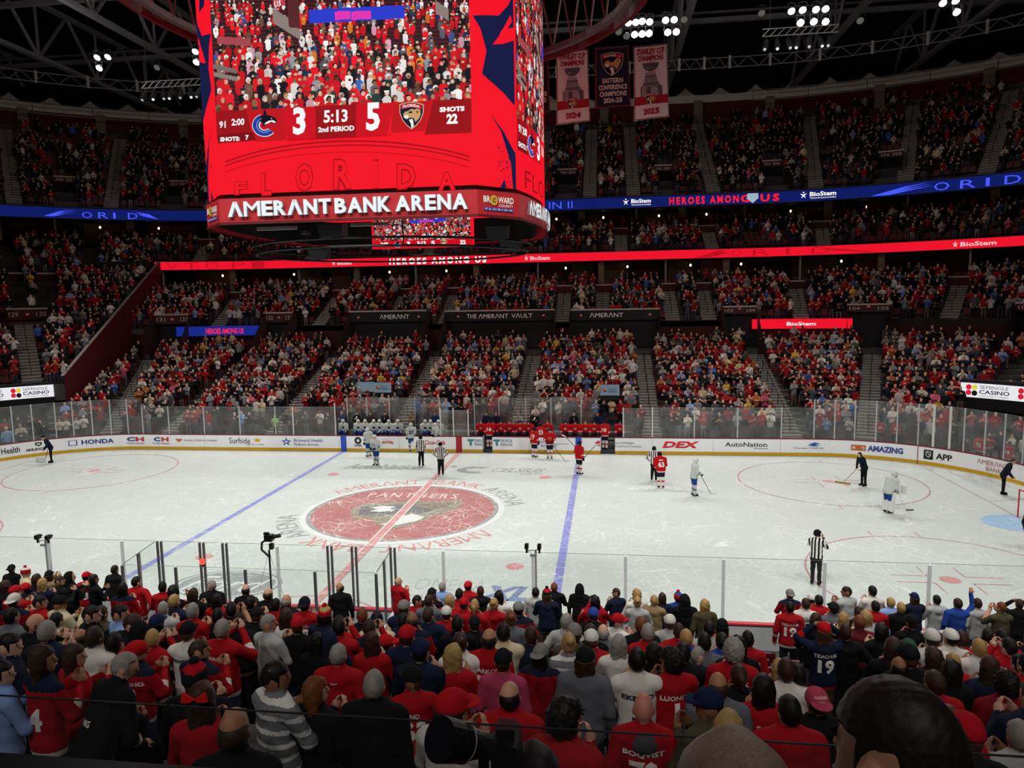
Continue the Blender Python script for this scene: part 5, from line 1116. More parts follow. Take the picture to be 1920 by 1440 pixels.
# ================================================================== people: bodies grown from a smooth field
class Field:
    def __init__(s, lo, hi, h):
        s.lo = np.array(lo, np.float32); s.h = h
        s.n = np.ceil((np.array(hi) - s.lo) / h).astype(int) + 1
        s.D = np.full(s.n, 1.0, np.float32); s.L = np.full(s.n, -1, np.int16); s.prims = []
    def _reg(s, mn, mx, pad):
        a = np.clip(np.floor((mn - pad - s.lo) / s.h).astype(int), 0, s.n - 1); b = np.clip(np.ceil((mx + pad - s.lo) / s.h).astype(int) + 1, 1, s.n)
        sl = tuple(slice(i, j) for i, j in zip(a, b))
        g = [s.lo[k] + np.arange(a[k], b[k], dtype=np.float32) * s.h for k in range(3)]
        return sl, np.meshgrid(*g, indexing='ij')
    def _mix(s, sl, d, k, zone):
        D = s.D[sl]; L = s.L[sl]; pid = len(s.prims) - 1
        L[d < D] = pid
        if k > 0:
            hh = np.maximum(k - np.abs(D - d), 0) / k; s.D[sl] = np.minimum(D, d) - hh * hh * k * 0.25
        else: s.D[sl] = np.minimum(D, d)
    def cone(s, a, b, ra, rb, zone, k=0.03, sc=(1, 1, 1)):
        a = np.array(a, np.float32); b = np.array(b, np.float32); sc = np.array(sc, np.float32)
        s.prims.append((zone, a, b)); R = max(ra, rb) * sc.max()
        sl, (X, Y, Z) = s._reg(np.minimum(a, b) - R, np.maximum(a, b) + R, 0.06)
        pa = [(q - a[i]) / sc[i] for i, q in enumerate((X, Y, Z))]; ba = (b - a) / sc; L2 = float(ba @ ba) + 1e-9
        t = np.clip((pa[0] * ba[0] + pa[1] * ba[1] + pa[2] * ba[2]) / L2, 0, 1)
        d = np.sqrt((pa[0] - t * ba[0]) ** 2 + (pa[1] - t * ba[1]) ** 2 + (pa[2] - t * ba[2]) ** 2) - (ra + (rb - ra) * t)
        s._mix(sl, d * sc.min(), k, zone)
    def ell(s, c, r, zone, k=0.02):
        c = np.array(c, np.float32); r = np.array(r, np.float32); s.prims.append((zone, c, c))
        sl, (X, Y, Z) = s._reg(c - r, c + r, 0.05)
        q = np.sqrt(((X - c[0]) / r[0]) ** 2 + ((Y - c[1]) / r[1]) ** 2 + ((Z - c[2]) / r[2]) ** 2)
        s._mix(sl, (q - 1) * r.min(), k, zone)
    def cut(s, fn):
        g = [s.lo[k] + np.arange(s.n[k], dtype=np.float32) * s.h for k in range(3)]; X, Y, Z = np.meshgrid(*g, indexing='ij')
        s.D = np.maximum(s.D, fn(X, Y, Z).astype(np.float32))
    def noise(s, amp, freq, seed=0):
        g = [s.lo[k] + np.arange(s.n[k], dtype=np.float32) * s.h for k in range(3)]; X, Y, Z = np.meshgrid(*g, indexing='ij')
        s.D += amp * np.sin(X * freq + seed + 2 * np.sin(Z * freq * 0.6)) * np.sin(Y * freq * 1.1 + seed * 2) * np.sin(Z * freq * 0.9 + 1 + seed)
    def mesh(s):
        D = s.D; S = D < 0; n = s.n
        C = [(0, 0, 0), (1, 0, 0), (0, 1, 0), (1, 1, 0), (0, 0, 1), (1, 0, 1), (0, 1, 1), (1, 1, 1)]
        sub = lambda A, c: A[c[0]:n[0] - 1 + c[0], c[1]:n[1] - 1 + c[1], c[2]:n[2] - 1 + c[2]]
        cnt = sum(sub(S, c).astype(np.int8) for c in C); act = (cnt > 0) & (cnt < 8)
        idx = np.argwhere(act); vid = np.full(act.shape, -1, np.int32); vid[act] = np.arange(len(idx))
        val = np.stack([D[idx[:, 0] + c[0], idx[:, 1] + c[1], idx[:, 2] + c[2]] for c in C], 1)
        acc = np.zeros((len(idx), 3), np.float32); num = np.zeros(len(idx), np.float32)
        for i in range(8):
            for j in range(i + 1, 8):
                if sum(abs(C[i][k] - C[j][k]) for k in range(3)) != 1: continue
                m = (val[:, i] < 0) != (val[:, j] < 0); t = np.where(m, val[:, i] / np.where(m, val[:, i] - val[:, j], 1), 0)
                p = np.array(C[i], np.float32)[None] + t[:, None] * (np.array(C[j], np.float32) - np.array(C[i], np.float32))[None]
                acc[m] += p[m]; num[m] += 1
        V = s.lo + (idx + acc / np.maximum(num, 1)[:, None]) * s.h
        F = []
        for ax in range(3):
            o = [k for k in range(3) if k != ax]; e = [0, 0, 0]; e[ax] = 1
            A = S[tuple(slice(1, n[k] - 1) if k != ax else slice(0, n[k] - 1) for k in range(3))]; B = S[tuple(slice(1, n[k] - 1) if k != ax else slice(1, n[k]) for k in range(3))]
            q = np.argwhere(A != B); dirn = A[tuple(q.T)]
            base = q.copy(); base[:, o[0]] += 1; base[:, o[1]] += 1
            def cell(a, b): t = base.copy(); t[:, o[0]] -= a; t[:, o[1]] -= b; return vid[tuple(t.T)]
            quad = np.stack([cell(1, 1), cell(0, 1), cell(0, 0), cell(1, 0)], 1)
            flip = dirn if ax != 1 else ~dirn
            quad[~flip] = quad[~flip][:, ::-1]; F.append(quad)
        F = np.concatenate(F); F = F[(F >= 0).all(1)]
        lab = s.L[tuple(np.clip(np.round((V - s.lo) / s.h).astype(int), 0, n - 1).T)]
        return V, F, lab

SKIN, TOP, TRO, SHO, FOR, STR, YOK, COLR, HAIR = range(9)
HEADC = np.array([0, 0.015, 1.645])
def rotz(p, a, c=(0, 0)):
    ca, sa = math.cos(a), math.sin(a); x, y = p[0] - c[0], p[1] - c[1]
    return (c[0] + x * ca - y * sa, c[1] + x * sa + y * ca, p[2])
def hand(F, wrist, fdir, normal, curl=0.25, z=SKIN, fine=True):
    w = np.array(wrist); f = np.array(fdir, float); f /= np.linalg.norm(f); n = np.array(normal, float); n -= f * (n @ f); n /= np.linalg.norm(n); s = np.cross(f, n)
    F.cone(w, w + f * 0.05, 0.026, 0.034, z, 0.02)
    F.ell(w + f * 0.06, (0.036, 0.036, 0.036), z, 0.02)
    if not fine:
        F.cone(w + f * 0.07, w + f * 0.15, 0.032, 0.02, z, 0.02); return
    for i, (o, L) in enumerate(((-0.030, 0.070), (-0.010, 0.080), (0.010, 0.076), (0.029, 0.060))):
        b = w + f * 0.085 + s * o; m = b + (f * 0.8 + n * curl) * L * 0.55; e = m + (f * 0.6 + n * curl * 2.2) * L * 0.5
        F.cone(b, m, 0.0100, 0.0095, z, 0.006); F.cone(m, e, 0.0095, 0.008, z, 0.006)
    b = w + f * 0.03 - s * 0.030; m = b + (f * 0.5 - s * 0.7 + n * 0.25) * 0.045; e = m + (f * 0.9 - s * 0.2) * 0.035
    F.cone(b, m, 0.013, 0.0115, z, 0.008); F.cone(m, e, 0.0110, 0.009, z, 0.006)
ARM = {   # elbow, wrist, finger direction, palm normal, for the right arm; the left arm mirrors it unless given
    'clap': ((0.27, 0.08, 1.17), (0.055, 0.30, 1.30), (-0.15, 0.45, 0.9), (-1, 0, 0.1)),
    'claphigh': ((0.29, 0.14, 1.27), (0.06, 0.30, 1.50), (-0.15, 0.25, 1.0), (-1, 0, 0.1)),
    'down': ((0.255, -0.04, 1.15), (0.265, 0.05, 0.90), (0, 0.12, -1), (-1, 0, 0)),
    'hips': ((0.37, -0.10, 1.17), (0.215, 0.03, 1.00), (-0.6, 0.3, -0.6), (-0.6, 0, 0.5)),
    'cross': ((0.275, 0.08, 1.15), (-0.02, 0.235, 1.20), (-1, 0.05, 0.15), (0, -1, 0)),
    'phone': ((0.26, 0.15, 1.22), (0.10, 0.33, 1.44), (-0.25, 0.1, 1), (-0.3, -1, 0)),
    'raise': ((0.31, 0.06, 1.60), (0.27, 0.10, 1.86), (0.05, 0.05, 1), (0, 1, 0)),
    'head': ((0.34, 0.12, 1.50), (0.12, 0.10, 1.68), (-0.9, 0.1, 0.5), (-0.4, -0.6, -0.4)),
    'stick': ((0.30, 0.02, 1.12), (0.16, 0.26, 1.05), (-0.6, 0.6, -0.4), (-0.5, -0.2, -0.8)),
    'low': ((0.28, 0.10, 1.12), (0.14, 0.34, 1.00), (-0.4, 0.8, -0.2), (-0.4, 0, -1)),
}
def body(h, right='clap', left=None, yaw=0.0, seated=False, lean=0.0, bulk=0.0, loose=True, fine=True, hair=False, player=False, side_lean=0.0, ear=1.0):
    """one continuous person facing +y; zones tell cloth from skin"""
    left = left or right
    F = Field((-0.52, -0.42, -0.02), (0.52, 0.62 if not seated else 0.72, 2.06), h)
    dz = -0.43 if seated else 0.0
    def U(p):   # upper body: sits lower, leans forward about the hips
        x, y, z = p; zz = z - 0.95; ca, sa = math.cos(lean), math.sin(lean)
        return (x + side_lean * max(0, zz), y * ca + zz * sa, 0.95 + zz * ca - y * sa + dz)
    hc = U(tuple(HEADC))
    def H(p): return tuple(np.array(rotz(U(p), yaw, hc[:2])))
    w = 1 + bulk
    for s in (-1, 1):
        if seated:
            F.cone((s * 0.10, 0.0, 0.53), (s * 0.13, 0.42, 0.53), 0.092, 0.068, TRO); F.cone((s * 0.13, 0.42, 0.53), (s * 0.13, 0.40, 0.10), 0.064, 0.05, TRO)
            F.cone((s * 0.13, 0.36, 0.05), (s * 0.14, 0.53, 0.045), 0.05, 0.042, SHO, 0.02)
        else:
            F.cone((s * 0.105, 0, 0.10), (s * 0.10, 0.012, 0.49), 0.055 * w, 0.064 * w, TRO); F.cone((s * 0.10, 0.012, 0.49), (s * 0.088, 0, 0.90), 0.068 * w, 0.092 * w, TRO)
            F.cone((s * 0.105, -0.05, 0.052), (s * 0.12, 0.14, 0.045), 0.050, 0.042, SHO, 0.02)
    F.ell((0, 0, 0.94 + dz), (0.170 * w, 0.125 * w, 0.125), TRO, 0.04)
    F.cone(U((0, 0, 1.02)), U((0, 0.0, 1.36)), 0.152 * w, 0.180 * w, TOP, 0.05, (1, 0.70, 1))
    if loose: F.cone(U((0, 0.0, 0.90)), U((0, 0, 1.20)), 0.178 * w, 0.175 * w, TOP, 0.04, (1, 0.76, 1))
    F.cone(U((-0.150 * w, -0.005, 1.425)), U((0.150 * w, -0.005, 1.425)), 0.072 * w, 0.072 * w, TOP, 0.05)
    F.cone(U((0, -0.015, 1.40)), U((0, 0.0, 1.49)), 0.105 * w, 0.066, TOP, 0.05)
    F.cone(U((0, 0.0, 1.46)), U((0, 0.012, 1.57)), 0.055, 0.052, SKIN, 0.02)
    F.ell(hc, (0.078, 0.099, 0.120), SKIN, 0.02); F.ell(H((0, 0.050, 1.580)), (0.052, 0.056, 0.050), SKIN, 0.03)
    if ear == 1.0: F.cone(H((0, 0.105, 1.655)), H((0, 0.124, 1.622)), 0.010, 0.014, SKIN, 0.012)
    else:
        F.cone(H((0, 0.100, 1.655)), H((0, 0.106, 1.622)), 0.010, 0.014, SKIN, 0.012)
        for s in (-1, 1):
            q = [H((s * (0.097 + 0.006 * math.sin(a)), -0.008 + 0.024 * math.cos(a) * (1 if math.sin(a) > -0.3 else 0.6), 1.634 + 0.036 * math.sin(a))) for a in np.linspace(-1.9, 3.6, 14)]
            for a, b in zip(q[:-1], q[1:]): F.cone(a, b, 0.0075, 0.0075, SKIN, 0.004)
    for s in (-1, 1):
        F.ell(H((s * (0.080 + 0.012 * (ear - 1)), 0.002, 1.632)), (0.013 * ear, 0.022 * ear, 0.033 * ear), SKIN, 0.006)
        F.ell(H((s * 0.032, 0.0925, 1.660)), (0.015, 0.010, 0.009), SHO if h < 0.02 else SKIN, 0.004)
    F.ell(H((0, 0.098, 1.578)), (0.024, 0.008, 0.008), SKIN, 0.008)
    if hair: F.ell(H((0, -0.008, 1.668)), (0.086, 0.104, 0.116), HAIR, 0.01)
    for s, a in ((1, right), (-1, left)):
        e, wr, fd, nn = ARM[a]; M = lambda p: U((s * p[0] * (1.0 if a != 'cross' or s > 0 else 1.0), p[1] + (0.03 if a == 'cross' and s < 0 else 0), p[2] + (0.06 if a == 'cross' and s < 0 else 0)))
        sh = U((s * 0.190 * w, -0.005, 1.415)); el = M(e); wj = M(wr)
        F.cone(sh, el, 0.070 * w, 0.058 * w, TOP, 0.03); F.cone(el, wj, 0.056 * w, 0.040 * w, FOR, 0.025)
        D = lambda v: np.array((s * v[0], v[1], v[2]))
        if player: hand(F, wj, D(fd), D(nn), 0.5, SHO, False); F.cone(wj, np.array(wj) + D(fd) / np.linalg.norm(fd) * 0.10, 0.055, 0.062, SHO, 0.02)
        else: hand(F, wj, D(fd), D(nn), 0.22, SKIN, fine)
    return F, np.array(hc)
def zones(F, V, Q, lab):
    z = np.array([p[0] for p in F.prims])[lab[Q[:, 0]]]; return z
def decimate(me, ratio, keep=None):
    ob = bpy.data.objects.new('tmp', me); COL.objects.link(ob); md = ob.modifiers.new('d', 'DECIMATE'); md.ratio = ratio
    if keep is not None:
        g = ob.vertex_groups.new(name='k'); g.add([int(i) for i in keep], 1.0, 'REPLACE'); md.vertex_group = 'k'; md.invert_vertex_group = True; md.vertex_group_factor = 200.0
    dg = bpy.context.evaluated_depsgraph_get(); dg.update(); m2 = bpy.data.meshes.new_from_object(ob.evaluated_get(dg)); bpy.data.objects.remove(ob); return m2
def fast_mesh(name, V, Fq, zone=None, smooth=True):
    me = bpy.data.meshes.new(name); n = Fq.shape[1]
    me.vertices.add(len(V)); me.vertices.foreach_set('co', np.ascontiguousarray(V, np.float32).ravel())
    me.loops.add(Fq.size); me.loops.foreach_set('vertex_index', np.ascontiguousarray(Fq, np.int32).ravel())
    me.polygons.add(len(Fq)); me.polygons.foreach_set('loop_start', np.arange(0, Fq.size, n, dtype=np.int32)); me.polygons.foreach_set('loop_total', np.full(len(Fq), n, np.int32))
    if zone is not None: me.polygons.foreach_set('material_index', np.ascontiguousarray(zone, np.int32))
    me.polygons.foreach_set('use_smooth', np.ones(len(Fq), bool))
    me.update(calc_edges=True); return me
DUMMY = [mat('#888888')] * 9
TPL = {}
class Tpl: pass
def make_tpl(key, h, tris, extra=None, hem=0.835, keep=True, **kw):
    F, hc = body(h, **kw)
    g = [F.lo[k] + np.arange(F.n[k], dtype=np.float32) * F.h for k in range(3)]; X, Y, Z = np.meshgrid(*g, indexing='ij')      # creases in the cloth
    m = np.clip((1.42 + (-0.43 if kw.get('seated') else 0) - Z) / 0.06, 0, 1) * np.clip((Z - 0.12) / 0.1, 0, 1) * (0.0045 if h < 0.02 else 0)
    if h < 0.02: F.D += m * (np.sin(26 * Z + 13 * X + 3 * np.sin(9 * X + 4 * Z)) * 0.6 + np.sin(41 * Z - 22 * np.abs(X) + 8 * Y) * 0.4)
    V, Q, lab = F.mesh(); z = zones(F, V, Q, lab)
    c = V[Q].mean(1); pl = lab[Q[:, 0]]
    dz = -0.43 if kw.get('seated') else 0
    prim = [p for p in F.prims]
    P = np.array([p[1] for p in prim]); E = np.array([p[2] for p in prim]); ax = E - P; t = ((c - P[pl]) * ax[pl]).sum(1) / np.maximum((ax[pl] ** 2).sum(1), 1e-9)
    z = z.copy()
    zt = (z == TOP); torso = zt & (np.abs(c[:, 0]) < 0.20)
    z[(z == FOR) & (t > 0.16) & (t < 0.42)] = STR
    arm = np.array([p[0] in (FOR, SKIN) for p in prim])[pl] | (np.abs(c[:, 0]) > 0.235 + 0.2 * kw.get('bulk', 0))
    trunk = ((z == TOP) | (z == TRO)) & ~arm & (c[:, 2] > 0.62 + dz) & (c[:, 2] < 1.2 + dz)
    if not kw.get('seated'):
        z[trunk & (c[:, 2] > hem)] = TOP; z[trunk & (c[:, 2] <= hem)] = TRO; z[trunk & (c[:, 2] > hem) & (c[:, 2] < hem + 0.055)] = STR
    z[zt & (c[:, 2] > 1.43 + dz - 0.25 * kw.get('lean', 0))] = YOK
    if extra: z = extra(z, c, t, pl, zt)
    me = fast_mesh('person_' + key, V, Q, z)
    for q in range(9): me.materials.append(DUMMY[0])
    if tris:
        vz = np.full(len(V), -1); bad = np.zeros(len(V), bool)
        for k in range(4): a = vz[Q[:, k]]; bad[Q[:, k][(a >= 0) & (a != z)]] = True; vz[Q[:, k]] = z
        for k in range(4): bad[Q[:, k][vz[Q[:, k]] != z]] = True
        me = decimate(me, min(1.0, tris / (2.0 * len(Q))), np.flatnonzero(bad) if keep else None)
    me.name = 'person_' + key
    T = Tpl(); T.me = me; T.head = hc; T.yaw = kw.get('yaw', 0.0); T.seated = bool(kw.get('seated')); T.bvh = None
    TPL[key] = T; return T
def tpl_bvh(T):
    if T.bvh is None: T.bvh = BVHTree.FromPolygons([v.co[:] for v in T.me.vertices], [p.vertices[:] for p in T.me.polygons])
    return T.bvh
R_ = math.radians
HN = 0.0125; NT = 5200
make_tpl('clap', HN, NT, right='clap', yaw=0.1)
make_tpl('clapL', HN, NT, right='clap', yaw=R_(42))
make_tpl('clapR', HN, NT, right='clap', yaw=R_(-38))
make_tpl('claphigh', HN, NT, right='claphigh', yaw=R_(18))
def z_band(z, c, t, pl, zt):
    z = z.copy(); m = (z == TOP) | (z == YOK) | (z == STR); z[m] = np.where(np.floor(c[m][:, 2] / 0.038) % 3 == 0, YOK, TOP); return z
make_tpl('clapRband', HN, NT, z_band, right='clap', yaw=R_(-38))
make_tpl('clapband', HN, NT, z_band, right='clap', yaw=0.1)
make_tpl('down', HN, NT, right='down', yaw=R_(4))
make_tpl('downL', HN, NT, right='down', yaw=R_(48))
make_tpl('cross', HN, NT, right='cross', left='cross', yaw=R_(-10))
make_tpl('phone', HN, NT, right='phone', left='cross', yaw=R_(12))
make_tpl('raise', HN, NT, right='raise', left='down', yaw=R_(10))
make_tpl('head', HN, NT, right='head', yaw=0)
make_tpl('hips', HN, NT, right='hips', yaw=R_(-20))
make_tpl('lean', HN, NT, right='low', yaw=R_(-30), lean=0.45)
make_tpl('seat', HN, NT, right='clap', yaw=R_(25), seated=True, lean=0.12)
make_tpl('fig', HN, NT, right='down', yaw=R_(10), bulk=0.10)
# ---- hair, caps and hoods, all in head coordinates
HT = {}
def hair_tpl(key, build, lo, hi, h=0.0085, cut=None, noise=None, tris=700, two=False):
    F = Field(lo, hi, h); build(F)
    if noise: F.noise(*noise)
    if cut: F.cut(cut)
    V, Q, lab = F.mesh(); z = np.array([p[0] for p in F.prims])[lab[Q[:, 0]]]
    me = fast_mesh('hair_' + key, V, Q, z)
    for q in range(2): me.materials.append(DUMMY[0])
    me = decimate(me, min(1.0, tris / (2.0 * len(Q)))); me.name = 'hair_' + key; HT[key] = me
lo, hi = (-0.16, -0.24, -0.56), (0.16, 0.24, 0.20)
scalp = lambda F, g=0.0: F.ell((0, -0.008, 0.012), (0.084 + g, 0.106 + g, 0.122 + g), 0)
facecut = lambda X, Y, Z: np.minimum(0.052 - Z + 0.35 * np.maximum(0, Y - 0.07), np.maximum(Y - 0.022, -Z - 0.075 - 0 * Y)) * 0 + np.maximum(np.minimum(Y - 0.028, 0.050 - Z), -0.085 - Z)
hair_tpl('short', lambda F: scalp(F), (-0.12, -0.14, -0.12), (0.12, 0.14, 0.16), cut=facecut, noise=(0.004, 60))
hair_tpl('curly', lambda F: scalp(F, 0.022), (-0.16, -0.18, -0.16), (0.16, 0.17, 0.20), cut=facecut, noise=(0.012, 85), tris=1500)
hair_tpl('fringe', lambda F: F.ell((0, -0.014, -0.01), (0.085, 0.104, 0.09), 0), (-0.12, -0.14, -0.12), (0.12, 0.14, 0.16), cut=lambda X, Y, Z: np.maximum(np.maximum(Y - 0.02, Z - 0.045), -0.085 - Z), noise=(0.003, 60))
longcut = lambda X, Y, Z: np.where(Z > -0.10, np.minimum(Y - 0.035, 0.055 - Z), Y + 0.005)
def _long(L, w=0.088):
    def b(F): scalp(F, 0.008); F.cone((0, -0.05, -0.02), (0, -0.085, -L), w, w * 0.72, 0, 0.05, (1, 0.50, 1)); F.cone((-0.06, -0.02, -0.05), (-0.075, -0.05, -L * 0.7), 0.04, 0.03, 0, 0.03); F.cone((0.06, -0.02, -0.05), (0.075, -0.05, -L * 0.7), 0.04, 0.03, 0, 0.03)
    return b
hair_tpl('long', _long(0.27), lo, hi, cut=longcut, noise=(0.008, 45), tris=1000)
hair_tpl('verylong', _long(0.45, 0.098), lo, hi, cut=longcut, noise=(0.008, 40), tris=1100)
_under = lambda base: (lambda X, Y, Z: np.maximum(base(X, Y, Z), Z - 0.030))
hair_tpl('shortcap', lambda F: scalp(F, -0.002), (-0.12, -0.14, -0.12), (0.12, 0.14, 0.16), cut=_under(facecut), noise=(0.003, 60), tris=500)
hair_tpl('longcap', _long(0.27), lo, hi, cut=_under(longcut), noise=(0.006, 45), tris=900)
def _pony(F): scalp(F); F.ell((0, -0.115, 0.03), (0.03, 0.03, 0.03), 0); F.cone((0, -0.13, 0.02), (0.01, -0.135, -0.22), 0.032, 0.016, 0, 0.02)
hair_tpl('pony', _pony, (-0.12, -0.20, -0.27), (0.12, 0.14, 0.16), cut=facecut, noise=(0.004, 60))
def _bun(F): scalp(F); F.ell((0, -0.10, 0.07), (0.045, 0.045, 0.042), 0)
hair_tpl('bun', _bun, (-0.12, -0.18, -0.12), (0.12, 0.14, 0.17), cut=facecut, noise=(0.004, 60))
def _cap(bk):
    def b(F):
        F.ell((0, -0.004, 0.034), (0.095, 0.116, 0.108), 0); s = -1 if bk else 1
        F.cone((-0.035, s * 0.09, 0.036), (0.035, s * 0.09, 0.036), 0.055, 0.055, 1, 0.01, (1, 1.0, 0.16)); F.ell((0, s * 0.135, 0.028), (0.072, 0.055, 0.010), 1, 0.01); F.ell((0, -0.004, 0.140), (0.012, 0.012, 0.007), 0, 0.004)
    return b
capcut = lambda X, Y, Z: 0.016 - Z - 0.10 * np.minimum(Y, 0)
hair_tpl('cap', _cap(False), (-0.12, -0.16, -0.03), (0.12, 0.22, 0.16), cut=capcut, h=0.007, tris=900)
hair_tpl('capback', _cap(True), (-0.12, -0.22, -0.05), (0.12, 0.15, 0.16), cut=lambda X, Y, Z: 0.006 - Z, h=0.007, tris=900)
def _beanie(F): F.ell((0, -0.006, 0.045), (0.093, 0.113, 0.112), 0); F.cone((0, -0.006, 0.02), (0, -0.006, 0.05), 0.096, 0.096, 1, 0.006, (1, 1.2, 1)) ; F.ell((0, -0.006, 0.175), (0.038, 0.038, 0.036), 1, 0.01)
hair_tpl('beanie', _beanie, (-0.13, -0.16, -0.05), (0.13, 0.15, 0.22), cut=lambda X, Y, Z: np.maximum(0.0 - Z, np.where((Z < 0.075), Y - 0.2, -1)), h=0.008, tris=900)
def _hoodup(F): F.ell((0, -0.018, 0.0), (0.108, 0.125, 0.150), 0); F.cone((0, -0.04, -0.08), (0, -0.05, -0.17), 0.11, 0.13, 0, 0.05, (1, 0.8, 1))
hair_tpl('hoodup', _hoodup, (-0.18, -0.20, -0.26), (0.18, 0.16, 0.20), cut=lambda X, Y, Z: np.where(Z > -0.12, Y - 0.05, Y - 0.03))
def _hooddown(F): F.cone((-0.085, 0.0, -0.165), (0.0, -0.10, -0.20), 0.035, 0.05, 0, 0.03); F.cone((0.085, 0.0, -0.165), (0.0, -0.10, -0.20), 0.035, 0.05, 0, 0.03); F.ell((0, -0.12, -0.245), (0.10, 0.045, 0.075), 0, 0.04)
hair_tpl('hooddown', _hooddown, (-0.18, -0.24, -0.36), (0.18, 0.10, -0.08), tris=600)
def _helmet(F): F.ell((0, -0.004, 0.030), (0.104, 0.128, 0.115), 0); F.ell((0, 0.09, 0.055), (0.075, 0.05, 0.03), 0, 0.02); F.ell((-0.095, 0.0, -0.03), (0.016, 0.05, 0.05), 0, 0.01); F.ell((0.095, 0.0, -0.03), (0.016, 0.05, 0.05), 0, 0.01)
hair_tpl('helmet', _helmet, (-0.14, -0.16, -0.10), (0.14, 0.18, 0.18), cut=lambda X, Y, Z: np.maximum(np.where(Y > 0.04, 0.035 - Z, -1), -0.075 - Z), h=0.008, tris=800)
def _mask(F): F.ell((0, 0.01, 0.010), (0.118, 0.140, 0.150), 0); F.ell((0, 0.10, -0.05), (0.07, 0.05, 0.09), 0, 0.03)
hair_tpl('mask', _mask, (-0.15, -0.17, -0.2), (0.15, 0.20, 0.20), tris=700)
def _scarf(F): F.cone((-0.07, 0.02, -0.14), (0.07, 0.02, -0.14), 0.05, 0.05, 0, 0.03, (1, 1.4, 0.8)); F.cone((-0.04, 0.11, -0.16), (-0.05, 0.15, -0.42), 0.03, 0.03, 0, 0.02); F.ell((0, -0.05, -0.14), (0.10, 0.06, 0.045), 0, 0.02)
hair_tpl('scarf', _scarf, (-0.16, -0.16, -0.5), (0.16, 0.24, -0.06), tris=600)
HEADP = {'cap': 'cap', 'capback': 'cap', 'beanie': 'beanie', 'hoodup': 'hood', 'hooddown': 'hood', 'helmet': 'helmet', 'mask': 'mask', 'scarf': 'scarf'}
def cloth(c): return mat(c, 0.88, 0, 0.16, 16.0, bump=0.25, spec=0.12)
def skinm(c): return mat(c, 0.55, 0, 0.08, 20.0, spec=0.3)
_HM = {}
def hairm(c):
    """hair: fine strands running down the head"""
    if c in _HM: return _HM[c]
    m = bpy.data.materials.new('hair_' + c.strip('#')); m.use_nodes = True; nt = m.node_tree; b = nt.nodes['Principled BSDF']; L = nt.links
    tc = nt.nodes.new('ShaderNodeTexCoord'); mp = nt.nodes.new('ShaderNodeMapping'); mp.inputs['Scale'].default_value = (260, 260, 26); n = nt.nodes.new('ShaderNodeTexNoise'); n.inputs['Scale'].default_value = 1.0; n.inputs['Detail'].default_value = 2
    L.new(tc.outputs['Object'], mp.inputs['Vector']); L.new(mp.outputs['Vector'], n.inputs['Vector'])
    q = lin(c); mx = nt.nodes.new('ShaderNodeMix'); mx.data_type = 'RGBA'; mx.inputs['A'].default_value = tuple(x * 0.45 for x in q) + (1,); mx.inputs['B'].default_value = tuple(min(1, x * 1.55) for x in q) + (1,)
    L.new(n.outputs['Fac'], mx.inputs['Factor']); L.new(mx.outputs['Result'], b.inputs['Base Color']); b.inputs['Roughness'].default_value = 0.55; b.inputs['Specular IOR Level'].default_value = 0.25
    bp = nt.nodes.new('ShaderNodeBump'); bp.inputs['Strength'].default_value = 0.35; bp.inputs['Distance'].default_value = 0.002; L.new(n.outputs['Fac'], bp.inputs['Height']); L.new(bp.outputs['Normal'], b.inputs['Normal'])
    _HM[c] = m; return m
def setm(o, i, m): s = o.material_slots[i]; s.link = 'OBJECT'; s.material = m
def print_on(o, T, s, cx, cz, w, h, m, bold=0.03, name='jersey_lettering', side=-1, rotz_=0.0, cuts=7):
    """lettering pressed onto the back (side -1) or chest of a body"""
    b = tpl_bvh(T); v, f, _ = text_raw(s, bold); v, f = cut_mesh(v, f, 0, [k / cuts for k in range(1, cuts)]); v, f = cut_mesh(v, f, 1, [0.33, 0.66])
    P = []
    for a, c in v:
        x = (a - 0.5) * w * (-1 if side > 0 else 1); z = (c - 0.5) * h
        x, z = cx + x * math.cos(rotz_) - z * math.sin(rotz_), cz + x * math.sin(rotz_) + z * math.cos(rotz_)
        hit = b.ray_cast(Vector((x, side * 1.0, z)), Vector((0, -side, 0)))
        y = hit[0].y if hit[0] else side * 0.13
        P.append((x, y + side * 0.006, z))
    return MB().add(P, f).obj(name, m, o)
# ---- templates for players and officials
def z_player(z, c, t, pl, zt):
    z = z.copy(); leg = (z == TRO) & (c[:, 2] < 0.53); z[leg] = COLR; z[leg & (c[:, 2] > 0.27) & (c[:, 2] < 0.36)] = HAIR; return z
def z_ref(z, c, t, pl, zt):
    z = z.copy(); z[(z == STR) & (c[:, 2] < 0.92) & (np.abs(c[:, 0]) < 0.20)] = TRO; m = (z == TOP) | (z == YOK); z[m] = np.where(np.floor((c[m][:, 0] + 10.02) / 0.052) % 2 == 0, TOP, YOK)
    f = (z == FOR) | (z == STR); z[f] = np.where(np.floor(t[f] * 5) % 2 == 0, TOP, YOK); z[f & (t < 0.22)] = STR; return z
make_tpl('pl_stick', 0.016, 3200, z_player, hem=0.80, right='stick', yaw=0.2, bulk=0.26, lean=0.10, player=True)
make_tpl('pl_bend', 0.016, 3200, z_player, hem=0.78, right='low', yaw=0.0, bulk=0.26, lean=0.42, player=True)
make_tpl('pl_down', 0.016, 3200, z_player, hem=0.80, right='down', yaw=-0.3, bulk=0.26, lean=0.05, player=True)
make_tpl('pl_seat', 0.018, 1800, None, right='low', yaw=0.15, bulk=0.24, lean=0.28, seated=True, player=True)
make_tpl('ref_hips', 0.0155, 3600, z_ref, right='hips', yaw=0.1)
make_tpl('ref_down', 0.0155, 3600, z_ref, right='down', yaw=-0.1)
make_tpl('ref_face', 0.0125, 5000, z_ref, right='phone', yaw=R_(-25))
USED_LABEL = {}
NPERS = 0
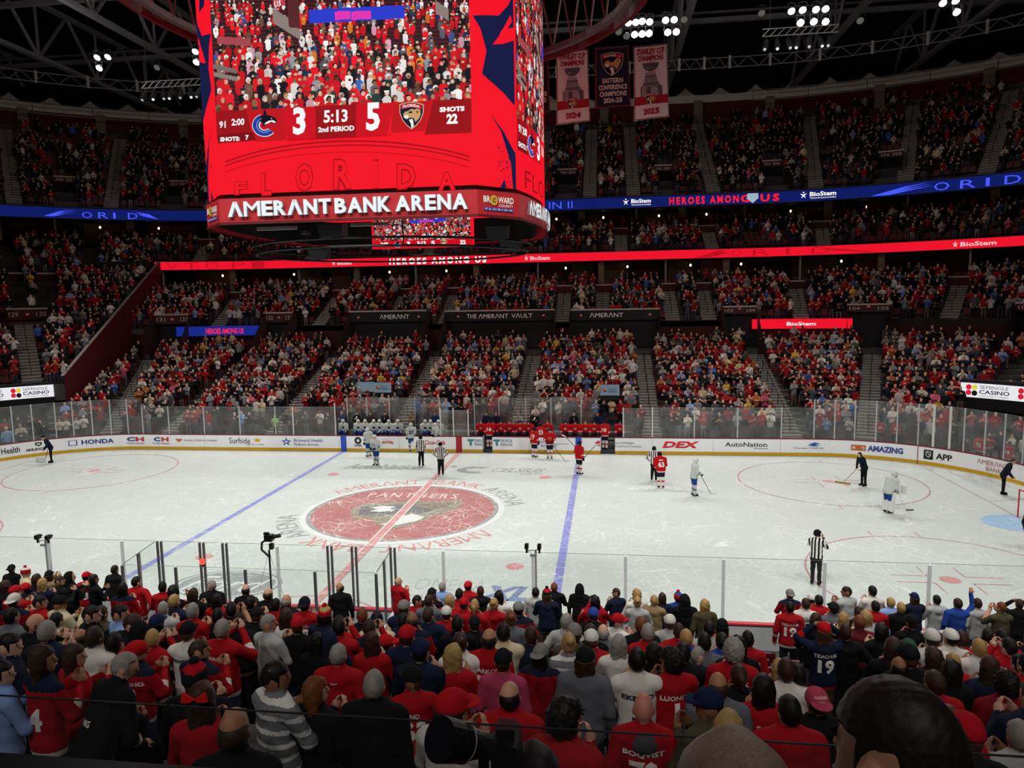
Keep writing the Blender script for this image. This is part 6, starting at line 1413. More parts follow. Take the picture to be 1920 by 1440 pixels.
def person(T, loc, rz, cols, label, sc=1.0, group=None, hair=None, hairc='#2a1d16', hair2=None, under=None, wide=1.0, **kw):
    """cols: skin, top, trousers, shoes, forearm, stripe, yoke, socks, sock stripe"""
    global NPERS; NPERS += 1
    o = link('person', T.me, None, loc, (0, 0, rz), (sc * wide, sc * wide, sc)); props(o, label, 'person', group)
    for i in range(9): setm(o, i, skinm(cols[i]) if i == 0 or (i == 4 and cols[4] == cols[0]) else cloth(cols[i]))
    for h, c1, c2 in ([(hair, hairc, hair2)] if hair else []) + ([under] if under else []):
        q = link(HEADP.get(h, 'hair'), HT[h], o, tuple(T.head), (0, 0, T.yaw)); mk = hairm if h not in HEADP else cloth
        setm(q, 0, mk(c1)); setm(q, 1, mk(c2 or c1))
    return o
def ground(px, py, z=0.0): return pix(px, py, (0, 0, z), (0, 0, 1))
HSK = '#c99a80'
VAN = [HSK, '#b9bfbb', '#1d3a82', '#15181c', '#b9bfbb', '#2a5a50', '#b9bfbb', '#b4bab6', '#2f6a58']
PAN = [HSK, '#b5131e', '#171d30', '#15181c', '#b5131e', '#ddd6ce', '#b5131e', '#d8d2ca', '#b5131e']
REF = [HSK, '#101113', '#131417', '#0c0c0d', '#101113', '#c8602a', '#dedfda', '#131417', '#131417']
LIN = [HSK, '#101113', '#131417', '#0c0c0d', '#101113', '#101113', '#dedfda', '#131417', '#131417']
CREW = [HSK, '#141a26', '#14161c', '#0c0d0f', '#141a26', '#141a26', '#141a26', '#14161c', '#14161c']
WL = cloth('#e6e2da'); NVL = cloth('#1b2a52'); REDL = cloth('#b5131e')
STICK = mat('#1c1c1e', 0.5); TAPE = mat('#d9d6ce', 0.8); WOOD = mat('#a5825a', 0.6)
def stick(loc, rz, a, b, blade, label, col=None):
    """hockey stick: shaft from butt a to heel b, blade direction"""
    o = empty('hockey_stick', loc, rz, label=label, cat='stick')
    MB().bar(a, b, 0.016, 6).obj('shaft', col or STICK, o)
    A = Vector(b); B = A + Vector(blade); U = Vector((0, 0, 0.035))
    MB().prism([A - U * 0.3, B - U * 0.3, B + U, A + U * 1.4], Vector(blade).orthogonal().normalized() * 0.018).obj('blade', TAPE if col is None else STICK, o)
    return o
def skates(o, T):
    for s in (-1, 1):
        m = MB(); m.prism([(s * 0.112, -0.10, 0.0), (s * 0.125, 0.19, 0.0), (s * 0.125, 0.18, 0.035), (s * 0.112, -0.09, 0.035)], (0.006, 0, 0)); m.obj('skate_blade', mat('#c4c8cc', 0.25, 0.7), o)
ONICE = [
 # foot px, facing, template, colours, headgear, colour, label, number
 ((706, 873), math.pi - 0.35, 'pl_stick', VAN, '#c6cac8', 'player in white and blue facing the camera by the left bench', None),
 ((692, 857), 0.9, 'pl_down', VAN, '#c6cac8', 'player in white and blue turned away behind another white player', None),
 ((772, 847), 0.35, 'pl_down', VAN, '#c6cac8', 'player in white with blue pants skating along the visitors bench', '57'),
 ((819, 846), 2.5, 'pl_stick', VAN, '#c6cac8', 'player in white with dark gloves beside the centre line mark', None),
 ((1002, 858), -0.55, 'pl_down', PAN, '#1b2030', 'player in red jersey 17 standing before the home bench', '17'),
 ((1014, 848), 0.15, 'pl_stick', PAN, '#1b2030', 'player in red jersey 23 leaning on the home boards', '23'),
 ((1031, 860), math.pi + 0.1, 'pl_stick', PAN, '#1b2030', 'player in red facing the camera before the home bench', None),
 ((1086, 890), -0.75, 'pl_down', PAN, '#1b2030', 'player in red standing on the blue line with raised sticks', None),
 ((1239, 915), 0.15, 'pl_bend', PAN, '#15171c', 'player in red jersey 63 bent forward beside a linesman', '63'),
 ((1301, 930), -1.35, 'pl_stick', VAN, '#c6cac8', 'lone player in white seen from the side on open ice', None),
]
for (fx, fy), rz, tk, cols, hc, lab, num in ONICE:
    P = ground(fx, fy); T = TPL[tk]
    o = person(T, (P[0], P[1], 0.035), rz, cols, lab, 1.05, 'players on the ice', 'helmet', hc); skates(o, T)
    if num: print_on(o, T, num, 0, 1.20 if tk != 'pl_bend' else 1.16, 0.30, 0.24, WL if cols is PAN else NVL, 0.04, 'jersey_number')
    if cols is PAN: print_on(o, T, 'III', 0, 1.36, 0.20, 0.045, WL, 0.06, 'jersey_name') if num else None
    if not num:
        e = MB(); bq = tpl_bvh(T); q = []
        for k in range(12):
            t = 2 * math.pi * k / 12; x, z = 0.10 * math.cos(t), 1.20 + 0.09 * math.sin(t); hit = bq.ray_cast(Vector((x, 1.0, z)), Vector((0, -1, 0))); q.append((x, (hit[0].y if hit[0] else 0.2) + 0.006, z))
        e.poly(q).obj('crest', NVL if cols is VAN else cloth('#c9a468'), o)
for i, (k, a, b, bl, lab) in enumerate(((0, (0.10, 0.30, 1.05), (-0.95, 0.75, 0.05), (-0.28, 0.10, 0.0), 'dark hockey stick held by the white player near the left bench'), (1, (0.2, 0.2, 1.0), (0.9, 0.3, 1.4), (0.25, 0.02, 0.1), 'hockey stick held up by the turned white player'), (6, (-0.1, 0.35, 1.0), (-0.9, 0.9, 0.05), (-0.25, 0.1, 0), 'hockey stick held low by the red player facing the camera'), (7, (0.2, 0.30, 0.95), (-0.7, -0.35, 2.1), (-0.2, -0.12, 0.1), 'hockey stick raised to the left by the red player on the blue line'), (7, (0.2, 0.2, 0.95), (0.85, 0.45, 1.75), (0.3, 0.05, 0.05), 'second hockey stick raised to the right on the blue line'), (9, (0.0, 0.35, 1.0), (-0.1, 0.9, 0.05), (0.0, 0.28, 0.0), 'hockey stick of the lone white player'))):
    (fx, fy), rz = ONICE[k][0], ONICE[k][1]; P = ground(fx, fy); stick((P[0], P[1], 0), rz, a, b, bl, lab)
for (fx, fy), rz, tk, cols, sc, lab in (((790, 875), -0.15, 'ref_down', LIN, 1.04, 'linesman in black and white stripes seen from behind near the centre'), ((827, 892), 0.1, 'ref_hips', REF, 1.06, 'referee with orange armbands, hands on hips, on the centre line'), ((1226, 902), -0.2, 'ref_hips', LIN, 1.04, 'linesman with hands on hips right of the blue line'), ((1529, 1097), -0.55, 'ref_face', REF, 1.06, 'referee with orange armbands cupping hands to the face nearest the camera')):
    P = ground(fx, fy); T = TPL[tk]; o = person(T, (P[0], P[1], 0.035), rz, cols, lab, sc, 'officials on the ice', 'helmet', '#15161a'); skates(o, T)
for (fx, fy), rz, tk, lab in (((97, 868), 2.3, 'lean', 'ice crew member in dark clothes with a shovel at the left boards'), ((1619, 912), 2.0, 'lean', 'ice crew member in dark clothes pushing a broom by the face-off circle'), ((1880, 928), -2.0, 'lean', 'bearded ice crew skater in a dark jacket at the right boards'), ((1936, 1037), 2.2, 'lean', 'skater in black cut off at the right edge of the picture')):
    P = ground(fx, fy); T = TPL[tk]; o = person(T, (P[0], P[1], 0.035), rz, CREW, lab, 1.04, 'ice crew', 'short' if fx != 97 else 'cap', '#1a1512'); skates(o, T)
P = ground(1580, 907); o = empty('push_broom', (P[0], P[1], 0), 0.3, label='wooden push broom lowered to the ice', cat='broom')
Q = ground(1613, 905); MB().bar((0, 0, 0.06), tuple(Vector((Q[0] - P[0], Q[1] - P[1] - 0.1, 1.0)).xyz), 0.016, 6).obj('handle', WOOD, o); o.rotation_euler = (0, 0, 0)
MB().box((0, 0, 0.06), (0.75, 0.09, 0.06), -0.6).obj('head', mat('#9a7440', 0.7), o); MB().box((0, 0, 0.02), (0.72, 0.07, 0.05), -0.6).obj('bristles', mat('#c9a95c', 0.9), o)
P = ground(84, 866); o = empty('ice_shovel', (P[0], P[1], 0), label='wide snow shovel resting on the ice at the left boards', cat='shovel')
MB().bar((0, 0, 0.05), (0.55, -0.1, 1.25), 0.016, 6).obj('handle', STICK, o); MB().prism([(-0.5, -0.15, 0.02), (0.25, -0.25, 0.02), (0.25, -0.25, 0.3), (-0.5, -0.15, 0.3)], (0.03, 0.03, 0)).obj('scoop', mat('#c8c9c8', 0.5), o)
# goalkeeper
P = ground(1664, 962); T = TPL['pl_bend']; o = person(T, (P[0], P[1], 0.035), -1.1, VAN[:7] + ['#d3d8d4', '#d3d8d4'], 'goalkeeper in white with big leg pads', 1.06, None, 'mask', '#b9bdb8'); skates(o, T)
for s in (-1, 1): MB().prism([(s * 0.115 - 0.13, 0.12, 0.08), (s * 0.115 + 0.13, 0.12, 0.08), (s * 0.115 + 0.15, 0.12, 0.55), (s * 0.115 + 0.12, 0.16, 0.82), (s * 0.115 - 0.12, 0.16, 0.82), (s * 0.115 - 0.15, 0.12, 0.55)], (0, -0.16, 0)).obj('leg_pad', cloth('#dfe0dc'), o)
MB().box((0.30, 0.50, 1.0), (0.24, 0.10, 0.36)).obj('blocker', cloth('#dcdedb'), o); MB().lathe([(0.04, -0.06), (0.15, -0.02), (0.17, 0.04), (0.10, 0.08)], (-0.28, 0.48, 0.95), 10).obj('catching_glove', cloth('#dcdedb'), o)
stick((P[0], P[1], 0), -1.1, (0.2, 0.0, 1.7), (0.28, 0.75, 0.10), (0.10, 0.36, 0.0), 'white goalkeeper stick with a wide paddle', mat('#d5d8d6', 0.5))
# goal
o = empty('goal', (27.13, 0, 0), label='red-framed hockey goal at the right edge', cat='goal')
gr = mat('#b0202a', 0.4)
mb = MB(); mb.path([(0, 0.915, 0), (0, 0.915, 1.22), (0, -0.915, 1.22), (0, -0.915, 0)], 0.03, 8); mb.obj('goal_frame', gr, o)
mb = MB(); mb.path([(0, 0.915, 0.03), (0.9, 1.0, 0.03), (1.05, 0, 0.03), (0.9, -1.0, 0.03), (0, -0.915, 0.03)], 0.025, 6); mb.path([(0, 0.915, 1.22), (0.5, 0.8, 1.15), (0.5, -0.8, 1.15), (0, -0.915, 1.22)], 0.02, 6); mb.obj('base_frame', mat('#d8d8d6', 0.5), o)
mb = MB()
for k in range(13):
    y = -0.9 + k * 0.15; mb.bar((0.48, y * 0.9, 1.15), (0.98, y, 0.03), 0.006, 3); mb.bar((0, y, 1.22), (0.48, y * 0.9, 1.15), 0.006, 3)
for k in range(8): z = 0.1 + k * 0.14; mb.bar((0.98 - 0.5 * z / 1.15, -0.95, z), (0.98 - 0.5 * z / 1.15, 0.95, z), 0.006, 3)
net = mb.obj('net', mat('#d0d0ce', 0.8), o); net['kind'] = 'stuff'
# ---- benches
BZ = 0.60
MB().box((-4.7, HY + 1.15, BZ / 2), (6.9, 2.1, BZ)).obj('floor_bench_left', mat('#3a3a3c', 0.8), kind='structure', label='raised floor of the visitors bench')
MB().box((5.6, HY + 1.3, BZ / 2 - 0.05), (9.6, 1.8, BZ - 0.1)).obj('floor_bench_right', mat('#3a3a3c', 0.8), kind='structure', label='raised floor of the home bench')
for x0, x1, lab in ((-8.0, -1.4, 'long dark bench of the visiting team'), (0.9, 9.0, 'long dark bench of the home team')):
    o = empty('team_bench', ((x0 + x1) / 2, HY + 1.0, BZ), label=lab, cat='bench'); MB().box((0, 0, 0.36), (x1 - x0, 0.35, 0.06)).obj('seat', mat('#2a2c30', 0.6), o)
    for k in range(4): MB().box((-(x1 - x0) / 2 + 0.3 + k * (x1 - x0 - 0.6) / 3, 0, 0.17), (0.06, 0.3, 0.34)).obj('leg', HOUS, o)
ordw = ['first', 'second', 'third', 'fourth', 'fifth', 'sixth', 'seventh', 'eighth', 'ninth', 'tenth', 'eleventh', 'twelfth', 'thirteenth', 'fourteenth', 'fifteenth', 'sixteenth', 'seventeenth', 'eighteenth', 'nineteenth', 'twentieth', 'twenty-first', 'twenty-second', 'twenty-third', 'twenty-fourth', 'twenty-fifth', 'twenty-sixth', 'twenty-seventh', 'twenty-eighth', 'twenty-ninth', 'thirtieth']
for team, cols, hc, xs in (('white', VAN, '#c6cac8', (646, 674, 688, 701, 714, 731, 747, 797, 809, 822)), ('red', PAN, '#a8141e', (903, 925, 940, 958, 976, 993, 1029, 1059, 1080, 1098, 1113, 1162))):
    for i, px in enumerate(xs):
        P = pix(px, 793 + (i % 3) * 2 if team == 'white' else 797 - (i % 3), (0, HY + 1.05, 0), (0, 1, 0)); T = TPL['pl_seat']
        pp = person(T, (P[0], HY + 1.05, BZ), math.pi + random.uniform(-0.3, 0.3), cols, f'{ordw[i]} {team} jersey player from the left seated on the bench', 1.06, f'{team} players on the bench', 'helmet' if team == 'white' or i % 3 else 'short', hc if team == 'white' else ('#1b2030' if i % 3 else '#3a281c'))
        bq = tpl_bvh(T); MB().poly([(x, (lambda h: (h[0].y if h[0] else 0.3))(bq.ray_cast(Vector((x, 1.5, z)), Vector((0, -1, 0)))) + 0.008, z) for x, z in ellipse(0, 0.80, 0.10, 0.075, 10)]).obj('crest', cloth('#c9a468') if team == 'red' else NVL, pp)
SUIT = lambda c, t='#1a1a1e': [HSK, c, t, '#101010', c, c, c, c, c]
for px, c, lab in ((641, '#22305e', 'staff man in blue jacket at the left end behind the visitors bench'), (669, '#1c1d20', 'coach in dark suit and white shirt, leftmost behind the visitors bench'), (694, '#3a3436', 'coach in brownish suit second from the left behind the visitors bench'), (722, '#18191c', 'coach in black suit and tie behind the middle of the visitors bench'), (771, '#7a6a58', 'man in tan jacket behind the visitors bench'), (816, '#22305e', 'staff man in blue jacket at the right end of the visitors bench'),
                   (912, '#1c2440', 'staff member in navy behind the left end of the home bench'), (930, '#1c2440', 'grey-haired staff member in navy behind the home bench'), (971, '#8c8d90', 'man in light grey suit behind the home bench'), (1003, '#15161a', 'coach in black suit behind the middle of the home bench'), (1076, '#121316', 'coach in black suit behind the right of the home bench'), (1120, '#1c2440', 'staff member in navy beside the home bench doorway')):
    y = HY + 1.85; P = pix(px, 778, (0, y, 0), (0, 1, 0)); o = person(TPL['cross' if px % 2 else 'down'], (P[0], y, BZ), math.pi + random.uniform(-0.4, 0.4), SUIT(c), lab, 1.0, 'people standing behind the benches', 'short', random.choice(['#2a1d16', '#5a4a3c', '#1a1512', '#8a8580']))
    T = TPL['cross' if px % 2 else 'down']
    if c in ('#1c1d20', '#18191c', '#15161a', '#121316'):
        b = tpl_bvh(T); q = [(x, (lambda h: (h[0].y if h[0] else 0.12))(b.ray_cast(Vector((x, 1, z)), Vector((0, -1, 0)))) + 0.006, z) for x, z in ((0, 1.24), (0.055, 1.44), (-0.055, 1.44))]; MB().poly(q).obj('shirt_front', cloth('#d8d8d6'), o)
for (px, py), rz, num, lab in (((918, 842), 0.1, '16', 'player in red jersey 16 stepping through the bench gate'), ((1134, 842), -0.3, '10', 'player in red stepping through the right bench gate')):
    y = HY + 0.35; P = pix(px, py, (0, y, 0), (0, 1, 0)); T = TPL['pl_down']; o = person(T, (P[0], y, 0.235), rz, PAN, lab, 1.05, 'players on the ice', 'helmet', '#1b2030'); skates(o, T); print_on(o, T, num, 0, 1.20, 0.30, 0.24, WL, 0.04, 'jersey_number')
# ================================================================== the crowd in the near stand, one by one
CC = {'R': ('#9e131c', 'red'), 'D': ('#6e1017', 'dark red'), 'K': ('#141416', 'black'), 'N': ('#191f33', 'navy'), 'G': ('#5d6066', 'grey'), 'L': ('#a6a7a5', 'light grey'), 'W': ('#d2cdc5', 'white'), 'C': ('#c3b595', 'cream'), 'B': ('#7d9ccc', 'light blue'), 'U': ('#24418e', 'blue'), 'O': ('#47432f', 'olive'), 'M': ('#5b1a22', 'maroon'), 'P': ('#a23a58', 'pink'), 'S': ('#b25a50', 'salmon'), 'T': ('#8a7452', 'tan')}
GW = {'j': 'jersey', 'h': 'hoodie', 's': 'sweater', 't': 'T-shirt', 'c': 'jacket', 'v': 'suit'}
HCOL = {'k': ('#15110f', 'black'), 'b': ('#35231a', 'brown'), 'g': ('#8a8580', 'grey'), 'y': ('#a3824f', 'blond'), 'r': ('#6a3a20', 'ginger')}
CAPC = {'k': ('#17181b', 'black'), 'r': ('#b0141f', 'red'), 'n': ('#1a2140', 'navy'), 'w': ('#cfccc4', 'white'), 'g': ('#77756f', 'grey'), 'u': ('#2a4490', 'blue'), 'p': ('#b04258', 'pink'), 'y': ('#a58a55', 'tan'), 'e': ('#2f4a3c', 'green')}
OFF = {'A': 0, 'B': 480, 'C': 960, 'D': 1320}
NEAR = '''A 55 325 K c Ckx down;A 135 348 C c Nw clapR;A 195 385 K c lb down;A 265 362 T c Ck claphigh;A 325 395 K c sb clapR;A 385 372 K c Hk clapR;A 475 370 R j Cr down #13;A 520 385 K c lk clapR;A 637 330 K c sk down;A 680 440 R j lk clap;A 757 400 R t sk hips #33;A 905 430 R h sk clap;A 965 458 K c uk phone;A 1080 470 K s lb clap;A 1182 420 K v sg downL;A 1375 445 K v bk down;A 1500 470 K v bb down;A 1603 508 K v bg cross
A 15 425 K s lb clap;A 70 458 R j Cr clap;A 130 440 N c Cr clapL;A 228 410 N c ly clap;A 62 510 R j Cwx clap;A 190 530 R j sk clapR =FERN #62;A 320 522 C h Ck clapR;A 45 600 G h sk clap;A 175 640 K s bb clapR;A 300 625 W h sk clap;A 240 690 N t sg clap;A 430 720 N s bb clap;A 507 722 W s sb clap;A 500 590 K c sk clapR;A 555 582 O c sb clap;A 640 597 B s sk clapR;A 655 690 K c sb lean;A 745 700 K c Hk down;A 865 640 K c Cn clap;A 905 555 L s sg clap;A 967 512 N j sy clap;A 1070 570 R h sg clap;A 1040 690 W h Ck clap =PANTHERS;A 862 710 R j sy claphigh #19;A 1215 690 R j sg claphigh =HART;A 1196 610 K t sk clap;A 1345 610 K t sk down;A 1290 560 K t sk claphigh;A 1210 505 R j lk clap =BENNETT;A 1400 520 K s sk clap;A 1432 590 K c Ck clap;A 1530 545 R c sk clap;A 1600 600 W c lb down;A 1500 640 L s sg clapR;A 1705 530 R j Ckx clap =GULL #89;A 1648 668 K c Cr down;A 1820 590 N c Ny clap;A 1895 640 R j sk clap
A 1772 750 K c lk down;A 1825 760 N h Hn clap;A 30 770 N t sk clapR;A 172 880 R j vb clapR #14;A 395 830 R s vb clapR;A 590 770 K h sk clap;A 775 785 R j Crx clapR =FORSLING #42;A 1105 795 R j sb clapR #9;A 548 985 K j sg lean =VIG;A 640 1092 N j Cnx seat =JAKE;A 1112 1085 R s vb clap;A 1075 965 K s Nr clap;A 1285 1262 K s bb down;A 1535 950 L t sk clapRband;A 1742 1060 K c vr clapR;A -25 930 B s sk clapR
B 465 432 K c bb downL;B 797 395 R s bg clapR;B 985 468 K c Ck clap;B 1046 428 B s sg hips;B 903 508 R j sk clapR;B 967 508 G h sb clap;B 825 550 N j Cg clap;B 1085 505 R s ly clap;B 1140 470 R s sk clap;B 1190 425 R j Cr clap =CHUK;B 1260 452 K h sb clap;B 1365 482 W s lk clap;B 1165 525 R j Cr clap =VERDEAU #11;B 1226 538 R s py clap;B 1336 528 R s oy clap;B 1474 556 R j Cg clap;B 1572 460 L h sk down;B 1635 472 N c Nr clap;B 1676 430 K c sr clap;B 1820 437 K c Hk down;B 1890 512 R s lk clap
B 958 605 N j sb hips;B 1066 582 R j Cw clap =MARCHAND;B 1126 642 K s sk clap;B 1226 640 K c Ck down;B 872 622 R j bb clap;B 820 620 N c sk clap;B 672 620 C s sk clap;B 590 592 K c sr clap;B 455 662 R j sk claphigh;B 617 682 R j sb claphigh #5;B 645 745 R s vb clap;B 733 738 N c Cr clapR;B 830 732 N s Cr down;B 915 800 N j Cn clap;B 1095 845 R s vy clap;B 1142 752 W s ob clap;B 1300 748 R j bk down =BARKOV #16;B 1387 692 C h sk clap;B 1430 612 G s or down;B 1540 725 N t sb clap;B 1600 817 N j Cgx hips;B 1746 628 L s sg hips;B 1790 700 O c Cg clap;B 1755 772 L s oy clapband;B 1850 850 G c Ck fig;B 1885 748 R j Cw clap =BRA #12;B 1385 858 P h Ck down;B 450 822 R j sg down =Reebok;B 650 1000 K s sg fig;B 873 962 R j Ck clapL =ND #63;B 1095 1142 W s Cr clapR;B 1420 1062 R j bk fig;B 1740 1198 R j uk clapR =NIKKO #77
C 585 462 N s sb clapL;C 700 470 W s ly clapL;C 706 515 L s oy clap;C 845 490 N s vb down;C 938 497 U c Nu clap;C 972 502 K c Hk down;C 1085 532 O s vy down;C 800 505 T s sy clap;C 595 625 W s Cr clapR;C 457 588 K s Cu clap;C 465 512 R j lk claphigh;C 512 705 G s bg fig;C 440 690 K s sb clap;C 600 742 W j lg clap;C 765 692 R j sg clap =BARKOV #5;C 726 648 K s sr clap;C 890 632 L s Cw clap;C 940 682 R j sb clap =BOBROVSKY #2;C 982 722 U s sy clap;C 1110 672 L s sk clap;C 1186 655 S t Ck clap;C 1090 765 G s sk clap;C 1185 742 U j sk clap;C 1265 752 K c lk clap;C 1337 745 R j sk down =MARCHAND #63;C 1252 800 R j ug clap =KACHUK #9;C 800 812 K s vk clap;C 703 852 W j sk clap =EKBLAD #5;C 903 880 R j uk clapL =LUONGO #1;C 968 828 K j sk clap =JOKINEN;C 1055 822 N s sg clapR;C 1282 942 K s pb clap;C 1165 1000 G s bb fig;C 1110 1112 O c Cn clapL;C 742 1130 R j xx down =BOQVIST #70;C 1430 1040 R j vk clap =SAM;C 1225 1262 K s ly down
D 487 470 N j Cgx clap =RE;D 487 545 R j sk down =TKACHUK #19;D 577 525 W j sb clap =TKACHUK #12;D 610 497 R c Cw clap;D 650 505 R j sk clap =RODRIGUES;D 735 552 G h Ck clap;D 805 456 L t sk clapL;D 952 452 W s sk clap;D 1056 517 B t sy clap;D 1115 547 K c sy clap;D 1190 490 N c Cn cross;D 1315 502 L h sk clap;D 1435 522 U s sb raise;D 1546 522 L h sb down;D 1681 545 O t sr claphigh;D 1782 525 K s sb head;D 970 540 R j sk clap =EKBLAD;D 876 577 K s sb clap;D 880 632 M s sr down;D 925 612 L s ly clap;D 787 612 T s ly clapband;D 632 620 K s vb clap;D 682 682 N j Cr head =TKACHUK #19;D 815 702 K c sb hips;D 1180 632 K c Ck clap;D 1002 682 K s vk clap;D 1162 782 G s Ce clap;D 1076 782 K s lb clap;D 1400 722 W j Cw clap;D 1475 742 R s sb clap;D 1310 745 W s Cw clap;D 1610 712 C h lk down;D 1690 722 R s sk clap;D 1750 792 R j sk claphigh;D 1110 892 T s bk clap;D 1180 852 K c Ck down;D 1300 832 K s lb clap;D 1382 892 K s vk clap;D 1432 882 R s sy clap;D 1312 982 R s sb clap;D 1620 892 N c lb clap;D 1722 992 D h uk fig;D 1790 872 R s sk clap;D 1560 780 W s sy clap;D 470 912 W t sb clap;D 430 902 T s ly clap;D 547 962 R j sk clap;D 645 1092 K s Cpx down =;D 490 1150 R j sk fig;D 1400 1202 R j xd down #18;D 1500 1292 K s Cr down;D 1800 1290 L s sg clap;D 1860 900 R j sk clap;D 1850 720 K c lk clap;D 1880 1060 N s sb clap'''
rows_near = [(HY + 0.65 + ROW * k + 0.40, 0.60 + 0.2856 * k) for k in range(18)]
people = []
for line in NEAR.replace('\n', ';').split(';'):
    q = line.split()
    px = OFF[q[0]] + float(q[1]) / 3; py = 960 + float(q[2]) / 3
    people.append(dict(px=px, py=py, c=q[3], g=q[4], h=q[5], pose=q[6], name=next((x[1:] for x in q[7:] if x.startswith('=') and len(x) > 1), None), num=next((x[1:] for x in q[7:] if x.startswith('#')), None)))
for p in people:
    T = TPL[p['pose']]; hh = T.head[2]
    D = _F + (p['px'] - 960) / FPX * _R - (p['py'] - 720) / FPX * _U
    best = None
    for k, (yy, zf) in enumerate(rows_near):
        t = (-yy - CAM[1]) / D[1]
        if t < 0.6: continue
        P = CAM + t * D; s = (P[2] - zf) / hh
        if best is None or abs(s - 1.0) < abs(best[0] - 1.0): best = (s, k, P[0] - 0 * T.head[0], -yy, zf)
    p['s'], p['row'], p['x'], p['y'], p['z'] = best
def place_row(p, k):
    T = TPL[p['pose']]; yy, zf = rows_near[k]; D = _F + (p['px'] - 960) / FPX * _R - (p['py'] - 720) / FPX * _U
    P = CAM + D * ((-yy - CAM[1]) / D[1]); p['s'], p['row'], p['x'], p['y'], p['z'] = (P[2] - zf) / T.head[2], k, P[0], -yy, zf
for i, p in enumerate(people):      # two heads one right behind the other belong to two rows
    for q in people[i + 1:]:
        if p['row'] == q['row'] and abs(p['x'] - q['x']) < 0.27:
            near_, far_ = (p, q) if p['py'] > q['py'] else (q, p); old = (near_['row'], far_['row']); opt = []
            if old[0] < 16: place_row(near_, old[0] + 1); opt.append((abs(near_['s'] - 1.0), near_, old[0] + 1)); place_row(near_, old[0])
            if old[1] > 0: place_row(far_, old[1] - 1); opt.append((abs(far_['s'] - 1.0), far_, old[1] - 1)); place_row(far_, old[1])
            best = min(opt, key=lambda t: t[0])
            if best[0] < 0.12: place_row(best[1], best[2])
# in the same row people keep shoulder distance along the row by stepping a little forward or back
by_row = {}
for p in people: by_row.setdefault(p['row'], []).append(p)
for r, L in by_row.items():
    L.sort(key=lambda p: p['x'])
    for a, b in zip(L[:-1], L[1:]):
        if b['x'] - a['x'] < 0.42: b['dy'] = -a.get('dy', 0.0) if a.get('dy') else (0.16 if (b['x'] - a['x']) < 0.42 else 0)
tally = {}
def base_label(p):
    c = CC[p['c']][1]; g = GW[p['g']]; h = p['h']; k = h[0]
    if k == 'C': hw = ('backward ' if h.endswith('x') else '') + CAPC[h[1]][1] + ' cap'
    elif k == 'N': hw = CAPC[h[1]][1] + ' bobble hat'
    elif k == 'H': hw = CAPC[h[1]][1] + ' hood up'
    elif k == 'x': hw = 'shaved head'
    elif k == 'b': hw = 'balding head'
    else: hw = {'s': 'short', 'l': 'long', 'v': 'very long', 'p': 'ponytailed', 'o': 'bunned', 'u': 'curly'}[k] + ' ' + HCOL[h[1]][1] + ' hair'
    if 'band' in p['pose']: c = 'striped ' + c
    return f"fan in {c} {g}" + (f" number {p['num']}" if p['num'] else '') + f", {hw}"
for p in people: tally.setdefault(''.join(ch for ch in base_label(p) if not ch.isdigit()), []).append(p)
for b, L in tally.items():
    if len(L) == 1: L[0]['label'] = base_label(L[0]); continue
    rr = {}
    for p in L: rr.setdefault(p['row'], []).append(p)
    for r, M in rr.items():
        M.sort(key=lambda p: p['x'])
        for i, p in enumerate(M):
            p['label'] = base_label(p).replace(' number ', ' ') + f", {ordw[r]} row from glass" + ('' if len(M) == 1 else f", {ordw[i]} from left")
rs = random.Random(11)
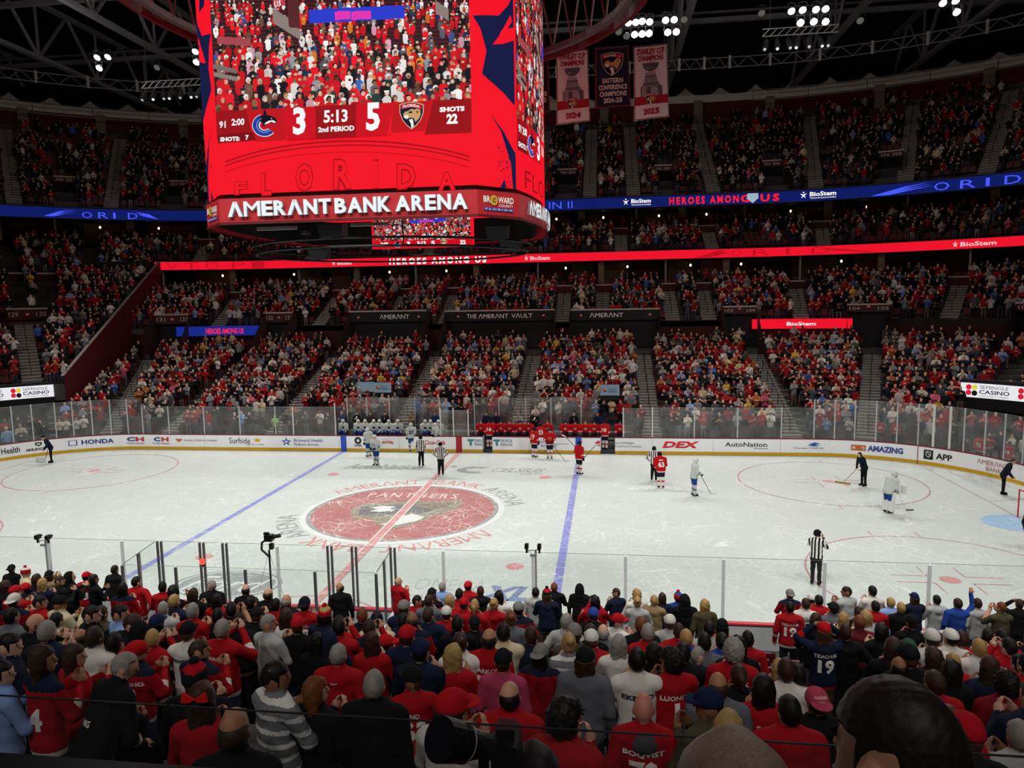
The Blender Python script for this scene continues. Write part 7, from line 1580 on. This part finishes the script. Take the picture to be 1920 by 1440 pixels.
for p in people:
    T = TPL[p['pose']]; col = CC[p['c']][0]; g = p['g']; sk = rs.choice(['#c99a80', '#b98868', '#d0a58c', '#a97858', '#c4937a', '#8a5f46'])
    if p['h'] == 'xd': sk = '#5a3a2a'
    if p['h'] == 'xx': sk = '#c4806e'  # skin reddened to stand in for red light on the bald head
    tro = rs.choice(['#20232b', '#2b3346', '#17181b', '#3d4658', '#4b4438', '#26282c'])
    acc = col; yoke = col; fore = col
    if g == 'j':
        acc = '#d6cfc6' if p['c'] in 'RDKNU' else '#ae131d'; yoke = '#171d30' if p['c'] == 'R' and p['name'] in ('FORSLING', None) and rs.random() < 0.3 else col
        if p['c'] == 'N': acc = '#ae131d'
    if g == 't': fore = sk
    cols = [sk, col, tro, '#111111', fore, acc if g != 't' else fore, yoke, tro, tro]
    if p['px'] > 1100 and p['label'].startswith('fan in navy jersey, backward grey') or p['label'].startswith('fan in navy jersey, backward grey'): cols[1] = '#8f131c'; cols[6] = '#191f33'
    if 'band' in p['pose']: cols[1] = cols[5] = '#6f7275' if p['c'] == 'L' else '#141416'; cols[6] = '#cfcfca' if p['c'] == 'L' else '#c9b070'
    h = p['h']; k = h[0]; under = None; hair = None; hc = None; h2 = None
    rh = rs.choice(['#15110f', '#35231a', '#4a3424'])
    if k == 'C': hair = 'capback' if h.endswith('x') else 'cap'; hc = CAPC[h[1]][0]; under = ('shortcap' if rs.random() < 0.7 else 'longcap', rh, rh)
    elif k == 'N': hair = 'beanie'; hc = CAPC[h[1]][0]; h2 = '#b0141f' if h[1] != 'r' else '#1a1c22'; under = ('longcap' if rs.random() < 0.5 else 'shortcap', rh, rh)
    elif k == 'H': hair = 'hoodup'; hc = col
    elif k == 'b': hair = 'fringe'; hc = HCOL[h[1]][0]
    elif k in 'slvpou': hair = {'s': 'short', 'l': 'long', 'v': 'verylong', 'p': 'pony', 'o': 'bun', 'u': 'curly'}[k]; hc = HCOL[h[1]][0]
    if g == 'h' and k != 'H': under = ('hooddown', col, col) if under is None else under
    if p['name'] == 'BOQVIST': under = ('hooddown', '#4a4a4d', '#4a4a4d')
    turn = {'clapR': -0.45, 'clapRband': -0.45, 'clapL': 0.45, 'downL': 0.3, 'lean': -0.7}.get(p['pose'], 0.0) + rs.uniform(-0.16, 0.16)
    if p['name'] or p['num']: turn *= 0.6
    cs, sn = math.cos(turn), math.sin(turn); hx = (T.head[0] * cs - T.head[1] * sn) * p['s']; hy = (T.head[0] * sn + T.head[1] * cs) * p['s']
    wide = 1.0 if p['pose'] == 'fig' else rs.uniform(0.97, 1.10)
    if k in 'lvpo': wide *= 0.93
    o = person(T, (p['x'] - hx, p['y'] + 0.05 + p.get('dy', 0.0) * 0.5, p['z']), turn, cols, p['label'], p['s'], 'fans standing in the near stand', hair, hc or rh, h2, under, wide)
    dz = -0.43 if T.seated else 0
    ink = WL if p['c'] != 'W' else cloth('#171d30')
    if p['name'] == 'Reebok': print_on(o, T, 'Reebok', 0, 1.40, 0.07, 0.022, ink, 0.02, 'jersey_print')
    elif p['name'] == 'VIG': print_on(o, T, 'VIG', 0, 1.22, 0.10, 0.05, ink, 0.03, 'jersey_print')
    elif p['name']: print_on(o, T, p['name'], 0, 1.335 + dz, min(0.33, 0.050 * len(p['name'])), 0.052, ink, 0.03, 'jersey_name')
    if p['num']: print_on(o, T, p['num'], 0, 1.185 + dz, 0.05 if p['num'] == '1' else 0.115 * len(p['num']), 0.20, ink, 0.04, 'jersey_number')
    if p['c'] == 'L' and g == 't':
        pass
    if p['label'].startswith('fan in red sweater, very long brown') and 350 < p['px'] < 400:
        bw = MB(); c = T.head + np.array([0.0, -0.125, 0.075])
        for s in (-1, 1): bw.prism([tuple(c), tuple(c + np.array([s * 0.085, 0.0, 0.05])), tuple(c + np.array([s * 0.10, 0.0, -0.02])), tuple(c + np.array([s * 0.03, 0, -0.02]))], (0, -0.02, 0))
        bw.obj('hair_bow', cloth('#d8201e'), o)
    if h == 'Cpx':
        cap = next(q for q in o.children if q.name.startswith('cap')); bq = BVHTree.FromPolygons([v.co[:] for v in HT['capback'].vertices], [f.vertices[:] for f in HT['capback'].polygons])
        fnc = lambda x, z: (x, (lambda t: (t[0].y if t[0] else -0.11))(bq.ray_cast(Vector((x, -0.6, z)), Vector((0, 1, 0)))) - 0.003, z)
        text('cap_lettering', 'PANTHERS', (-0.055, 0.055, 0.080, 0.100), fnc, cloth('#e6c6c6'), cap, 0.02, cuts=8, arch=0.01); text('cap_lettering', 'FLORIDA', (-0.03, 0.03, 0.062, 0.072), fnc, cloth('#e6c6c6'), cap, 0.01, cuts=6)
# seats of the near rows, one behind each row of standing fans where gaps show
_st = {}
def seat_meshes():
    a = MB(); a.box((0, 0.0, 0.62), (0.46, 0.07, 0.42)); b = MB(); b.box((0, 0.14, 0.52), (0.44, 0.10, 0.34)); c = MB(); c.box((-0.24, 0.1, 0.33), (0.03, 0.26, 0.62)); c.box((0.24, 0.1, 0.33), (0.03, 0.26, 0.62))
    _st['back'] = a.mesh('seat_back', mat('#4a1218', 0.5, 0, 0.1, 6)); _st['pan'] = b.mesh('seat_pan', mat('#3c0f14', 0.6, 0, 0.1, 6)); _st['frame'] = c.mesh('seat_frame', mat('#1c1c1e', 0.5))
seat_meshes()
NSEAT = 0
def seat(x, y, z, rz, label, group):
    global NSEAT; NSEAT += 1
    o = empty('stadium_seat', (x, y, z), rz, label=label, cat='seat', group=group)
    for n in ('back', 'pan', 'frame'): link('seat_' + n, _st[n], o)
for k in (4, 5, 6, 7, 8, 9, 10, 11, 12, 13, 14, 15, 16):
    yy, zf = rows_near[k]; xs = np.arange(-3 + 0.25 * k, 17.5 - 0.3 * k + 0.5, 0.56)
    for x in xs:
        # keep those that the camera can see between people: gaps in the row
        if any(abs(p['x'] - x) < 0.24 for p in by_row.get(k, [])): continue
        if NSEAT < 150: seat(x, -yy - 0.30, zf, 0.0, f'dark red folding seat left empty in the {ordw[k]} row of the near stand', f'empty near seats in the {ordw[k]} row')
# ================================================================== the crowd in the far stands
FT = []
for kw in (dict(right='clap'), dict(right='clap', yaw=0.4), dict(right='down', yaw=-0.3), dict(right='cross', yaw=0.2), dict(right='claphigh'), dict(right='phone', left='down'), dict(right='hips'), dict(right='clap', bulk=0.12), dict(right='clap', seated=True), dict(right='raise', left='down')):
    T = make_tpl('far%d' % len(FT), 0.030, 230, keep=False, fine=False, hair=True, **kw)
    me = T.me; me.calc_loop_triangles(); v = np.zeros(len(me.vertices) * 3, np.float32); me.vertices.foreach_get('co', v)
    n = len(me.loop_triangles); tr = np.zeros(n * 3, np.int32); me.loop_triangles.foreach_get('vertices', tr); pi = np.zeros(n, np.int32); me.loop_triangles.foreach_get('polygon_index', pi)
    mi = np.zeros(len(me.polygons), np.int32); me.polygons.foreach_get('material_index', mi)
    v = v.reshape(-1, 3); tr = tr.reshape(-1, 3); z = mi[pi]; c = v[tr].mean(1)
    face = (z == HAIR) & (c[:, 1] > T.head[1] + 0.035) & (c[:, 2] < T.head[2] + 0.055); z[face] = SKIN
    FT.append((v, tr, z, T))
def facing(u):
    a = abs(u); s = 1 if u >= 0 else -1
    if a <= HX - CR: return math.pi
    th = min((a - (HX - CR)) / 20.0, math.pi / 2); return math.pi - s * th
GLASSFANS = []
# fans right behind the far glass that can be told apart
for px, py, dd, fz, away, top, num, hair, lab in (
    (1651, 797, 1.9, 0.6, 1, '#a8141e', '63', 'short', 'fan in red jersey 63 with the back turned, behind the right corner glass'), (1679, 801, 1.9, 0.6, 1, '#a8141e', '6', 'short', 'fan in red jersey 6 with the back turned behind the glass'),
    (1893, 832, 1.2, 0.0, 1, '#a8141e', '19', 'short', 'fan in red jersey 19 behind the glass at the right edge'), (1838, 818, 1.6, 0.0, 1, '#b84038', '72', 'pony', 'fan in red and white jersey 72 behind the right corner glass'),
    (1592, 796, 1.9, 0.6, 0, '#a8a8a6', None, 'short', 'fan in light sweater clapping behind the right glass'), (1550, 800, 1.9, 0.6, 0, '#5f7fb8', None, 'short', 'fan in light blue shirt behind the right glass'),
    (111, 792, 1.9, 0.6, 0, '#c3b595', None, 'long', 'fan in cream sweater clapping behind the left corner glass'), (124, 790, 1.9, 0.6, 0, '#c9c5bd', None, 'short', 'fan in white shirt holding a paper behind the left glass'), (143, 788, 1.9, 0.6, 0, '#c9c5bd', None, 'long', 'fan in white top and black trousers behind the left glass'), (157, 782, 1.9, 0.6, 0, '#d2cdc5', None, 'cap', 'tall fan in white hoodie behind the left glass'),
    (12, 803, 1.4, 0.0, 1, '#7d9ccc', None, 'cap', 'fan in light blue shirt behind the glass at the left edge'), (38, 796, 2.2, 0.0, 0, '#b8b09a', None, 'long', 'blond woman in pale dress behind the left corner glass'), (516, 784, 1.9, 0.6, 0, '#9ccf3a', None, 'cap', 'person in lime green shirt and white cap on the left stairs')):
    D = _F + (px - 960) / FPX * _R - (py - 720) / FPX * _U; n2 = np.array([-D[1], D[0]]); us_ = np.linspace(-52, 52, 4000); XY = np.array([off(u, dd) for u in us_]); ff = (XY - CAM[:2]) @ n2
    k = [q for q in range(len(ff) - 1) if ff[q] * ff[q + 1] <= 0 and XY[q][1] > 0]; u = us_[max(k, key=lambda q: XY[q][1])]; x, y = off(u, dd)
    T = TPL['down' if away else 'clap']; hz = CAM[2] + D[2] * math.hypot(x - CAM[0], y - CAM[1]) / math.hypot(D[0], D[1]); s = min(1.12, max(0.85, (hz - fz) / 1.645))
    o = person(T, (x, y, fz), facing(u) + (math.pi if away else 0), ['#c99a80', top, '#22252d', '#111111', top, '#d6cfc6' if num else top, top, '#22252d', '#22252d'], lab, s, 'fans behind the far glass', hair, '#c6c2ba' if hair == 'cap' else ('#9a7c50' if hair == 'long' else '#2a1d16'))
    GLASSFANS.append((x, y))
    if num: print_on(o, T, num, 0, 1.19, 0.12 * len(num), 0.21, WL, 0.04, 'jersey_number')

PALT = [('#9c1119', 26), ('#7c0f16', 8), ('#121316', 30), ('#181e30', 9), ('#c9c4bc', 11), ('#7e7f82', 8), ('#44474c', 9), ('#3d5c9a', 3), ('#7d98c4', 2), ('#c7b58c', 2), ('#a05a30', 1), ('#3f4f3c', 1), ('#c25a72', 1), ('#caa23a', 1)]
PT = [c for c, w in PALT for _ in range(w)]; PTL = np.array([lin(c) for c in PT])
HR = np.array([lin(c) for c in ['#15110f'] * 4 + ['#35231a'] * 5 + ['#6b4d30', '#9a7c50', '#8a8580', '#b8b4ae', '#a8121c', '#cfcac2', '#1c2338', '#a8121c']])
SK = np.array([lin(c) for c in ['#c99a80', '#b98868', '#d0a58c', '#a97858', '#7a543e', '#c4937a']])
TR = np.array([lin(c) for c in ['#20232b', '#2b3346', '#17181b', '#3d4658', '#5b5448', '#101114', '#6a6d74']])
def visible(P, m=160):
    d = P - CAM; z = d @ _F
    return z > 1 and -m < 960 + FPX * (d @ _R) / z < 1920 + m and -m < 720 - FPX * (d @ _U) / z < 1440 + m
AV, AF, AC = [], [], []; nv = 0; SEATS = []
cr_ = np.random.default_rng(21)
def put(x, y, z, rz, dim=0.0):
    global nv
    k = cr_.choice(len(FT), p=[.28, .17, .10, .12, .10, .06, .05, .08, .03, .01]); v, tr, zn, T = FT[k]
    s = cr_.uniform(0.93, 1.06); a = rz + cr_.uniform(-0.45, 0.45); ca, sa = math.cos(a), math.sin(a)
    q = np.empty_like(v); q[:, 0] = x + s * (v[:, 0] * ca - v[:, 1] * sa); q[:, 1] = y + s * (v[:, 0] * sa + v[:, 1] * ca); q[:, 2] = z + s * v[:, 2]
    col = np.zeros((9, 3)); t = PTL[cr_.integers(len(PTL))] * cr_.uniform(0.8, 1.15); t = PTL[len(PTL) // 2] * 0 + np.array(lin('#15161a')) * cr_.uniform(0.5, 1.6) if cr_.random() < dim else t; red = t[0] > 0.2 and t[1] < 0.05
    col[:] = t; col[SKIN] = SK[cr_.integers(len(SK))]; col[TRO] = TR[cr_.integers(len(TR))]; col[SHO] = (0.02, 0.02, 0.02); col[HAIR] = HR[cr_.integers(len(HR))]
    if red and cr_.random() < 0.6: col[STR] = lin('#d0c9c0')
    if red and cr_.random() < 0.2: col[YOK] = lin('#171d30')
    if cr_.random() < 0.2: col[FOR] = col[SKIN]; col[STR] = col[SKIN]
    AV.append(q); AF.append(tr + nv); nv += len(v); AC.append(col[zn])
def fill(rows, u0, u1, occ, aisles, gap=0.95, blocks=(), pitch=0.52, ucut=None, ust=None, dim=0.0):
    for i, (d, z) in enumerate(rows):
        u = (u0 if ust is None else ust(d + 0.4)) + cr_.uniform(0, 0.3)
        ue = u1 if ucut is None else ucut(d + 0.4) - 0.8
        while u < ue - 0.15:
            sp = pitch if abs(u) <= HX - CR else pitch * 20 / (CR + d + 0.4)
            u += sp
            sc = 1.0 if abs(u) <= HX - CR else 20 / (CR + d)
            if any(abs(u - a) < gap * 0.8 * sc for a in aisles): continue
            if any(a < u < b and c <= i <= e for a, b, c, e in blocks): continue
            x, y = off(u, d + 0.42)
            if not visible(np.array([x, y, z + 1.2])): continue
            xs, ys = off(u, d + 0.66); SEATS.append((xs, ys, z, facing(u)))
            if any(abs(x - a) < 0.45 and abs(y - b) < 0.5 for a, b in GLASSFANS): continue
            o = occ(u, i)
            if cr_.random() > o: continue
            put(x + cr_.uniform(-0.06, 0.06), y + cr_.uniform(-0.08, 0.08), z, facing(u), dim)
lowocc = lambda u, i: (0.25 if -19.5 < u < -9.2 and i < 3 else 0.90) if i > 0 else (0.30 if u < -9.2 and u > -19.5 else 0.8)
fill(LOW[2:], -31.0, 35.4, ust=lambda d: max(-36.0, u_at_wall(d)) + 0.75, occ=lambda u, i: lowocc(u, i + 2), aisles=AISLES)
fill(LOW[:2], -35.0, -8.6, lowocc, AISLES); fill(LOW[:2], 10.9, 35.2, lowocc, AISLES)
fill(LOWR, 35.8, 46, lambda u, i: 0.85, AISLES)
fill([(15.0, 5.5)], -28.0, 34, lambda u, i: 0.45, AISLES, pitch=0.6)
fill([(17.2, 5.5)], -12.6, 13.4, lambda u, i: 0.30, AISLES, pitch=0.7, blocks=[(-5.9, -4.5, 0, 0), (5.2, 6.4, 0, 0)])
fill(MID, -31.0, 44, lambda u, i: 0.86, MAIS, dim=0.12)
fill(END, -48, 0, lambda u, i: 0.72, [-37.0], ucut=u_at_wall, blocks=[(-38.2, -35.2, 7, 10)]); fill(ENDV, -48, 0, lambda u, i: 0.75, [-37.0, -35.6], ucut=u_at_wall)
fill(ENDC, -48, 0, lambda u, i: 0.72, [-37.2, -33.4], ucut=u_at_wall)
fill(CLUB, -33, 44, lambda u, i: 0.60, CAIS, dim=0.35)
fill([(23.9, 10.6)], -29, 40, lambda u, i: 0.35, [], pitch=0.7)
fill([(30.0, 16.3)], -30, 40, lambda u, i: 0.25, [], pitch=0.8)
vb = [(u0 - 0.15, u1 + 0.15, 0, 5) for u0, u1 in ((-34.8, -34.0), (-29.41, -28.66), (4.8, 6.44), (14.39, 15.92), (23.47, 24.18), (28.76, 29.62))]
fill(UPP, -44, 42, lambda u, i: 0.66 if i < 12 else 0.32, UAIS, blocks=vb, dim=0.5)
# people standing in the corner tunnels behind the glass
for u0, u1 in ((-46, -36.2), (36.2, 48)):
    for d in (0.9, 2.4, 4.0, 5.6):
        for u in np.arange(u0, u1, 1.15 * 20 / (CR + d) * 0.55):
            x, y = off(u + cr_.uniform(-0.2, 0.2), d)
            if not any(abs(x - a) < 0.5 and abs(y - b) < 0.5 for a, b in GLASSFANS) and cr_.random() < (0.55 if d < 4 else 0.4) and visible(np.array([x, y, 1.2])): put(x, y, 0.0 + 0.16 * (d - 0.9), facing(u) + cr_.uniform(-0.5, 0.5))
AV = np.concatenate(AV); AF = np.concatenate(AF); AC = np.concatenate(AC)
me = bpy.data.meshes.new('crowd'); me.vertices.add(len(AV)); me.vertices.foreach_set('co', AV.astype(np.float32).ravel()); me.loops.add(AF.size); me.loops.foreach_set('vertex_index', AF.astype(np.int32).ravel()); me.polygons.add(len(AF)); me.polygons.foreach_set('loop_start', np.arange(0, AF.size, 3, dtype=np.int32)); me.polygons.foreach_set('loop_total', np.full(len(AF), 3, np.int32)); me.polygons.foreach_set('use_smooth', np.ones(len(AF), bool))
me.update(calc_edges=True); at = me.attributes.new('col', 'FLOAT_COLOR', 'FACE'); cc = np.ones((len(AF), 4), np.float32); cc[:, :3] = AC; at.data.foreach_set('color', cc.ravel()); me.materials.append(attr_mat('crowd_cloth'))
link('crowd', me, None, kind='stuff', label='thousands of fans in red, black and white filling the far stands', cat='crowd')
print('CROWD tris', len(AF), 'seats', len(SEATS), 'persons', NPERS)
# the seats of the far stands: the front rows behind the glass singly, the rest as one mass
SEATS.sort(key=lambda s: (s[2] > 1.8, not (-19.6 < s[0] < -9), s[2]))
for i, s in enumerate(SEATS[:140]): seat(s[0], s[1], s[2], s[3], 'dark red folding seat in the front rows behind the far glass', 'front row seats behind the far glass')
bv = np.array([(x, y, z) for (cx, cy, cz, sx, sy, sz) in ((0, 0, 0.62, 0.46, 0.07, 0.42), (0, 0.14, 0.50, 0.44, 0.10, 0.30)) for x, y, z in [(cx + a * sx / 2, cy + b * sy / 2, cz + c * sz / 2) for a, b, c in ((-1, -1, -1), (1, -1, -1), (1, 1, -1), (-1, 1, -1), (-1, -1, 1), (1, -1, 1), (1, 1, 1), (-1, 1, 1))]])
bf = np.array([q for o in (0, 8) for q in [(o, o + 3, o + 2, o + 1), (o + 4, o + 5, o + 6, o + 7), (o, o + 1, o + 5, o + 4), (o + 1, o + 2, o + 6, o + 5), (o + 2, o + 3, o + 7, o + 6), (o + 3, o, o + 4, o + 7)]])
SV, SF = [], []
for i, (x, y, z, a) in enumerate(SEATS[140:]):
    ca, sa = math.cos(a), math.sin(a); q = bv.copy(); q[:, 0] = x + bv[:, 0] * ca - bv[:, 1] * sa; q[:, 1] = y + bv[:, 0] * sa + bv[:, 1] * ca; q[:, 2] = z + bv[:, 2]; SV.append(q); SF.append(bf + 16 * i)
me = fast_mesh('seat_rows', np.concatenate(SV), np.concatenate(SF)); me.polygons.foreach_set('use_smooth', np.zeros(len(me.polygons), bool)); me.materials.append(mat('#571a22', 0.55, 0, 0.15, 1.0))
link('seat_rows', me, None, kind='stuff', label='rows of dark red seats under the far crowd', cat='seats')
# ================================================================== foreground
def depth_pt(px, py, dep): return CAM + (_F + (px - 960) / FPX * _R - (py - 720) / FPX * _U) * dep
RAILG = glass_mat('rail_glass', (0.90, 0.90, 0.91, 1), 0.02, 0.004)
o = empty('glass_rail', (9.0, -29.9, 7.9), label='low clear glass rail in front of the camera platform', cat='rail')
for k, (a, b) in enumerate(((-8, -3.2), (-3.2, -0.98), (-0.98, 0.62), (0.62, 2.6), (2.6, 6))):
    g = MB().box(((a + b) / 2, 0, 0.20), (b - a - 0.012, 0.006, 0.62)).obj('glass_pane', RAILG, o)
    MB().box(((a + b) / 2, 0, 0.515), (b - a - 0.012, 0.006, 0.004)).obj('pane_edge', mat('#303436', 0.15, 0.3), g)
MB().box((-1, 0.02, -0.15), (14, 0.08, 0.2)).obj('rail_base', BLACK, o)
o = empty('counter', (6.2, -30.3, 8.2), label='black counter ledge at the lower left edge', cat='counter')
MB().box((0, 0, 0.03), (5.0, 0.66, 0.06)).obj('top', mat('#0d0d0f', 0.3, 0, 0.2, 6), o); MB().box((0, 0.30, -0.2), (5.0, 0.05, 0.4)).obj('front_panel', BLACK, o)
# man with short dark hair close to the camera
make_tpl('close', 0.0085, None, keep=False, right='down', yaw=R_(38), ear=1.3)
F = Field((-0.12, -0.16, -0.17), (0.12, 0.14, 0.16), 0.0042); F.ell((0, -0.010, 0.010), (0.0835, 0.1055, 0.1235), 0); F.ell((0, -0.03, -0.03), (0.0815, 0.083, 0.10), 0, 0.02); F.cone((0, -0.03, -0.05), (0, -0.035, -0.15), 0.072, 0.060, 0, 0.03, (1, 0.85, 1)); F.noise(0.0012, 170); F.cut(lambda X, Y, Z: np.maximum(np.minimum(Y - 0.020, 0.045 - Z), -0.145 - Z)); V, Q, lab = F.mesh(); me = fast_mesh('hair_close', V, Q, np.zeros(len(Q))); me.materials.append(DUMMY[0]); me.materials.append(DUMMY[0]); HT['close'] = me
T = TPL['close']
def at_head(px, py, dep, T, sc, rz):
    P = depth_pt(px, py, dep); c, s = math.cos(rz), math.sin(rz); h = T.head * sc
    return (P[0] - (h[0] * c - h[1] * s), P[1] - (h[0] * s + h[1] * c), P[2] - h[2])
L = at_head(1675, 1418, 1.16, T, 1.0, 0.02); fz = L[2]
person(T, L, 0.02, ['#9a6f58', '#1a1b20', '#1b1d22', '#0f0f0f', '#1a1b20', '#1a1b20', '#1a1b20', '#1b1d22', '#1b1d22'], 'man with short dark hair and one ear showing, close to the camera', 1.0, None, 'close', '#17110f')
L2 = at_head(1378, 1560, 0.93, TPL['down'], 1.0, 0.1)
person(TPL['down'], L2, 0.1, ['#b08a74', '#2a2b30', '#1b1d22', '#0f0f0f', '#2a2b30', '#2a2b30', '#2a2b30', '#1b1d22', '#1b1d22'], 'person with greyish brown hair cut off by the bottom edge', 1.0, None, 'short', '#6b5a4c')
for q, nm in ((L, 'wide'), (L2, 'narrow')): MB().box((q[0], q[1], (q[2] + 8.0) / 2 - 0.5), (0.7, 0.5, max(0.05, abs(q[2] - 8.0)) * 0 + 0.02)).obj('floor_step', DGREY, kind='structure', label='dark step of the camera platform')if False else None
# press photographer's camera with a long white-ringed lens, held over the rail
A = depth_pt(824, 1386, 2.15); B = depth_pt(936, 1402, 2.32); d = Vector(B - A); n = d.normalized()
o = empty('camera_with_long_lens', tuple(B), label='black press camera with a long telephoto lens at the bottom edge', cat='camera')
cm = mat('#121113', 0.35, 0.1, 0.2, 8); pt = lambda t: tuple(Vector(A - B) + d * t)
MB().bar(pt(0.0), pt(0.36), 0.066, 20, 0.060).obj('lens_hood', cm, o); MB().bar(pt(0.36), pt(0.375), 0.0615, 20).obj('ring', mat('#b9b0a8', 0.3, 0.4), o)
MB().bar(pt(0.375), pt(0.62), 0.056, 20, 0.042).obj('lens_barrel', cm, o); MB().bar(pt(0.62), pt(0.82), 0.038, 20, 0.038).obj('zoom_ring', mat('#1a191b', 0.7), o); MB().bar(pt(0.82), pt(1.0), 0.040, 16).obj('lens_mount', cm, o)
MB().bar(pt(-0.005), pt(0.0), 0.058, 20).obj('front_glass', mat('#0a0a12', 0.05, 0, 0, 5, spec=0.8), o)
mb = MB(); c = pt(1.14); mb.box((c[0], c[1], c[2] - 0.01), (0.085, 0.14, 0.12)); mb.box((c[0], c[1], c[2] + 0.06), (0.06, 0.06, 0.05)); mb.box((c[0] - 0.02, c[1] + 0.05, c[2] - 0.05), (0.06, 0.05, 0.16)); mb.obj('camera_body', cm, o)
MB().box((pt(0.72)[0], pt(0.72)[1], pt(0.72)[2] - 0.065), (0.03, 0.03, 0.05)).obj('tripod_foot', cm, o)
L = at_head(1003, 1462, 2.45, TPL['phone'], 1.0, 0.3)
person(TPL['phone'], L, 0.3, ['#a97858', '#8a131c', '#1b1d22', '#0f0f0f', '#8a131c', '#d0c9c0', '#8a131c', '#1b1d22', '#1b1d22'], 'photographer with dark hair behind the long lens', 1.0, None, 'short', '#17110f')
MB().box((L[0], -29.4, (L[2] + 4.9) / 2), (0.9, 0.9, max(0.1, L[2] - 4.9))).obj('camera_plinth', BLACK, kind='structure', label='black camera stand base below the rail')
# robotic and pole cameras along the near glass
def pole_cam(x, y, z0, z1, lab, two=True):
    o = empty('pole_camera', (x, y, z0), label=lab, cat='camera'); h = z1 - z0
    MB().bar((0, 0, 0), (0, 0, h), 0.03, 8).obj('pole', mat('#c2c4c6', 0.3, 0.5), o); MB().bar((-0.22, 0, h - 0.02), (0.12, 0, h + 0.02), 0.02, 6).obj('arm', mat('#b2b4b6', 0.4), o)
    for a in ((-0.24, 0.10) if two else (0.0,)):
        m = MB().box((a, 0, h + 0.10), (0.10, 0.16, 0.12)); m.box((a, 0.11, h + 0.10), (0.06, 0.08, 0.06)); q = m.obj('camera_head', mat('#16171a', 0.4), o); MB().box((a, 0, h - 0.02), (0.05, 0.05, 0.12)).obj('mount', HOUS, o)
    MB().box((-0.08, -0.02, h - 0.14), (0.14, 0.05, 0.06)).obj('control_box', mat('#8a8c8e', 0.4), o)
pole_cam(-6.95, -13.4, 0.0, 2.93, 'small twin cameras on a silver pole behind the left glass'); pole_cam(7.55, -13.4, 0.0, 3.05, 'small twin cameras on a silver pole left of the blue line')
o = empty('broadcast_camera', (0.15, -13.7, 0.0), label='black broadcast camera on a tall thin post in the officials box', cat='camera')
MB().bar((0, 0, 0), (0, 0, 2.95), 0.028, 8).obj('post', HOUS, o); MB().path([(0, 0, 2.75), (-0.22, 0, 2.95), (-0.20, 0, 3.15), (-0.02, 0, 3.28)], 0.03, 6).obj('gimbal_arm', HOUS, o)
m = MB().box((0.02, 0, 3.30), (0.22, 0.18, 0.18)); m.bar((0.12, 0.02, 3.32), (0.32, 0.10, 3.34), 0.055, 8); m.box((-0.05, 0, 3.42), (0.14, 0.08, 0.06)); m.obj('camera_head', mat('#131416', 0.4), o); MB().box((0.08, 0, 3.06), (0.10, 0.12, 0.16)).obj('motor', HOUS, o)
MB().bar((0, 0, 2.9), (-0.35, -0.3, 1.5), 0.004, 4).bar((0, 0, 2.9), (0.75, -0.5, 1.3), 0.004, 4).obj('guy_wire', TRUSSD, o)
o = empty('goal_light', (-2.2, -13.15, 2.25), label='glowing red lamp on a dark post of the officials box', cat='lamp')
MB().lathe([(0.05, 0), (0.075, 0.02), (0.075, 0.12), (0.05, 0.17)], n=10).obj('lamp_glass', mat('#ff4a3a', 0.4, 0, 0.05, 3, 1.6), o); MB().lathe([(0.085, -0.06), (0.085, 0.0), (0.06, 0.02)], n=10).obj('lamp_base', HOUS, o)
